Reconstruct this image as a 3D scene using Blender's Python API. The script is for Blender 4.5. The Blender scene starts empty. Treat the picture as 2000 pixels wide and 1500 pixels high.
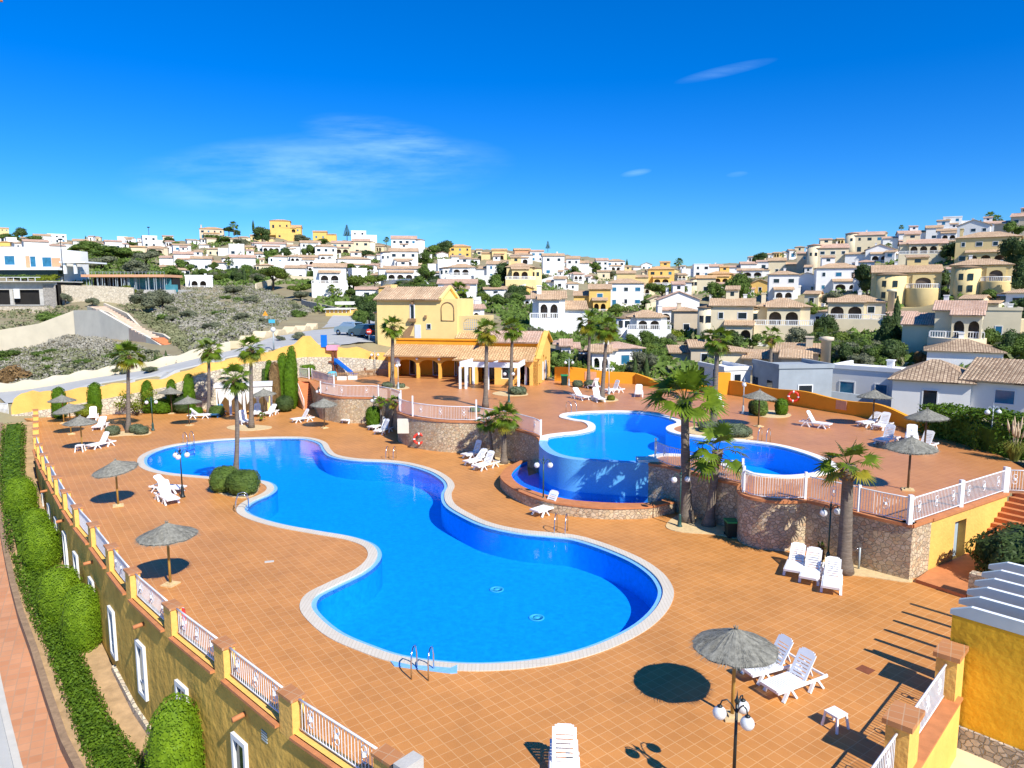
import bpy, math, random
from math import sin, cos, pi, radians, atan, atan2, tan, sqrt, hypot
from mathutils import Vector, Matrix
from mathutils.geometry import tessellate_polygon
random.seed(7)
S = bpy.context.scene
COL = S.collection
# ------------------------------------------------------------------ camera
F, CX, CY, TH, CAMZ = 1400.0, 1000.0, 750.0, atan(180/1400), 11.0
cam = bpy.data.cameras.new('camera')
cam.sensor_width = 36; cam.lens = 36*F/2000; cam.clip_end = 6000; cam.clip_start = .1
camo = bpy.data.objects.new('camera', cam); COL.objects.link(camo)
camo.location = (0, 0, CAMZ); camo.rotation_euler = (pi/2-TH, 0, 0)
S.camera = camo
# ------------------------------------------------------------------ light
SUN_AZ = Vector((.585, -.811)).normalized(); SUN_EL = radians(43)
sd = Vector((SUN_AZ.x*cos(SUN_EL), SUN_AZ.y*cos(SUN_EL), sin(SUN_EL)))
sl = bpy.data.lights.new('sun', 'SUN'); sl.energy = 4.4; sl.angle = radians(.5); sl.color = (1, .95, .86)
so = bpy.data.objects.new('sun', sl); COL.objects.link(so)
so.rotation_euler = sd.to_track_quat('Z', 'Y').to_euler(); so.location = (60, -60, 90)
S.view_settings.view_transform = 'Standard'; S.view_settings.look = 'None'
S.view_settings.exposure = .64; S.view_settings.gamma = 1
W = bpy.data.worlds.new('World'); S.world = W; W.use_nodes = True
def sky():
    nt = W.node_tree; N = nt.nodes; L = nt.links; N.clear()
    out = N.new('ShaderNodeOutputWorld'); bg = N.new('ShaderNodeBackground'); bg.inputs[1].default_value = .122
    st = N.new('ShaderNodeTexSky'); st.sky_type = 'NISHITA'; st.sun_disc = False
    st.sun_elevation = SUN_EL; st.sun_rotation = atan2(SUN_AZ.x, SUN_AZ.y); st.air_density = 1.0; st.dust_density = .1; st.ozone_density = 4.0
    hs = N.new('ShaderNodeHueSaturation'); hs.inputs['Saturation'].default_value = 1.5; hs.inputs['Value'].default_value = .98
    L.new(st.outputs[0], hs.inputs['Color'])
    tc = N.new('ShaderNodeTexCoord'); sp = N.new('ShaderNodeSeparateXYZ'); L.new(tc.outputs['Generated'], sp.inputs[0])
    def M(op, a, b=None, c=None):
        n = N.new('ShaderNodeMath'); n.operation = op
        for i, q in enumerate((a, b, c)):
            if q is None: continue
            if isinstance(q, (int, float)): n.inputs[i].default_value = q
            else: L.new(q, n.inputs[i])
        return n.outputs[0]
    yy = M('MAXIMUM', sp.outputs[1], .05)
    az = M('DIVIDE', sp.outputs[0], yy); el = M('DIVIDE', sp.outputs[2], yy)
    def blob(a0, e0, wa, we, slope=0):
        e = M('SUBTRACT', el, M('ADD', e0, M('MULTIPLY', M('SUBTRACT', az, a0), slope)))
        d = M('ADD', M('POWER', M('ABSOLUTE', M('DIVIDE', M('SUBTRACT', az, a0), wa)), 2), M('POWER', M('ABSOLUTE', M('DIVIDE', e, we)), 2))
        return M('MAXIMUM', M('SUBTRACT', 1, d), 0)
    def noise(sx, sy, sc, off, det=6):
        cb = N.new('ShaderNodeCombineXYZ'); L.new(M('MULTIPLY', az, sx), cb.inputs[0]); L.new(M('MULTIPLY', el, sy), cb.inputs[1]); cb.inputs[2].default_value = off
        n = N.new('ShaderNodeTexNoise'); n.inputs['Scale'].default_value = sc; n.inputs['Detail'].default_value = det; n.inputs['Roughness'].default_value = .62
        L.new(cb.outputs[0], n.inputs['Vector']); return n.outputs[0]
    def sm(x, a, b):
        n = N.new('ShaderNodeMapRange'); n.interpolation_type = 'SMOOTHSTEP'
        n.inputs[1].default_value = a; n.inputs[2].default_value = b; L.new(x, n.inputs[0]); return n.outputs[0]
    hz_ = N.new('ShaderNodeValToRGB'); e = hz_.color_ramp.elements; e[0].position = 0; e[0].color = (.30,.53,.86,1); e[1].position = .62; e[1].color = (.40,.71,.92,1); e2 = e.new(.16); e2.color = (.27,.57,.90,1)
    L.new(M('MAXIMUM', sp.outputs[2], 0), hz_.inputs[0]); ml = N.new('ShaderNodeMix'); ml.data_type = 'RGBA'; ml.blend_type = 'MULTIPLY'; ml.inputs[0].default_value = 1; L.new(hs.outputs[0], ml.inputs[6]); L.new(hz_.outputs[0], ml.inputs[7])
    n1 = sm(noise(1.2, 5, 4.5, 3.3), .36, .72); n2 = sm(noise(2, 16, 5, 8.1), .3, .8)
    big = M('MULTIPLY', blob(-.27, .160, .28, .055, .05), M('ADD', M('MULTIPLY', n1, .75), M('MULTIPLY', n2, .35)))
    fea = M('MULTIPLY', blob(-.17, .205, .12, .03, -.15), M('MULTIPLY', n2, .55))
    st1 = M('MULTIPLY', blob(.285, .292, .07, .008, .22), M('ADD', .25, n2))
    st2 = M('MULTIPLY', blob(.168, .160, .022, .005, .15), M('ADD', .5, n2))
    st3 = M('MULTIPLY', blob(.305, .158, .016, .004, .1), M('ADD', .3, n2))
    low = M('MULTIPLY', blob(-.2, .085, .22, .02), M('MULTIPLY', n1, .5))
    m = M('ADD', M('ADD', big, fea), M('ADD', M('MULTIPLY', st1, .3), M('ADD', M('MULTIPLY', st2, .5), M('ADD', M('MULTIPLY', st3, .45), low))))
    m = M('MINIMUM', M('MULTIPLY', m, .28), .5)
    mx = N.new('ShaderNodeMix'); mx.data_type = 'RGBA'; L.new(m, mx.inputs[0]); L.new(ml.outputs[2], mx.inputs[6]); mx.inputs[7].default_value = (4.9, 7.4, 8.8, 1)
    L.new(mx.outputs[2], bg.inputs[0]); L.new(bg.outputs[0], out.inputs[0])
sky()
# ------------------------------------------------------------------ picking points of the place from its picture
def ray(px, py):
    dx = (px-CX)/F; dy = -(py-CY)/F
    return (dx, cos(TH)+dy*sin(TH), -sin(TH)+dy*cos(TH))
def P(px, py, z=0.0):
    d = ray(px, py); t = (z-CAMZ)/d[2]; return Vector((d[0]*t, d[1]*t, z))
def D(px, py, Y):
    d = ray(px, py); t = Y/d[1]; return Vector((d[0]*t, Y, CAMZ+d[2]*t))
def zc(Y, py):
    return D(1000, py, Y).z
def depth(p): return p[1]*cos(TH)+(CAMZ-p[2])*sin(TH)
def to_px(q): d = depth(q); return (CX+F*q[0]/d, CY-F*((q[2]-CAMZ)*cos(TH)+q[1]*sin(TH))/d)
def srgb(r, g, b):
    f = lambda c: (c/255/12.92 if c/255 <= .04045 else ((c/255+.055)/1.055)**2.4)
    return (f(r), f(g), f(b))
# ------------------------------------------------------------------ meshes
class MB:
    def __init__(s): s.v = []; s.f = []; s.m = []; s.sm = []; s.uv = {}
    def add(s, vs, fs, mi=0, sm=False, uv=None):
        o = len(s.v); s.v += [tuple(v) for v in vs]
        for k, f in enumerate(fs):
            if uv: s.uv[len(s.f)] = [uv[i] for i in f]
            s.f.append(tuple(i+o for i in f)); s.m.append(mi); s.sm.append(sm)
        return s
    def box(s, x0, x1, y0, y1, z0, z1, mi=0):
        return s.add([(x0,y0,z0),(x1,y0,z0),(x1,y1,z0),(x0,y1,z0),(x0,y0,z1),(x1,y0,z1),(x1,y1,z1),(x0,y1,z1)],
              [(0,3,2,1),(4,5,6,7),(0,1,5,4),(1,2,6,5),(2,3,7,6),(3,0,4,7)], mi)
    def beam(s, a, b, w, h, mi=0, up=None):          # rectangular bar centred on a-b
        a = Vector(a); b = Vector(b); d = (b-a).normalized()
        u = Vector(up) if up else (Vector((0,0,1)) if abs(d.z) < .95 else Vector((0,1,0)))
        x = d.cross(u).normalized(); y = x.cross(d)
        vs = [p+x*sx*w/2+y*sy*h/2 for p in (a, b) for sx, sy in ((-1,-1),(1,-1),(1,1),(-1,1))]
        return s.add(vs, [(3,2,1,0),(4,5,6,7),(0,1,5,4),(1,2,6,5),(2,3,7,6),(3,0,4,7)], mi)
    def tube(s, pts, r, n=6, mi=0, sm=True, cap=True):
        pts = [Vector(p) for p in pts]; k = len(pts); rs = r if isinstance(r, (list, tuple)) else [r]*k
        vs = []; px = None
        for i, p in enumerate(pts):
            d = (pts[min(i+1, k-1)]-pts[max(i-1, 0)]).normalized()
            if px is None: px = d.orthogonal().normalized()
            px = (px-d*px.dot(d)).normalized(); py = d.cross(px)
            for j in range(n):
                a = 2*pi*j/n; vs.append(p+(px*cos(a)+py*sin(a))*rs[i])
        fs = [(i*n+j, i*n+(j+1)%n, (i+1)*n+(j+1)%n, (i+1)*n+j) for i in range(k-1) for j in range(n)]
        if cap: fs += [tuple(range(n))[::-1], tuple((k-1)*n+j for j in range(n))]
        return s.add(vs, fs, mi, sm)
    def lathe(s, prof, n=16, c=(0,0,0), mi=0, sm=True):
        vs = []; fs = []
        for r, z in prof:
            for j in range(n):
                a = 2*pi*j/n; vs.append((c[0]+r*cos(a), c[1]+r*sin(a), c[2]+z))
        for i in range(len(prof)-1):
            for j in range(n): fs.append((i*n+j, i*n+(j+1)%n, (i+1)*n+(j+1)%n, (i+1)*n+j))
        fs.append(tuple(range(n))[::-1]); fs.append(tuple((len(prof)-1)*n+j for j in range(n)))
        return s.add(vs, fs, mi, sm)
    def ball(s, c, r, n=12, mi=0, sz=1.0):
        k = n//2
        return s.lathe([(max(r*sin(pi*i/k), .001), -r*sz*cos(pi*i/k)) for i in range(k+1)], n, c, mi)
    def prism(s, poly, z0, z1, mi=0, top=True, bottom=False, mside=None, sm=False, holes=()):
        loops = [[tuple(p[:2]) for p in l] for l in [poly]+list(holes)]
        flat = [p for l in loops for p in l]; n = len(flat)
        tri = tessellate_polygon([[Vector((p[0], p[1], 0)) for p in l] for l in loops])
        tris = []
        for t in tri:
            a, b, c = (flat[i] for i in t)
            if (b[0]-a[0])*(c[1]-a[1])-(b[1]-a[1])*(c[0]-a[0]) < 0: t = (t[0], t[2], t[1])
            tris.append(tuple(t))
        if top: s.add([(p[0],p[1],z1) for p in flat], tris, mi)
        if bottom: s.add([(p[0],p[1],z0) for p in flat], [t[::-1] for t in tris], mi)
        ms = mi if mside is None else mside
        if ms >= 0 and z1 > z0:
            for l in loops:
                k = len(l)
                s.add([(p[0],p[1],z0) for p in l]+[(p[0],p[1],z1) for p in l], [(i,(i+1)%k,k+(i+1)%k,k+i) for i in range(k)], ms, sm)
        return s
    def strip(s, pts, t, z0, z1, mi=0, sm=False, off=0.0):   # wall of thickness t along a 2-D polyline; z0, z1 numbers or lists
        n = len(pts); p2 = [Vector((p[0], p[1])) for p in pts]; L = []; R = []
        for i in range(n):
            d1 = (p2[i]-p2[i-1]).normalized() if i else None; d2 = (p2[i+1]-p2[i]).normalized() if i < n-1 else None
            d = ((d1 or d2)+(d2 or d1)).normalized(); nn = Vector((-d.y, d.x)); k = 1/max(.5, nn.dot(Vector((-(d2 or d1).y, (d2 or d1).x))))
            L.append(p2[i]+nn*(off+t/2)*k); R.append(p2[i]+nn*(off-t/2)*k)
        g = lambda z, i: z[i] if isinstance(z, (list, tuple)) else z
        vs = []
        for i in range(n): vs += [(L[i].x,L[i].y,g(z0,i)),(R[i].x,R[i].y,g(z0,i)),(R[i].x,R[i].y,g(z1,i)),(L[i].x,L[i].y,g(z1,i))]
        # separate faces so that smooth sides keep crisp tops
        for a, b in ((0,1),(1,2),(2,3),(3,0)):
            vv = []
            for i in range(n): vv += [vs[4*i+a], vs[4*i+b]]
            s.add(vv, [(2*i, 2*i+1, 2*i+3, 2*i+2)[::-1] for i in range(n-1)], mi, sm)
        s.add(vs[:4], [(0,1,2,3)], mi); s.add(vs[-4:], [(3,2,1,0)], mi)
        return s
    def panel(s, o, ux, w, h, holes, t, mi=0, outline=None):  # upright slab with openings; o lower-left corner, ux along, thickness goes to the left of ux
        o = Vector(o); ux = Vector(ux).normalized(); uz = Vector((0,0,1)); un = uz.cross(ux)
        loops = [outline or [(0,0),(w,0),(w,h),(0,h)]]+[list(x) for x in holes]
        flat = [p for l in loops for p in l]; n = len(flat)
        tri = []
        for q in tessellate_polygon([[Vector((p[0], p[1], 0)) for p in l] for l in loops]):
            a, b, c = (flat[i] for i in q)
            tri.append(tuple(q) if (b[0]-a[0])*(c[1]-a[1])-(b[1]-a[1])*(c[0]-a[0]) > 0 else (q[0], q[2], q[1]))
        A = [o+ux*p[0]+uz*p[1] for p in flat]; B = [p+un*t for p in A]
        s.add(A, tri, mi); s.add(B, [q[::-1] for q in tri], mi)
        k0 = 0
        for l in loops:
            k = len(l)
            s.add([A[k0+i] for i in range(k)]+[B[k0+i] for i in range(k)], [(i,(i+1)%k,k+(i+1)%k,k+i) for i in range(k)], mi); k0 += k
        return s
    def roof(s, a, b, c, d, rib=0.0, pitch=.27, t=.12, mi=0):   # a-b eave, d-c ridge
        a, b, c, d = (Vector(q) for q in (a, b, c, d)); n = (b-a).cross(d-a).normalized(); u = (b-a).normalized(); v = n.cross(u)
        uvf = lambda p: ((p-a).dot(v), (p-a).dot(u))
        if rib > 0:
            L = (b-a).length; k = max(2, int(L/pitch))*4; vs = []; uv = []
            for i in range(k+1):
                q = i/k; h = n*(rib*abs(sin(pi*i/4)))
                for e in (a.lerp(b, q), d.lerp(c, q)): vs.append(e+h+n*t); uv.append(uvf(e))
            s.add(vs, [(2*i, 2*i+2, 2*i+3, 2*i+1) for i in range(k)], mi, True, uv)
        else:
            s.add([p+n*t for p in (a,b,c,d)], [(0,1,2,3)], mi, False, [uvf(p) for p in (a,b,c,d)])
        s.add([a,b,c,d], [(3,2,1,0)], mi, False, [uvf(p) for p in (a,b,c,d)])
        q = [a,b,c,d]
        for i in range(4):
            e, g = q[i], q[(i+1)%4]
            if (e-g).length > .01: s.add([e,g,g+n*t,e+n*t], [(0,1,2,3)], mi, False, [(0,0),(.3,0),(.3,.1),(0,.1)])
        return s
    def build(s, name, mats, parent=None, org=None, loc=None, rz=0):
        me = bpy.data.meshes.new(name)
        o3 = org or (0,0,0)
        me.from_pydata([(v[0]-o3[0], v[1]-o3[1], v[2]-o3[2]) for v in s.v], [], s.f)
        if not isinstance(mats, (list, tuple)): mats = [mats]
        for q in mats: me.materials.append(q)
        me.polygons.foreach_set('material_index', s.m); me.polygons.foreach_set('use_smooth', s.sm)
        if s.uv:
            ul = me.uv_layers.new(name='UVMap'); data = [0.0]*(2*len(me.loops)); k = 0
            for i, f in enumerate(s.f):
                u = s.uv.get(i)
                for j in range(len(f)):
                    if u: data[2*k], data[2*k+1] = u[j]
                    k += 1
            ul.data.foreach_set('uv', data)
        me.update()
        o = bpy.data.objects.new(name, me); COL.objects.link(o)
        if parent: o.parent = parent
        if loc is not None: o.location = loc
        elif org is not None and parent is None: o.location = org
        if rz: o.rotation_euler = (0,0,rz)
        return o
def tag(o, label=None, cat=None, group=None, kind=None):
    if label: o['label'] = label
    if cat: o['category'] = cat
    if group: o['group'] = group
    if kind: o['kind'] = kind
    return o
def thing(name, label, cat, loc=(0,0,0), rz=0, group=None):
    o = bpy.data.objects.new(name, None); COL.objects.link(o); o.empty_display_size = .2
    o.location = loc; o.rotation_euler = (0,0,rz); return tag(o, label, cat, group)
def dup(root, loc, rz=0, label=None, group=None, sc=None):
    def cp(o, par):
        c = o.copy(); COL.objects.link(c)
        if par: c.parent = par
        for ch in list(o.children): cp(ch, c)
        return c
    r = cp(root, None); r.location = loc; r.rotation_euler = (0,0,rz)
    if sc: r.scale = sc if isinstance(sc, (list, tuple)) else (sc,)*3
    if label: r['label'] = label
    if group: r['group'] = group
    return r
class Kit:                                           # a proto thing: the first use moves it, later uses copy it
    def __init__(s, root): s.root = root; s.used = False
    def put(s, loc, rz=0, label=None, group=None, sc=None):
        if not s.used:
            s.used = True; r = s.root; s.keep = None
            r.location = loc; r.rotation_euler = (0,0,rz)
            if sc: r.scale = sc if isinstance(sc, (list, tuple)) else (sc,)*3
            if label: r['label'] = label
            if group: r['group'] = group
            return r
        return dup(s.root, loc, rz, label, group, sc or 1)
# ------------------------------------------------------------------ materials
def mat(name, c, rough=.75, var=.1, vs=1.5, c2=None, bump=0, bs=30, spec=.3, metal=0, trans=0, rnd=0, stretch=None):
    m = bpy.data.materials.new(name); m.use_nodes = True; nt = m.node_tree; N = nt.nodes; L = nt.links
    b = N['Principled BSDF']; b.inputs['Roughness'].default_value = rough; b.inputs['Metallic'].default_value = metal
    b.inputs['Specular IOR Level'].default_value = spec
    tc = N.new('ShaderNodeTexCoord'); co = tc.outputs['Object']
    if stretch:
        mp = N.new('ShaderNodeMapping'); mp.inputs['Scale'].default_value = stretch; L.new(co, mp.inputs[0]); co = mp.outputs[0]
    nz = N.new('ShaderNodeTexNoise'); nz.inputs['Scale'].default_value = vs; nz.inputs['Detail'].default_value = 6; nz.inputs['Roughness'].default_value = .6; L.new(co, nz.inputs['Vector'])
    rp = N.new('ShaderNodeValToRGB'); rp.color_ramp.elements[0].position = .3; rp.color_ramp.elements[1].position = .7
    a = tuple(min(1, x*(1-var)) for x in c); d = c2 or tuple(min(1, x*(1+var)) for x in c)
    rp.color_ramp.elements[0].color = (*a, 1); rp.color_ramp.elements[1].color = (*d, 1)
    L.new(nz.outputs[0], rp.inputs[0]); src = rp.outputs[0]
    if rnd:
        oi = N.new('ShaderNodeObjectInfo'); mr = N.new('ShaderNodeMapRange'); mr.inputs[3].default_value = 1-rnd; mr.inputs[4].default_value = 1+rnd
        L.new(oi.outputs['Random'], mr.inputs[0]); hv = N.new('ShaderNodeHueSaturation'); L.new(mr.outputs[0], hv.inputs['Value']); L.new(src, hv.inputs['Color']); src = hv.outputs[0]
    L.new(src, b.inputs['Base Color'])
    if bump:
        n2 = N.new('ShaderNodeTexNoise'); n2.inputs['Scale'].default_value = bs; n2.inputs['Detail'].default_value = 5; L.new(co, n2.inputs['Vector'])
        bp = N.new('ShaderNodeBump'); bp.inputs['Strength'].default_value = min(1, bump); bp.inputs['Distance'].default_value = .05*max(1, bump); L.new(n2.outputs[0], bp.inputs['Height']); L.new(bp.outputs[0], b.inputs['Normal'])
    if trans:
        t = N.new('ShaderNodeBsdfTranslucent'); L.new(src, t.inputs[0]); ad = N.new('ShaderNodeMixShader'); ad.inputs[0].default_value = trans
        L.new(b.outputs[0], ad.inputs[1]); L.new(t.outputs[0], ad.inputs[2]); L.new(ad.outputs[0], N['Material Output'].inputs[0])
    return m
def brickmat(name, c1, c2, mortar, w, h, ms, rot=0, offset=0, uv=False, rough=.6, spec=.3, blot=.12, sheen=None):
    m = bpy.data.materials.new(name); m.use_nodes = True; nt = m.node_tree; N = nt.nodes; L = nt.links; b = N['Principled BSDF']
    b.inputs['Roughness'].default_value = rough; b.inputs['Specular IOR Level'].default_value = spec
    tc = N.new('ShaderNodeTexCoord'); mp = N.new('ShaderNodeMapping'); mp.inputs['Rotation'].default_value = (0,0,-rot); L.new(tc.outputs['UV' if uv else 'Object'], mp.inputs[0])
    br = N.new('ShaderNodeTexBrick'); br.offset = offset; br.squash = 1; L.new(mp.outputs[0], br.inputs['Vector'])
    for k, q in (('Color1', c1), ('Color2', c2), ('Mortar', mortar)): br.inputs[k].default_value = (*q, 1)
    br.inputs['Scale'].default_value = 1; br.inputs['Mortar Size'].default_value = ms; br.inputs['Mortar Smooth'].default_value = .2
    br.inputs['Brick Width'].default_value = w; br.inputs['Row Height'].default_value = h
    nz = N.new('ShaderNodeTexNoise'); nz.inputs['Scale'].default_value = .35; nz.inputs['Detail'].default_value = 7; nz.inputs['Roughness'].default_value = .65; L.new(tc.outputs['Object'], nz.inputs['Vector'])
    mr = N.new('ShaderNodeMapRange'); mr.inputs[1].default_value = .3; mr.inputs[2].default_value = .7; mr.inputs[3].default_value = 1-blot; mr.inputs[4].default_value = 1+blot; L.new(nz.outputs[0], mr.inputs[0])
    hv = N.new('ShaderNodeHueSaturation'); L.new(mr.outputs[0], hv.inputs['Value']); L.new(br.outputs[0], hv.inputs['Color']); L.new(hv.outputs[0], b.inputs['Base Color'])
    bp = N.new('ShaderNodeBump'); bp.inputs['Strength'].default_value = .3; bp.inputs['Distance'].default_value = .01; bp.invert = True; L.new(br.outputs['Fac'], bp.inputs['Height']); L.new(bp.outputs[0], b.inputs['Normal'])
    return m
def stonemat(name, cols, mortar, scale=3.0, edge=.05, zs=1.25):
    m = bpy.data.materials.new(name); m.use_nodes = True; nt = m.node_tree; N = nt.nodes; L = nt.links; b = N['Principled BSDF']; b.inputs['Roughness'].default_value = .9; b.inputs['Specular IOR Level'].default_value = .15
    tc = N.new('ShaderNodeTexCoord'); mp = N.new('ShaderNodeMapping'); mp.inputs['Scale'].default_value = (scale, scale, scale*zs); L.new(tc.outputs['Object'], mp.inputs[0])
    nz = N.new('ShaderNodeTexNoise'); nz.inputs['Scale'].default_value = 1.4; L.new(mp.outputs[0], nz.inputs['Vector'])
    ad = N.new('ShaderNodeMix'); ad.data_type = 'RGBA'; ad.blend_type = 'LINEAR_LIGHT'; ad.inputs[0].default_value = .18; L.new(mp.outputs[0], ad.inputs[6]); L.new(nz.outputs['Color'], ad.inputs[7])
    v1 = N.new('ShaderNodeTexVoronoi'); v1.feature = 'DISTANCE_TO_EDGE'; v1.inputs['Scale'].default_value = 1; L.new(ad.outputs[2], v1.inputs['Vector'])
    v2 = N.new('ShaderNodeTexVoronoi'); v2.feature = 'F1'; v2.inputs['Scale'].default_value = 1; L.new(ad.outputs[2], v2.inputs['Vector'])
    sp = N.new('ShaderNodeSeparateColor'); L.new(v2.outputs['Color'], sp.inputs[0])
    rp = N.new('ShaderNodeValToRGB'); e = rp.color_ramp.elements
    while len(e) < len(cols): e.new(.5)
    for i, c in enumerate(cols): e[i].position = i/(len(cols)-1); e[i].color = (*c, 1)
    L.new(sp.outputs[0], rp.inputs[0])
    mr = N.new('ShaderNodeMapRange'); mr.interpolation_type = 'SMOOTHSTEP'; mr.inputs[1].default_value = edge*.3; mr.inputs[2].default_value = edge*1.6; L.new(v1.outputs[0], mr.inputs[0])
    n3 = N.new('ShaderNodeTexNoise'); n3.inputs['Scale'].default_value = 9; n3.inputs['Detail'].default_value = 5; L.new(tc.outputs['Object'], n3.inputs['Vector'])
    m3 = N.new('ShaderNodeMapRange'); m3.inputs[3].default_value = .72; m3.inputs[4].default_value = 1.28; L.new(n3.outputs[0], m3.inputs[0])
    mx = N.new('ShaderNodeMix'); mx.data_type = 'RGBA'; L.new(mr.outputs[0], mx.inputs[0]); mx.inputs[6].default_value = (*mortar, 1); L.new(rp.outputs[0], mx.inputs[7])
    hv = N.new('ShaderNodeHueSaturation'); L.new(m3.outputs[0], hv.inputs['Value']); L.new(mx.outputs[2], hv.inputs['Color']); L.new(hv.outputs[0], b.inputs['Base Color'])
    bp = N.new('ShaderNodeBump'); bp.inputs['Strength'].default_value = .8; bp.inputs['Distance'].default_value = .05; L.new(mr.outputs[0], bp.inputs['Height']); L.new(bp.outputs[0], b.inputs['Normal'])
    return m
def watermat(name, tint, rough=.02, bs=5, bstr=.06):
    m = bpy.data.materials.new(name); m.use_nodes = True; nt = m.node_tree; N = nt.nodes; L = nt.links; N.clear()
    out = N.new('ShaderNodeOutputMaterial'); tr = N.new('ShaderNodeBsdfTransparent'); tr.inputs[0].default_value = (*tint, 1)
    gl = N.new('ShaderNodeBsdfGlossy'); gl.inputs['Roughness'].default_value = rough; gl.inputs[0].default_value = (1,1,1,1)
    fr = N.new('ShaderNodeFresnel'); fr.inputs[0].default_value = 1.27; mx = N.new('ShaderNodeMixShader')
    tc = N.new('ShaderNodeTexCoord'); nz = N.new('ShaderNodeTexNoise'); nz.inputs['Scale'].default_value = bs; nz.inputs['Detail'].default_value = 4; L.new(tc.outputs['Object'], nz.inputs['Vector'])
    bp = N.new('ShaderNodeBump'); bp.inputs['Strength'].default_value = bstr; bp.inputs['Distance'].default_value = .05; L.new(nz.outputs[0], bp.inputs['Height'])
    L.new(bp.outputs[0], gl.inputs['Normal']); L.new(bp.outputs[0], fr.inputs['Normal'])
    L.new(fr.outputs[0], mx.inputs[0]); L.new(tr.outputs[0], mx.inputs[1]); L.new(gl.outputs[0], mx.inputs[2]); L.new(mx.outputs[0], out.inputs[0])
    return m
TR = radians(36)
M = {}
M['deck'] = brickmat('terracotta_paving', (.56,.24,.062), (.505,.212,.052), (.64,.35,.14), .33, .33, .011, TR, 0, rough=.5, spec=.4, blot=.15)
M['deck2'] = brickmat('terracotta_paving_upper', (.53,.225,.075), (.49,.20,.064), (.59,.30,.125), .33, .33, .010, TR, 0, rough=.42, spec=.35)
M['terra'] = mat('terracotta', (.52,.2,.075), .7, .15, 3, bump=.1)
M['terracap'] = brickmat('terracotta_caps', (.5,.22,.085), (.42,.17,.06), (.5,.3,.16), .3, .3, .012, .2, 0)
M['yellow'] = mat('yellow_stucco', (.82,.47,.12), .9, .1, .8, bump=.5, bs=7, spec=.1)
M['yellow4'] = mat('deep_yellow_stucco', (.74,.43,.035), .95, .12, .9, bump=.6, bs=5, spec=.08)
M['yellow3'] = mat('amber_stucco', (.80,.44,.085), .9, .08, .7, bump=.5, bs=7, spec=.1)
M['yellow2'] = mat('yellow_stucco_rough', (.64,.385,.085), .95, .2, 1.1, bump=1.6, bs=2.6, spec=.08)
M['ochre'] = mat('ochre_stucco', (.8,.34,.03), .9, .07, .7, bump=.3, bs=8, spec=.1)
M['paleyellow'] = mat('pale_yellow_stucco', (.86,.64,.26), .9, .06, .7, spec=.1)
M['cream'] = mat('cream_stucco', (.72,.62,.42), .9, .07, .6, spec=.1, rnd=.06)
M['creamy'] = mat('yellow_cream_stucco', (.72,.56,.27), .9, .07, .6, spec=.1, rnd=.06)
M['beige'] = mat('beige_stucco', (.60,.50,.36), .9, .07, .6, spec=.1, rnd=.06)
M['white'] = mat('white_stucco', (.80,.79,.75), .9, .05, .6, spec=.1, rnd=.04)
M['gold'] = mat('golden_stucco', (.78,.5,.15), .9, .07, .6, spec=.1)
M['grey'] = mat('grey_render', (.33,.37,.40), .9, .1, .8, spec=.1)
M['concrete'] = mat('concrete', (.52,.50,.45), .95, .15, 1.2, bump=.2, bs=12, spec=.1)
M['beigewall'] = mat('beige_render', (.68,.60,.44), .95, .08, .5, spec=.1)
M['greywall'] = mat('grey_beige_render', (.66,.61,.50), .95, .08, .5, spec=.1)
M['stone'] = stonemat('rubble_stone', [(.50,.36,.2),(.62,.5,.32),(.42,.31,.2),(.66,.54,.36),(.50,.32,.18),(.58,.48,.34)], (.40,.32,.22), 5.2)
M['stone2'] = stonemat('pale_dry_stone', [(.60,.52,.38),(.68,.6,.46),(.5,.42,.3),(.7,.62,.48)], (.42,.37,.29), 3.0)
M['stone3'] = stonemat('grey_stone', [(.40,.37,.32),(.5,.46,.4),(.3,.28,.25),(.46,.42,.36)], (.24,.22,.19), 5)
M['coping'] = brickmat('pool_coping', (.62,.56,.46), (.585,.525,.425), (.55,.49,.39), .12, .9, .02, 0, 0, rough=.7, blot=.06)
M['copingw'] = mat('white_coping', (.80,.76,.68), .7, .06, 2)
M['rimblue'] = mat('blue_rim_tiles', (.20,.46,.80), .4, .1, 8, spec=.5)
M['basin'] = mat('blue_mosaic', (.003,.30,.83), .5, .1, 5, c2=(.005,.36,.93), spec=.3)  # tone noise imitates caustic light mottling on the blue tiles
M['basin2'] = mat('blue_mosaic_upper', (.004,.34,.90), .5, .08, 5, spec=.3)
M['infwall'] = mat('blue_wall_mosaic', (.12,.40,.66), .5, .14, 14, spec=.3)
M['water'] = watermat('pool_water', (.72,.94,1.0), bs=2.6, bstr=.14)
M['water2'] = watermat('catch_water', (.45,.72,.95), bs=3)
M['whitemetal'] = mat('white_metal', (.80,.80,.79), .4, .04, 3, spec=.5)
M['resin'] = mat('white_resin', (.84,.84,.83), .38, .03, 3, spec=.5)
M['blueresin'] = mat('blue_resin', (.03,.14,.30), .4, .06, 3, spec=.5)
M['steel'] = mat('steel', (.6,.62,.64), .2, .05, 3, metal=1)
M['blackmetal'] = mat('black_metal', (.015,.022,.022), .4, .1, 4, spec=.5)
M['greenmetal'] = mat('green_metal', (.02,.07,.06), .4, .1, 4, spec=.5)
M['greymetal'] = mat('grey_metal', (.36,.42,.44), .4, .08, 4, spec=.5)
M['globe'] = mat('opal_glass', (.86,.86,.84), .15, .02, 3, spec=.6, trans=.25)
M['thatch'] = mat('thatch', (.26,.25,.205), .95, .35, 9, bump=.6, bs=60, spec=.05, stretch=(1,1,.3))
M['polewood'] = mat('pole_wood', (.45,.27,.06), .7, .15, 6, stretch=(3,3,.5))
M['poledark'] = mat('dark_pole_wood', (.16,.10,.05), .7, .2, 6, stretch=(3,3,.5))
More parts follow.
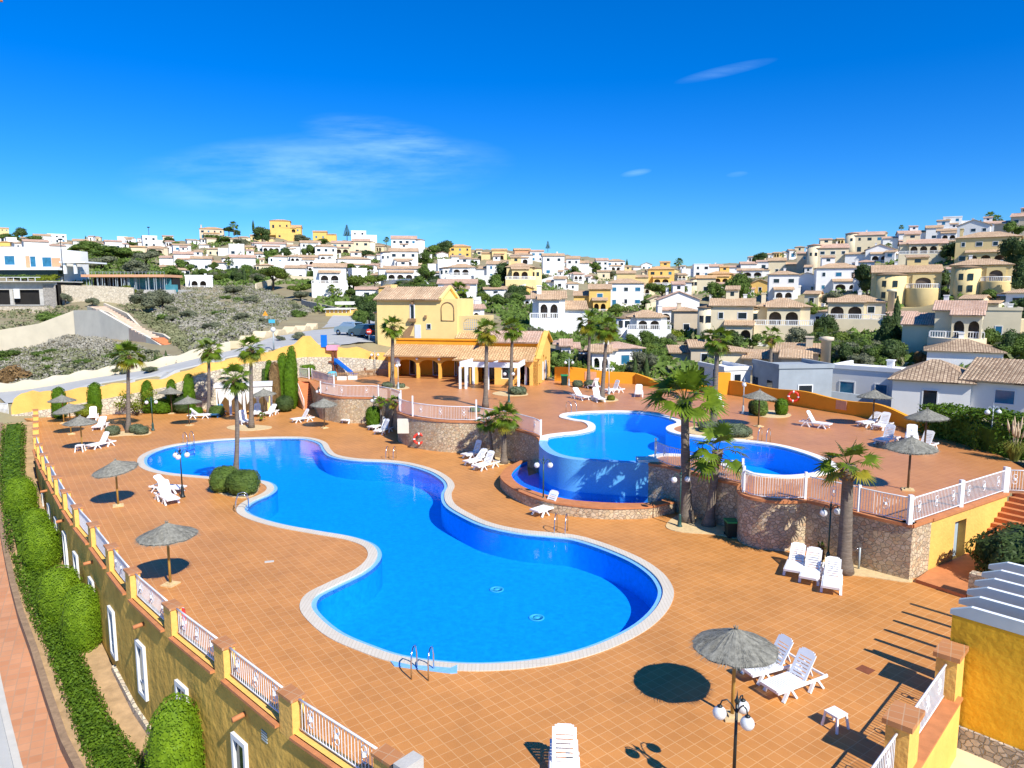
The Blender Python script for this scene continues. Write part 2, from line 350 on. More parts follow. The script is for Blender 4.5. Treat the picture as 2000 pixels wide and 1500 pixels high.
M['sand'] = mat('sand_bed', (.62,.46,.24), .95, .15, 5, bump=.2)
M['asphalt'] = mat('asphalt', (.40,.40,.38), .9, .08, .5, bump=.1)
M['kerb'] = mat('kerb_concrete', (.5,.48,.43), .9, .1, 2)
M['redpave'] = brickmat('red_pavers', (.55,.27,.14), (.47,.21,.10), (.42,.24,.14), .4, .4, .02, .5, 0)
M['redstep'] = mat('red_steps', (.62,.22,.09), .85, .12, 2)
M['earth'] = mat('earth', (.36,.28,.16), .98, .3, .22, c2=(.30,.27,.15), bump=.3, bs=3)
M['tan'] = mat('sandy_earth', (.66,.54,.34), .98, .15, .5)
M['glass'] = mat('dark_glass', (.012,.02,.03), .08, .3, 1, spec=.6)
M['blueglass'] = mat('blue_glass', (.03,.16,.28), .08, .3, 1, spec=.7)
M['shadowin'] = mat('interior_shade', (.02,.018,.016), .9, .2, 1)  # near black colour stands in for the shade inside openings
M['frame'] = mat('white_frame', (.72,.73,.72), .5, .03, 3)
M['bluegrey'] = mat('bluegrey_door', (.36,.45,.52), .5, .06, 3)
M['roof_tan'] = brickmat('clay_roof_tan', (.62,.45,.29), (.50,.33,.20), (.26,.18,.11), .42, .27, .03, 0, .5, uv=True, rough=.85, spec=.1, blot=.2)
M['roof_pink'] = brickmat('clay_roof_pink', (.64,.45,.34), (.54,.34,.24), (.30,.2,.14), .42, .27, .03, 0, .5, uv=True, rough=.85, spec=.1, blot=.2)
M['roof_orange'] = brickmat('clay_roof_orange', (.72,.48,.25), (.58,.35,.17), (.30,.17,.08), .42, .27, .03, 0, .5, uv=True, rough=.85, spec=.1, blot=.15)
M['roof_old'] = brickmat('clay_roof_mottled', (.58,.44,.29), (.36,.25,.16), (.15,.10,.07), .42, .27, .035, 0, .5, uv=True, rough=.9, spec=.1, blot=.25)
M['trunk'] = mat('palm_trunk', (.20,.165,.13), .95, .3, 3, bump=.8, bs=9, spec=.05, stretch=(1,1,6))
M['bark'] = mat('bark', (.10,.075,.05), .95, .3, 5, bump=.5)
M['frond'] = mat('palm_leaf', (.065,.13,.008), .5, .35, 1.6, c2=(.20,.29,.018), spec=.25, trans=.25)
M['frondy'] = mat('yellowing_palm_leaf', (.30,.26,.02), .6, .3, 3, spec=.2, trans=.3)
M['deadfrond'] = mat('dead_palm_leaf', (.30,.19,.08), .9, .35, 4, spec=.05, trans=.15)
def leafm(n, c, c2, **k): return mat(n, c, .6, .25, k.pop('vs', .9), c2=c2, spec=.2, trans=.22, **k)
M['leaf'] = leafm('leaf_green', (.07,.125,.022), (.18,.27,.05), rnd=.18)
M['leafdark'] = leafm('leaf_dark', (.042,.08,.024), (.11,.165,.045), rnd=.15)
M['leafpine'] = leafm('leaf_pine', (.075,.125,.02), (.18,.24,.035), rnd=.15)
M['leafolive'] = leafm('leaf_olive', (.12,.145,.08), (.24,.25,.15), rnd=.12)
M['leafyellow'] = leafm('leaf_yellowgreen', (.12,.17,.01), (.24,.27,.02), rnd=.12)
M['hedge'] = leafm('hedge_leaf', (.05,.115,.008), (.14,.24,.015), vs=2.2)
M['hedge2'] = leafm('topiary_leaf', (.07,.15,.006), (.13,.25,.01), vs=3)
M['bushgrey'] = leafm('grey_bush_leaf', (.12,.16,.09), (.2,.24,.13), vs=3)
M['brownleaf'] = leafm('brown_dry_leaf', (.20,.12,.05), (.32,.2,.08), vs=3)
M['scrubgrey'] = mat('scrub_twigs', (.24,.235,.175), .95, .3, .25, c2=(.40,.375,.31), spec=.05)
M['scrubgreen'] = mat('scrub_leaf', (.13,.155,.065), .9, .3, .3, c2=(.25,.25,.14), spec=.05)
M['plume'] = mat('pampas_plume', (.66,.52,.34), .9, .15, 5, trans=.3)
M['pampas'] = mat('pampas_blade', (.17,.22,.03), .7, .3, 3, c2=(.32,.32,.06), trans=.3)
M['red'] = mat('red_plastic', (.70,.05,.03), .5, .05, 3)
M['pink'] = mat('pink_plastic', (.78,.35,.45), .5, .05, 3)
M['bluep'] = mat('blue_plastic', (.01,.16,.62), .4, .05, 3)
M['aqua'] = mat('aqua_plastic', (.08,.45,.62), .4, .05, 3)
M['brownpost'] = mat('brown_post', (.22,.07,.03), .7, .15, 4)
M['lattice'] = mat('lattice_wood', (.33,.2,.1), .8, .15, 4)
M['bingreen'] = mat('green_lid', (.02,.28,.08), .5, .05, 3)
M['bindark'] = mat('bin_dark', (.01,.025,.02), .5, .1, 3)
M['beamwhite'] = mat('white_painted_beam', (.80,.83,.84), .6, .05, 2)
M['curtain'] = mat('white_curtain', (.84,.82,.74), .9, .05, 2, trans=.2)
M['carpaint'] = mat('silver_blue_paint', (.38,.5,.56), .25, .03, 3, spec=.6, metal=.4)
M['cardark'] = mat('dark_car_paint', (.05,.11,.14), .25, .03, 3, spec=.6)
M['tyre'] = mat('tyre', (.015,.015,.015), .8, .1, 5)
M['solar'] = mat('solar_panel', (.012,.02,.06), .15, .1, 3, spec=.6)
M['teal'] = mat('teal_netting', (.02,.22,.28), .8, .3, .8, c2=(.10,.30,.34))
M['beamshade'] = mat('shaded_beam_side', (.46,.55,.56), .6, .05, 2)  # white beams: grey here is their grazing shade put into the colour
M['stairpale'] = mat('pale_terracotta', (.62,.46,.34), .85, .12, 2)
M['topiary'] = leafm('bright_topiary_leaf', (.10,.20,.008), (.22,.35,.015), vs=2.5)
M['earthwall'] = mat('brown_wall', (.27,.18,.11), .95, .25, 4, bump=.4, bs=10)
M['bedsoil'] = mat('orange_soil', (.44,.29,.15), .98, .25, 2, bump=.4)
M['porchin'] = mat('porch_shade_brown', (.13,.10,.08), .8, .3, 1)  # brown painted as the dim shade inside porch arches
M['tank'] = mat('white_tank', (.62,.70,.70), .5, .05, 3)
M['orangep'] = mat('orange_sheet', (.8,.35,.03), .6, .05, 3)
M['signpink'] = mat('sign_plate', (.68,.36,.2), .7, .1, 5)
# ------------------------------------------------------------------ terrain
def T(*rows):
    out = []
    for Y, q, *k in rows: out.append((Y, q if k else zc(Y, q)))
    return out
g = 1   # third item marks a height in metres instead of a picture row
strip_rows = [(3,-6.6,g),(15,-5.6,g),(23.3,-4.75,g),(30,-4.0,g),(40,-2.9,g),(50,-1.7,g),(60,-.5,g)]
TAB = [
 (-700, T(*strip_rows,(64,.3,g),(80,2,g),(110,670),(140,630),(190,590),(300,500),(450,470),(900,455))),
 (0,   T(*strip_rows,(64,.8,g),(68,1.2,g),(75,1.7,g),(82,735),(108,690),(112,641),(140,612),(150,600),(154,552),(190,541),(300,500),(450,470),(850,458))),
 (75,  T(*strip_rows,(61.5,-.4,g),(65,1.4,g),(68,1.5,g),(74,1.9,g),(82,722),(108,675),(112,636),(142,612),(150,600),(154,552),(190,541),(300,498),(450,474),(850,466))),
 (150, T(*strip_rows[:-2],(45,-2.6,g),(52,-2.2,g),(63.5,-1.6,g),(65.2,1.9,g),(70,2.2,g),(75,2.6,g),(84,702),(106,660),(110,632),(140,605),(150,590),(190,560),(300,500),(420,478),(850,470))),
 (300, T(*strip_rows[:4],(45,-3.6,g),(66.3,-3,g),(67.8,2.9,g),(72,3.2,g),(77,3.7,g),(86,680),(105,655),(125,628),(150,605),(175,578),(200,560),(300,510),(450,478),(850,472))),
 (400, T((3,-12,g),(45,-4,g),(67.6,-3,g),(69.2,3.9,g),(74,4.2,g),(79,4.7,g),(92,664),(120,636),(150,607),(185,572),(200,564),(300,510),(430,468),(470,472),(850,478))),
 (500, T((3,-12,g),(45,-4,g),(71,-3,g),(72.6,4.5,g),(84,5.0,g),(90,5.5,g),(102,652),(118,634),(140,616),(165,594),(190,576),(230,552),(300,510),(390,466),(440,462),(500,468),(850,480))),
 (600, T((3,-12,g),(45,-4,g),(75.2,-3,g),(76.6,5.0,g),(90,5.2,g),(100,5.4,g),(118,640),(135,618),(150,605),(165,598),(200,576),(260,545),(330,505),(400,476),(460,470),(850,482))),
 (700, T((3,-12,g),(45,-4,g),(77,-3,g),(78.4,5.2,g),(104,5.6,g),(125,632),(140,617),(160,602),(220,570),(300,525),(380,488),(450,470),(550,478),(850,490))),
 (800, T((3,-12,g),(45,-4,g),(80.5,-3,g),(83,4.2,g),(100,4.6,g),(130,608),(180,574),(250,540),(330,505),(430,482),(600,490),(850,495))),
 (900, T((3,-12,g),(45,-4,g),(80.5,-3,g),(83,3,g),(95,3.2,g),(120,622),(150,596),(200,566),(280,535),(360,505),(450,487),(850,498))),
 (1000,T((3,-12,g),(45,-4,g),(77,-3,g),(79,1.4,g),(92,668),(120,630),(160,592),(220,556),(300,525),(400,500),(480,490),(850,500))),
 (1150,T((3,-12,g),(45,-4,g),(76.5,-3,g),(78.5,1.3,g),(87,704),(100,682),(130,647),(170,612),(230,577),(320,542),(420,516),(520,503),(850,508))),
 (1230,T((3,-12,g),(45,-4,g),(76.5,-3,g),(78.5,1.3,g),(92,700),(110,680),(140,642),(200,592),(300,555),(450,530),(600,520),(900,521))),
 (1300,T((3,-12,g),(45,-4,g),(69.5,-3,g),(71,1,g),(85,722),(100,697),(120,670),(145,642),(190,600),(260,563),(400,536),(600,523),(900,522))),
 (1400,T((3,-12,g),(45,-4,g),(63.5,-3,g),(65,.4,g),(80,730),(95,704),(120,664),(150,627),(180,602),(230,567),(350,532),(550,516),(900,518))),
 (1500,T((3,-12,g),(45,-4,g),(59.5,-3,g),(61,-.1,g),(75,757),(85,728),(100,700),(125,660),(155,618),(190,582),(240,549),(300,522),(380,514),(500,514),(900,522))),
 (1600,T((3,-12,g),(40,-4,g),(54.5,-3,g),(57,-.1,g),(75,760),(90,725),(105,692),(130,648),(160,604),(190,572),(230,542),(280,512),(340,500),(450,500),(900,516))),
 (1700,T((3,-8,g),(20,-5,g),(40,-4,g),(50,-3,g),(52.5,-.1,g),(66,0,g),(80,745),(95,708),(115,662),(140,612),(175,562),(220,519),(270,492),(330,480),(430,482),(900,505))),
 (1850,T((3,-4,g),(12,-2.6,g),(24,-2.6,g),(30,-2.5,g),(39.5,-2.5,g),(43,.6,g),(60,.3,g),(70,.4,g),(90,707),(110,652),(135,592),(165,542),(210,494),(260,468),(310,460),(400,462),(900,490))),
 (2000,T((3,-4,g),(12,-2.5,g),(24,-2.5,g),(29,-2.3,g),(35,-1.5,g),(37.5,1.6,g),(45,1.2,g),(65,.8,g),(85,702),(105,642),(130,582),(165,522),(210,475),(260,452),(310,448),(420,452),(900,480))),
 (2700,T((3,-4,g),(20,-2.4,g),(30,-1.5,g),(40,1.5,g),(65,2,g),(85,680),(105,630),(130,570),(165,510),(210,460),(260,435),(310,430),(420,434),(900,470))),
]
def interp(rows, Y):
    if Y <= rows[0][0]: return rows[0][1]
    for (a, za), (b, zb) in zip(rows, rows[1:]):
        if Y <= b: return za+(zb-za)*(Y-a)/(b-a)
    return rows[-1][1]-(Y-rows[-1][0])*.02
def tz(X, Y):
    c = 1000+1400*X/max(Y, 1)
    if c <= TAB[0][0]: return interp(TAB[0][1], Y)
    for (a, ra), (b, rb) in zip(TAB, TAB[1:]):
        if c <= b:
            t = (c-a)/(b-a); return interp(ra, Y)*(1-t)+interp(rb, Y)*t
    return interp(TAB[-1][1], Y)
def hit(px, py, y0=60.0):
    d = ray(px, py); Y = y0; last = y0
    while Y < 1400:
        t = Y/d[1]; z = CAMZ+d[2]*t
        if z <= tz(d[0]*t, Y):
            for _ in range(12):
                m = (last+Y)/2; t = m/d[1]
                if CAMZ+d[2]*t <= tz(d[0]*t, m): Y = m
                else: last = m
            t = Y/d[1]; return Vector((d[0]*t, Y, tz(d[0]*t, Y)))
        last = Y; Y *= 1.006
    Y = min((CAMZ+d[2]*q/d[1]-tz(d[0]*q/d[1], q), q) for q in range(150, 520, 5))[1]; t = Y/d[1]; return Vector((d[0]*t, Y, CAMZ+d[2]*t))
def terrain():
    ys = [3+2.2*i for i in range(26)]; y = 60.2
    while y < 86: ys.append(y); y += .7
    while y < 175: ys.append(y); y += 1.6
    while y < 1500: ys.append(y); y *= 1.035
    cs = list(range(-700, 2701, 13)); b = MB(); rr = random.Random(3)
    for Y in ys:
        for c in cs:
            X = (c-1000)/1400*Y; k = 0 if Y < 85 else min(1.2, (Y-85)*.008)
            b.v.append((X, Y, tz(X, Y)+k*(sin(X*.21+Y*.13)*.6+sin(X*.53-Y*.31)*.4)))
    n = len(cs)
    for i in range(len(ys)-1):
        for j in range(n-1): b.f.append((i*n+j, i*n+j+1, (i+1)*n+j+1, (i+1)*n+j)); b.m.append(0); b.sm.append(True)
    tag(b.build('ground', M['earth']), kind='structure')
terrain()
def smooth(pts, closed=True, k=4):
    n = len(pts); out = []
    pts = [Vector((p[0], p[1])) for p in pts]
    for i in range(n if closed else n-1):
        p0, p1, p2, p3 = (pts[(i-1) % n], pts[i], pts[(i+1) % n], pts[(i+2) % n]) if closed else (pts[max(i-1,0)], pts[i], pts[i+1], pts[min(i+2,n-1)])
        for j in range(k):
            t = j/k
            out.append(.5*((2*p1)+(p2-p0)*t+(2*p0-5*p1+4*p2-p3)*t*t+(3*p1-p0-3*p2+p3)*t**3))
    if not closed: out.append(pts[-1])
    return out
def inset(poly, d):
    n = len(poly); a = sum(poly[i][0]*poly[(i+1)%n][1]-poly[(i+1)%n][0]*poly[i][1] for i in range(n)); sg = 1 if a > 0 else -1; out = []
    for i in range(n):
        t = (Vector(poly[(i+1)%n][:2])-Vector(poly[i-1][:2])).normalized(); out.append(Vector(poly[i][:2])+Vector((-t.y, t.x))*d*sg)
    return out
# ------------------------------------------------------------------ lower terrace and big pool
PT = [(437,1251),(336,1177),(258,1111),(217,1064),(182,1021),(150,986),(128,956),(111,929),(97,905),(85,885),(76,866),(70,849),(69,835),(69,822),(69,810),(69,799)]
PIL = [P(759,1470,1.15), P(568,1349,1.15)]+[P(a, b, 1.15) for a, b in PT]
d0 = (PIL[0]-PIL[1]); PIL = [PIL[0]+d0, ]+PIL
PIL = [Vector((p.x, p.y)) for p in PIL]
RP = [Vector(q) for q in ((12.0,18.5),(9.05,15.45),(6.1,12.4),(3.2,9.4))]
MAIN = [(268,905),(278,888),(325,871),(400,860),(480,855),(560,853),(606,855),(636,864),(646,878),(660,889),(700,896),(760,899),(805,905),(850,918),(878,934),(888,949),(882,965),(888,984),(915,1002),(960,1022),(1020,1035),(1080,1041),(1130,1047),(1190,1065),(1250,1090),(1290,1116),(1311,1141),(1316,1165),(1302,1195),(1270,1226),(1220,1255),(1150,1282),(1060,1302),(960,1311),(870,1309),(770,1295),(700,1272),(640,1245),(600,1212),(585,1186),(598,1161),(640,1139),(690,1115),(714,1095),(718,1079),(705,1065),(668,1053),(610,1043),(540,1030),(490,1016),(464,1003),(464,990),(482,977),(510,965),(521,955),(514,946),(493,941),(440,938),(380,933),(320,927),(283,918)]
mo = smooth([P(a, b) for a, b in MAIN]); mi = inset(mo, .40); mw = inset(mo, .58)
lower = [PIL[0], *PIL[1:], Vector((-44.6,63.4)), Vector((-40.5,62.9)), Vector((-35,64.6)), Vector((-29,67)), Vector((-25,70)), Vector((-21,71)), Vector((-17.5,66)), Vector((-14,62)), Vector((-8.5,57)), Vector((-6.5,53)), Vector((-4.5,49.8)), Vector((0,47.3)), Vector((3,43)), Vector((8.5,38)), Vector((9.6,34)), Vector((13,31)), Vector((15.4,28)), Vector((16.6,28.6)), Vector((20.5,28.0)), Vector((19.5,26.5)), Vector((14.2,20.4)), RP[0], RP[1], RP[2], RP[3], Vector((2.4,8.6))]
tag(MB().prism(lower, -.6, 0, 0, holes=[mo]).build('terrace_floor', M['deck']), kind='structure')
pool = thing('swimming_pool', 'large blue free form pool with cream coping in the lower terrace', 'pool', (mo[0].x, mo[0].y, 0))
po = (mo[0].x, mo[0].y, 0)
MB().prism(mo, -.1, .03, 0, holes=[mi]).build('coping', M['coping'], pool, po)
MB().prism(mi, -.2, -.035, 0, holes=[mw]).build('rim', M['rimblue'], pool, po)
b = MB().prism(mw, -1.3, -1.29, 0, mside=-1)
n = len(mw); b.add([(p.x,p.y,-1.3) for p in mw]+[(p.x,p.y,-.03) for p in mw], [(i,n+i,n+(i+1)%n,(i+1)%n) for i in range(n)], 0, True)
b.build('basin', M['basin'], pool, po)
for a, c in ((970,1152),(1048,1207)):
    q = P(a, c, -1.29)
    MB().lathe([(.30,0),(.30,.03),(.24,.035),(.24,.03)], 20, q).lathe([(.13,.02),(.13,.045),(.01,.05)], 16, q).build('drain_cover', M['aqua'], pool, po)
for p in (((762,1292),(800,1300),(880,1306),(893,1300),(893,1315),(880,1316),(800,1306),(770,1302)),):
    MB().prism([P(*q) for q in p][::-1], 0, .034, 0, bottom=False).build('step_stone', M['rimblue'], pool, po)
tag(MB().prism(mw, -.05, -.05, 0, mside=-1).build('pool_water', M['water']), kind='structure')
# ------------------------------------------------------------------ upper terrace, raised pool
ZU = 2.2
U = lambda a, c: P(a, c, ZU)
P2 = [(1054,859),(1060,852),(1090,847),(1128,843),(1148,836),(1140,826),(1112,821),(1092,815),(1108,807),(1180,803),(1240,804),(1290,810),(1326,820),(1336,828),(1318,835),(1320,843),(1350,850),(1420,857),(1480,863),(1540,873),(1600,891),(1638,910),(1632,920),(1600,930),(1540,935),(1470,930),(1440,921),(1400,908),(1340,894),(1292,892),(1267,905)]
INF = [(1240,904),(1206,902.5),(1150,899),(1110,895),(1078,887),(1060,876),(1053,866)]
pa = smooth([U(a, c) for a, c in P2], False); pin = smooth([U(a, c) for a, c in [(1267,905)]+INF+[(1054,859)]], False)
p2o = pa+pin[1:-1]
p2i = inset(p2o, .5)
TERR = [(605,745),(615,758),(624,769),(644,773),(665,776),(695,776.5),(726,777),(737,778)]
NOTCH = [(737,778),(760,782),(780,790)]
BAST = [(780,790),(776,797),(777,805),(786,809),(803,814),(840,819.5),(880,822.5),(930,823.5),(946,827),(990,834),(1040,848),(1054,859)]
WR = [(1267,905),(1300,910.5),(1330,918),(1382,932),(1446,946)]
BR = [(1446,946),(1442,952),(1443,959),(1452,966),(1470,972),(1500,977),(1540,979),(1576,977)]
WR2 = [(1576,977),(1640,992),(1700,1008),(1783,1026)]
SIDE = [(1783,1026),(1820,1013)]
SIDE2 = [(1820,1013),(1968,963)]
edge = [U(a, c) for a, c in TERR[:-1]+NOTCH[:-1]+BAST]
bastc = smooth(edge, False, 2)
right_edge = [U(a, c) for a, c in WR[1:]+BR[1:]+WR2[1:]+SIDE[1:]+SIDE2[1:]]
back = [U(2050,965), U(2120,925), U(2000,915), U(1960,893), U(1905,868), U(1850,851), U(1812,846), U(1700,814), U(1600,799), U(1500,781), U(1420,768), U(1290,757), U(1242,752), U(1240,744), U(1083,742), Vector((3.2,75,ZU)), Vector((-12,79,ZU)), Vector((-14,76.5,ZU)), Vector((-16.4,75.9,ZU)), Vector((-21.7,74.5,ZU)), U(560,740), U(575,745)]
upper = [Vector((p[0], p[1])) for p in bastc+pa[1:]+right_edge+back]
tag(MB().prism(upper, 0, ZU, 0, mside=-1).build('upper_terrace_floor', M['deck2']), kind='structure')
up = thing('raised_pool', 'raised blue pool with a curved overflow wall and white coping on the upper terrace', 'pool', (p2o[0].x, p2o[0].y, ZU))
uo = (p2o[0].x, p2o[0].y, ZU)
na = len(pa)
MB().prism(p2o[:na]+p2i[:na][::-1], ZU-.1, ZU+.06, 0).build('coping', M['copingw'], up, uo)
MB().prism([p2o[na-1]]+p2o[na:]+[p2o[0], p2i[0]]+p2i[na:][::-1]+[p2i[na-1]], .0, ZU-.02, 0, mside=-1).build('overflow_rim', M['rimblue'], up, uo)
b = MB().prism(p2i, ZU-1.4, ZU-1.39, 0, mside=-1); n = len(p2i)
b.add([(p.x,p.y,ZU-1.4) for p in p2i]+[(p.x,p.y,ZU-.02) for p in p2i], [(i,n+i,n+(i+1)%n,(i+1)%n) if True else 0 for i in range(n)], 0, True).build('basin', M['basin2'], up, uo)
wl = [p2o[na-1]]+p2o[na:]+[p2o[0]]
b = MB(); b.add([(p.x,p.y,.02) for p in wl]+[(p.x,p.y,ZU-.02) for p in wl], [(i,i+1,len(wl)+i+1,len(wl)+i) for i in range(len(wl)-1)], 0, True)
b.build('overflow_wall', M['infwall'], up, uo)
a0 = U(1246,902); a1 = U(1283,904)
MB().box(a0.x, a1.x+.1, a0.y-.15, a0.y+.75, ZU-.1, ZU+.12).build('ledge', M['copingw'], up, uo)
tag(MB().prism(p2i, ZU-.04, ZU-.04, 0, mside=-1).build('raised_pool_water', M['water']), kind='structure')
# catch basin below the overflow wall
CO = [(1016,899),(1010,902),(990,912),(978,926),(980,936),(1000,952),(1030,966),(1060,976),(1090,982),(1130,987),(1180,991),(1230,991),(1270,989),(1294,984),(1318,980)]
CI = [(1030,899),(1018,904),(1002,919),(1000,931),(1016,947),(1050,961),(1090,971),(1130,977.5),(1190,981.5),(1240,982.5),(1270,981),(1288,978),(1300,972)]
co = smooth([P(a, c, .6) for a, c in CO], False); ci = smooth([P(a, c, .6) for a, c in CI], False)
cb = thing('catch_basin', 'low stone walled basin under the curved blue overflow wall', 'basin', (co[20].x, co[20].y, 0)); cbo = (co[20].x, co[20].y, 0)
b = MB(); k = len(co)
b.add([(p.x,p.y,0) for p in co]+[(p.x,p.y,.52) for p in co], [(i,i+1,k+i+1,k+i) for i in range(k-1)], 0, True)
b.build('stone_wall', M['stone'], cb, cbo)
MB().prism([p+(Vector((0,-.04))) for p in co]+ci[::-1], .52, .6, 0, bottom=True).build('wall_cap', M['terra'], cb, cbo)
b = MB(); k = len(ci)
b.add([(p.x,p.y,.03) for p in ci]+[(p.x,p.y,.53) for p in ci], [(i,k+i,k+i+1,i+1) for i in range(k-1)], 0, True)
inner = ci+[Vector((8.5,36.5)), Vector((7.2,38.2)), Vector((1.7,43)), Vector((1.0,42))]
b.prism(inner, 0, .03, 0, mside=-1)
b.build('lining', M['basin2'], cb, cbo)
tag(MB().prism(inner, .42, .42, 0, mside=-1).build('basin_water', M['water2']), kind='structure')
# ------------------------------------------------------------------ retaining walls
def rwall(pts, label, smoothk=3, m='stone', zb=-.3, mcap='terra', group='stone retaining walls of the upper terrace'):
    w = [U(a, c) for a, c in pts]; w = smooth(w, False, smoothk) if smoothk > 1 else [Vector((p[0], p[1])) for p in w]
    o = (w[len(w)//2].x, w[len(w)//2].y, 0); t = thing('retaining_wall', label, 'wall', o, 0, group)
    MB().strip(w, .45, zb, ZU-.1, 0, True, .225).build('wall_body', M[m], t, o)
    MB().strip(w, .55, ZU-.1, ZU+.02, 0, True, .22).build('wall_cap', M[mcap], t, o)
    return t
rwall(TERR, 'curved pale stone wall below the playground terrace, behind two loungers')
rwall(NOTCH, 'short shaded stone wall behind the two little palms', 1)
t = rwall(BAST, 'bulging stone wall with a red lifebuoy, left of the raised pool')
q = P(790,838,1.2); MB().box(q.x-.45, q.x+.55, q.y-.35, q.y-.2, .95, 2.0).build('hatch', M['greywall'], t, (U(*BAST[len(BAST)//2]).x*0+t.location.x, t.location.y, 0))
rwall(WR, 'shaded stone wall behind the two big leaning palms')
rwall(BR, 'round stone bastion beside the dark green bin')
rwall(WR2, 'straight brown stone wall behind the palm and three loungers')
rwall(SIDE, 'narrow sunlit stone return of the wall beside the yellow wall', 1)
# yellow wall with the pump room door
a = U(*SIDE2[0]); c = U(*SIDE2[1]); AW = Vector((a.x,a.y,0)); uu = (c-a); Lw = uu.length; uu.normalize(); un = Vector((-uu.y, uu.x, 0))
t = thing('yellow_wall', 'yellow wall with a grey door below the white railing at the stairs', 'wall', (a.x, a.y, 0))
dp = P(1851,1096,0); dx = (dp-Vector((a.x,a.y,0))).dot(uu); dw = .95
MB().panel((a.x,a.y,-.3), uu, Lw, ZU+.2, [[(dx,.3),(dx+dw,.3),(dx+dw,2.0),(dx,2.0)]], .45).build('wall_body', M['yellow'], t, (a.x,a.y,0))
MB().strip([a-uu*.0, c], .6, ZU-.1, ZU+.02, 0, False, .22).build('wall_cap', M['terra'], t, (a.x,a.y,0))
b = MB(); q = Vector((a.x,a.y,0))+uu*dx+un*.3; b.panel((q.x,q.y,0), uu, dw, 1.72, [], .05)
d = b.build('door', M['bluegrey'], t, (a.x,a.y,0))
q2 = q+uu*.12-un*.02+Vector((0,0,.85)); MB().beam(q2, q2+uu*.16, .03, .04).build('handle', M['blackmetal'], d, (a.x,a.y,0))
# stairs on the right, going up beside the yellow wall
s0 = P(1905,1075,0); s1 = U(1990,967)
t = thing('staircase', 'terracotta staircase climbing beside the yellow wall on the right', 'stairs', (s0.x, s0.y, 0))
b = MB(); n = 12; ux2 = uu; vv = Vector((uu.y, -uu.x, 0)); st0 = Vector((a.x,a.y,0))+uu*(Lw-2.9)+vv*.02
for i in range(n):
    p = st0+uu*(i*.3); q = st0+uu*(i*.3+.3 if i < n-1 else 6.5); h = ZU*(i+1)/n-.003
    b.prism([p, q, q+vv*(2.6+.0), p+vv*2.6][::-1], -.3, h, 0)
b.build('steps', M['terra'], t, (s0.x, s0.y, 0))
# stairs on the left, down from the playground terrace
t = thing('staircase', 'steep orange staircase with a white handrail beside the tall clipped cypresses', 'stairs', (-18.5,66,0))
e0 = U(590,744); e1 = P(611,799,0); dd = Vector((e0.x-e1.x, e0.y-e1.y, 0)); run = dd.length; dd.normalize(); rr_ = Vector((-dd.y, dd.x, 0)); b = MB()
for i in range(12):
    p = Vector((e1.x,e1.y,0))+dd*(run*i/12); q = Vector((e1.x,e1.y,0))+dd*(run+.4)
    b.prism([p+rr_*.72, q+rr_*.72, q-rr_*.72, p-rr_*.72], 0, ZU*(i+1)/12-.002, 0)
b.build('steps', M['redstep'], t, (-18.5,66,0))
b = MB()
for sgn in (1,):
    w0 = Vector((e1.x,e1.y,0))+rr_*.8*sgn; w1 = w0+dd*run
    b.strip([w0, w1], .16, -.2, [.12, ZU+.12], 0)
b.build('side_wall', M['signpink'], t, (-18.5,66,0))
b = MB(); w0 = Vector((e1.x,e1.y,0))+rr_*.8; w1 = w0+dd*run
b.tube([w0+Vector((0,0,.95)), w1+Vector((0,0,ZU+.95))], .035).tube([w0+Vector((0,0,.1)), w0+Vector((0,0,.95))], .03)
for i in range(1, 22):
    q = w0.lerp(w1, i/22); zz = ZU*i/22; b.tube([q+Vector((0,0,zz+.12)), q+Vector((0,0,zz+.95))], .012, 4)
b.build('handrail', M['whitemetal'], t, (-18.5,66,0))
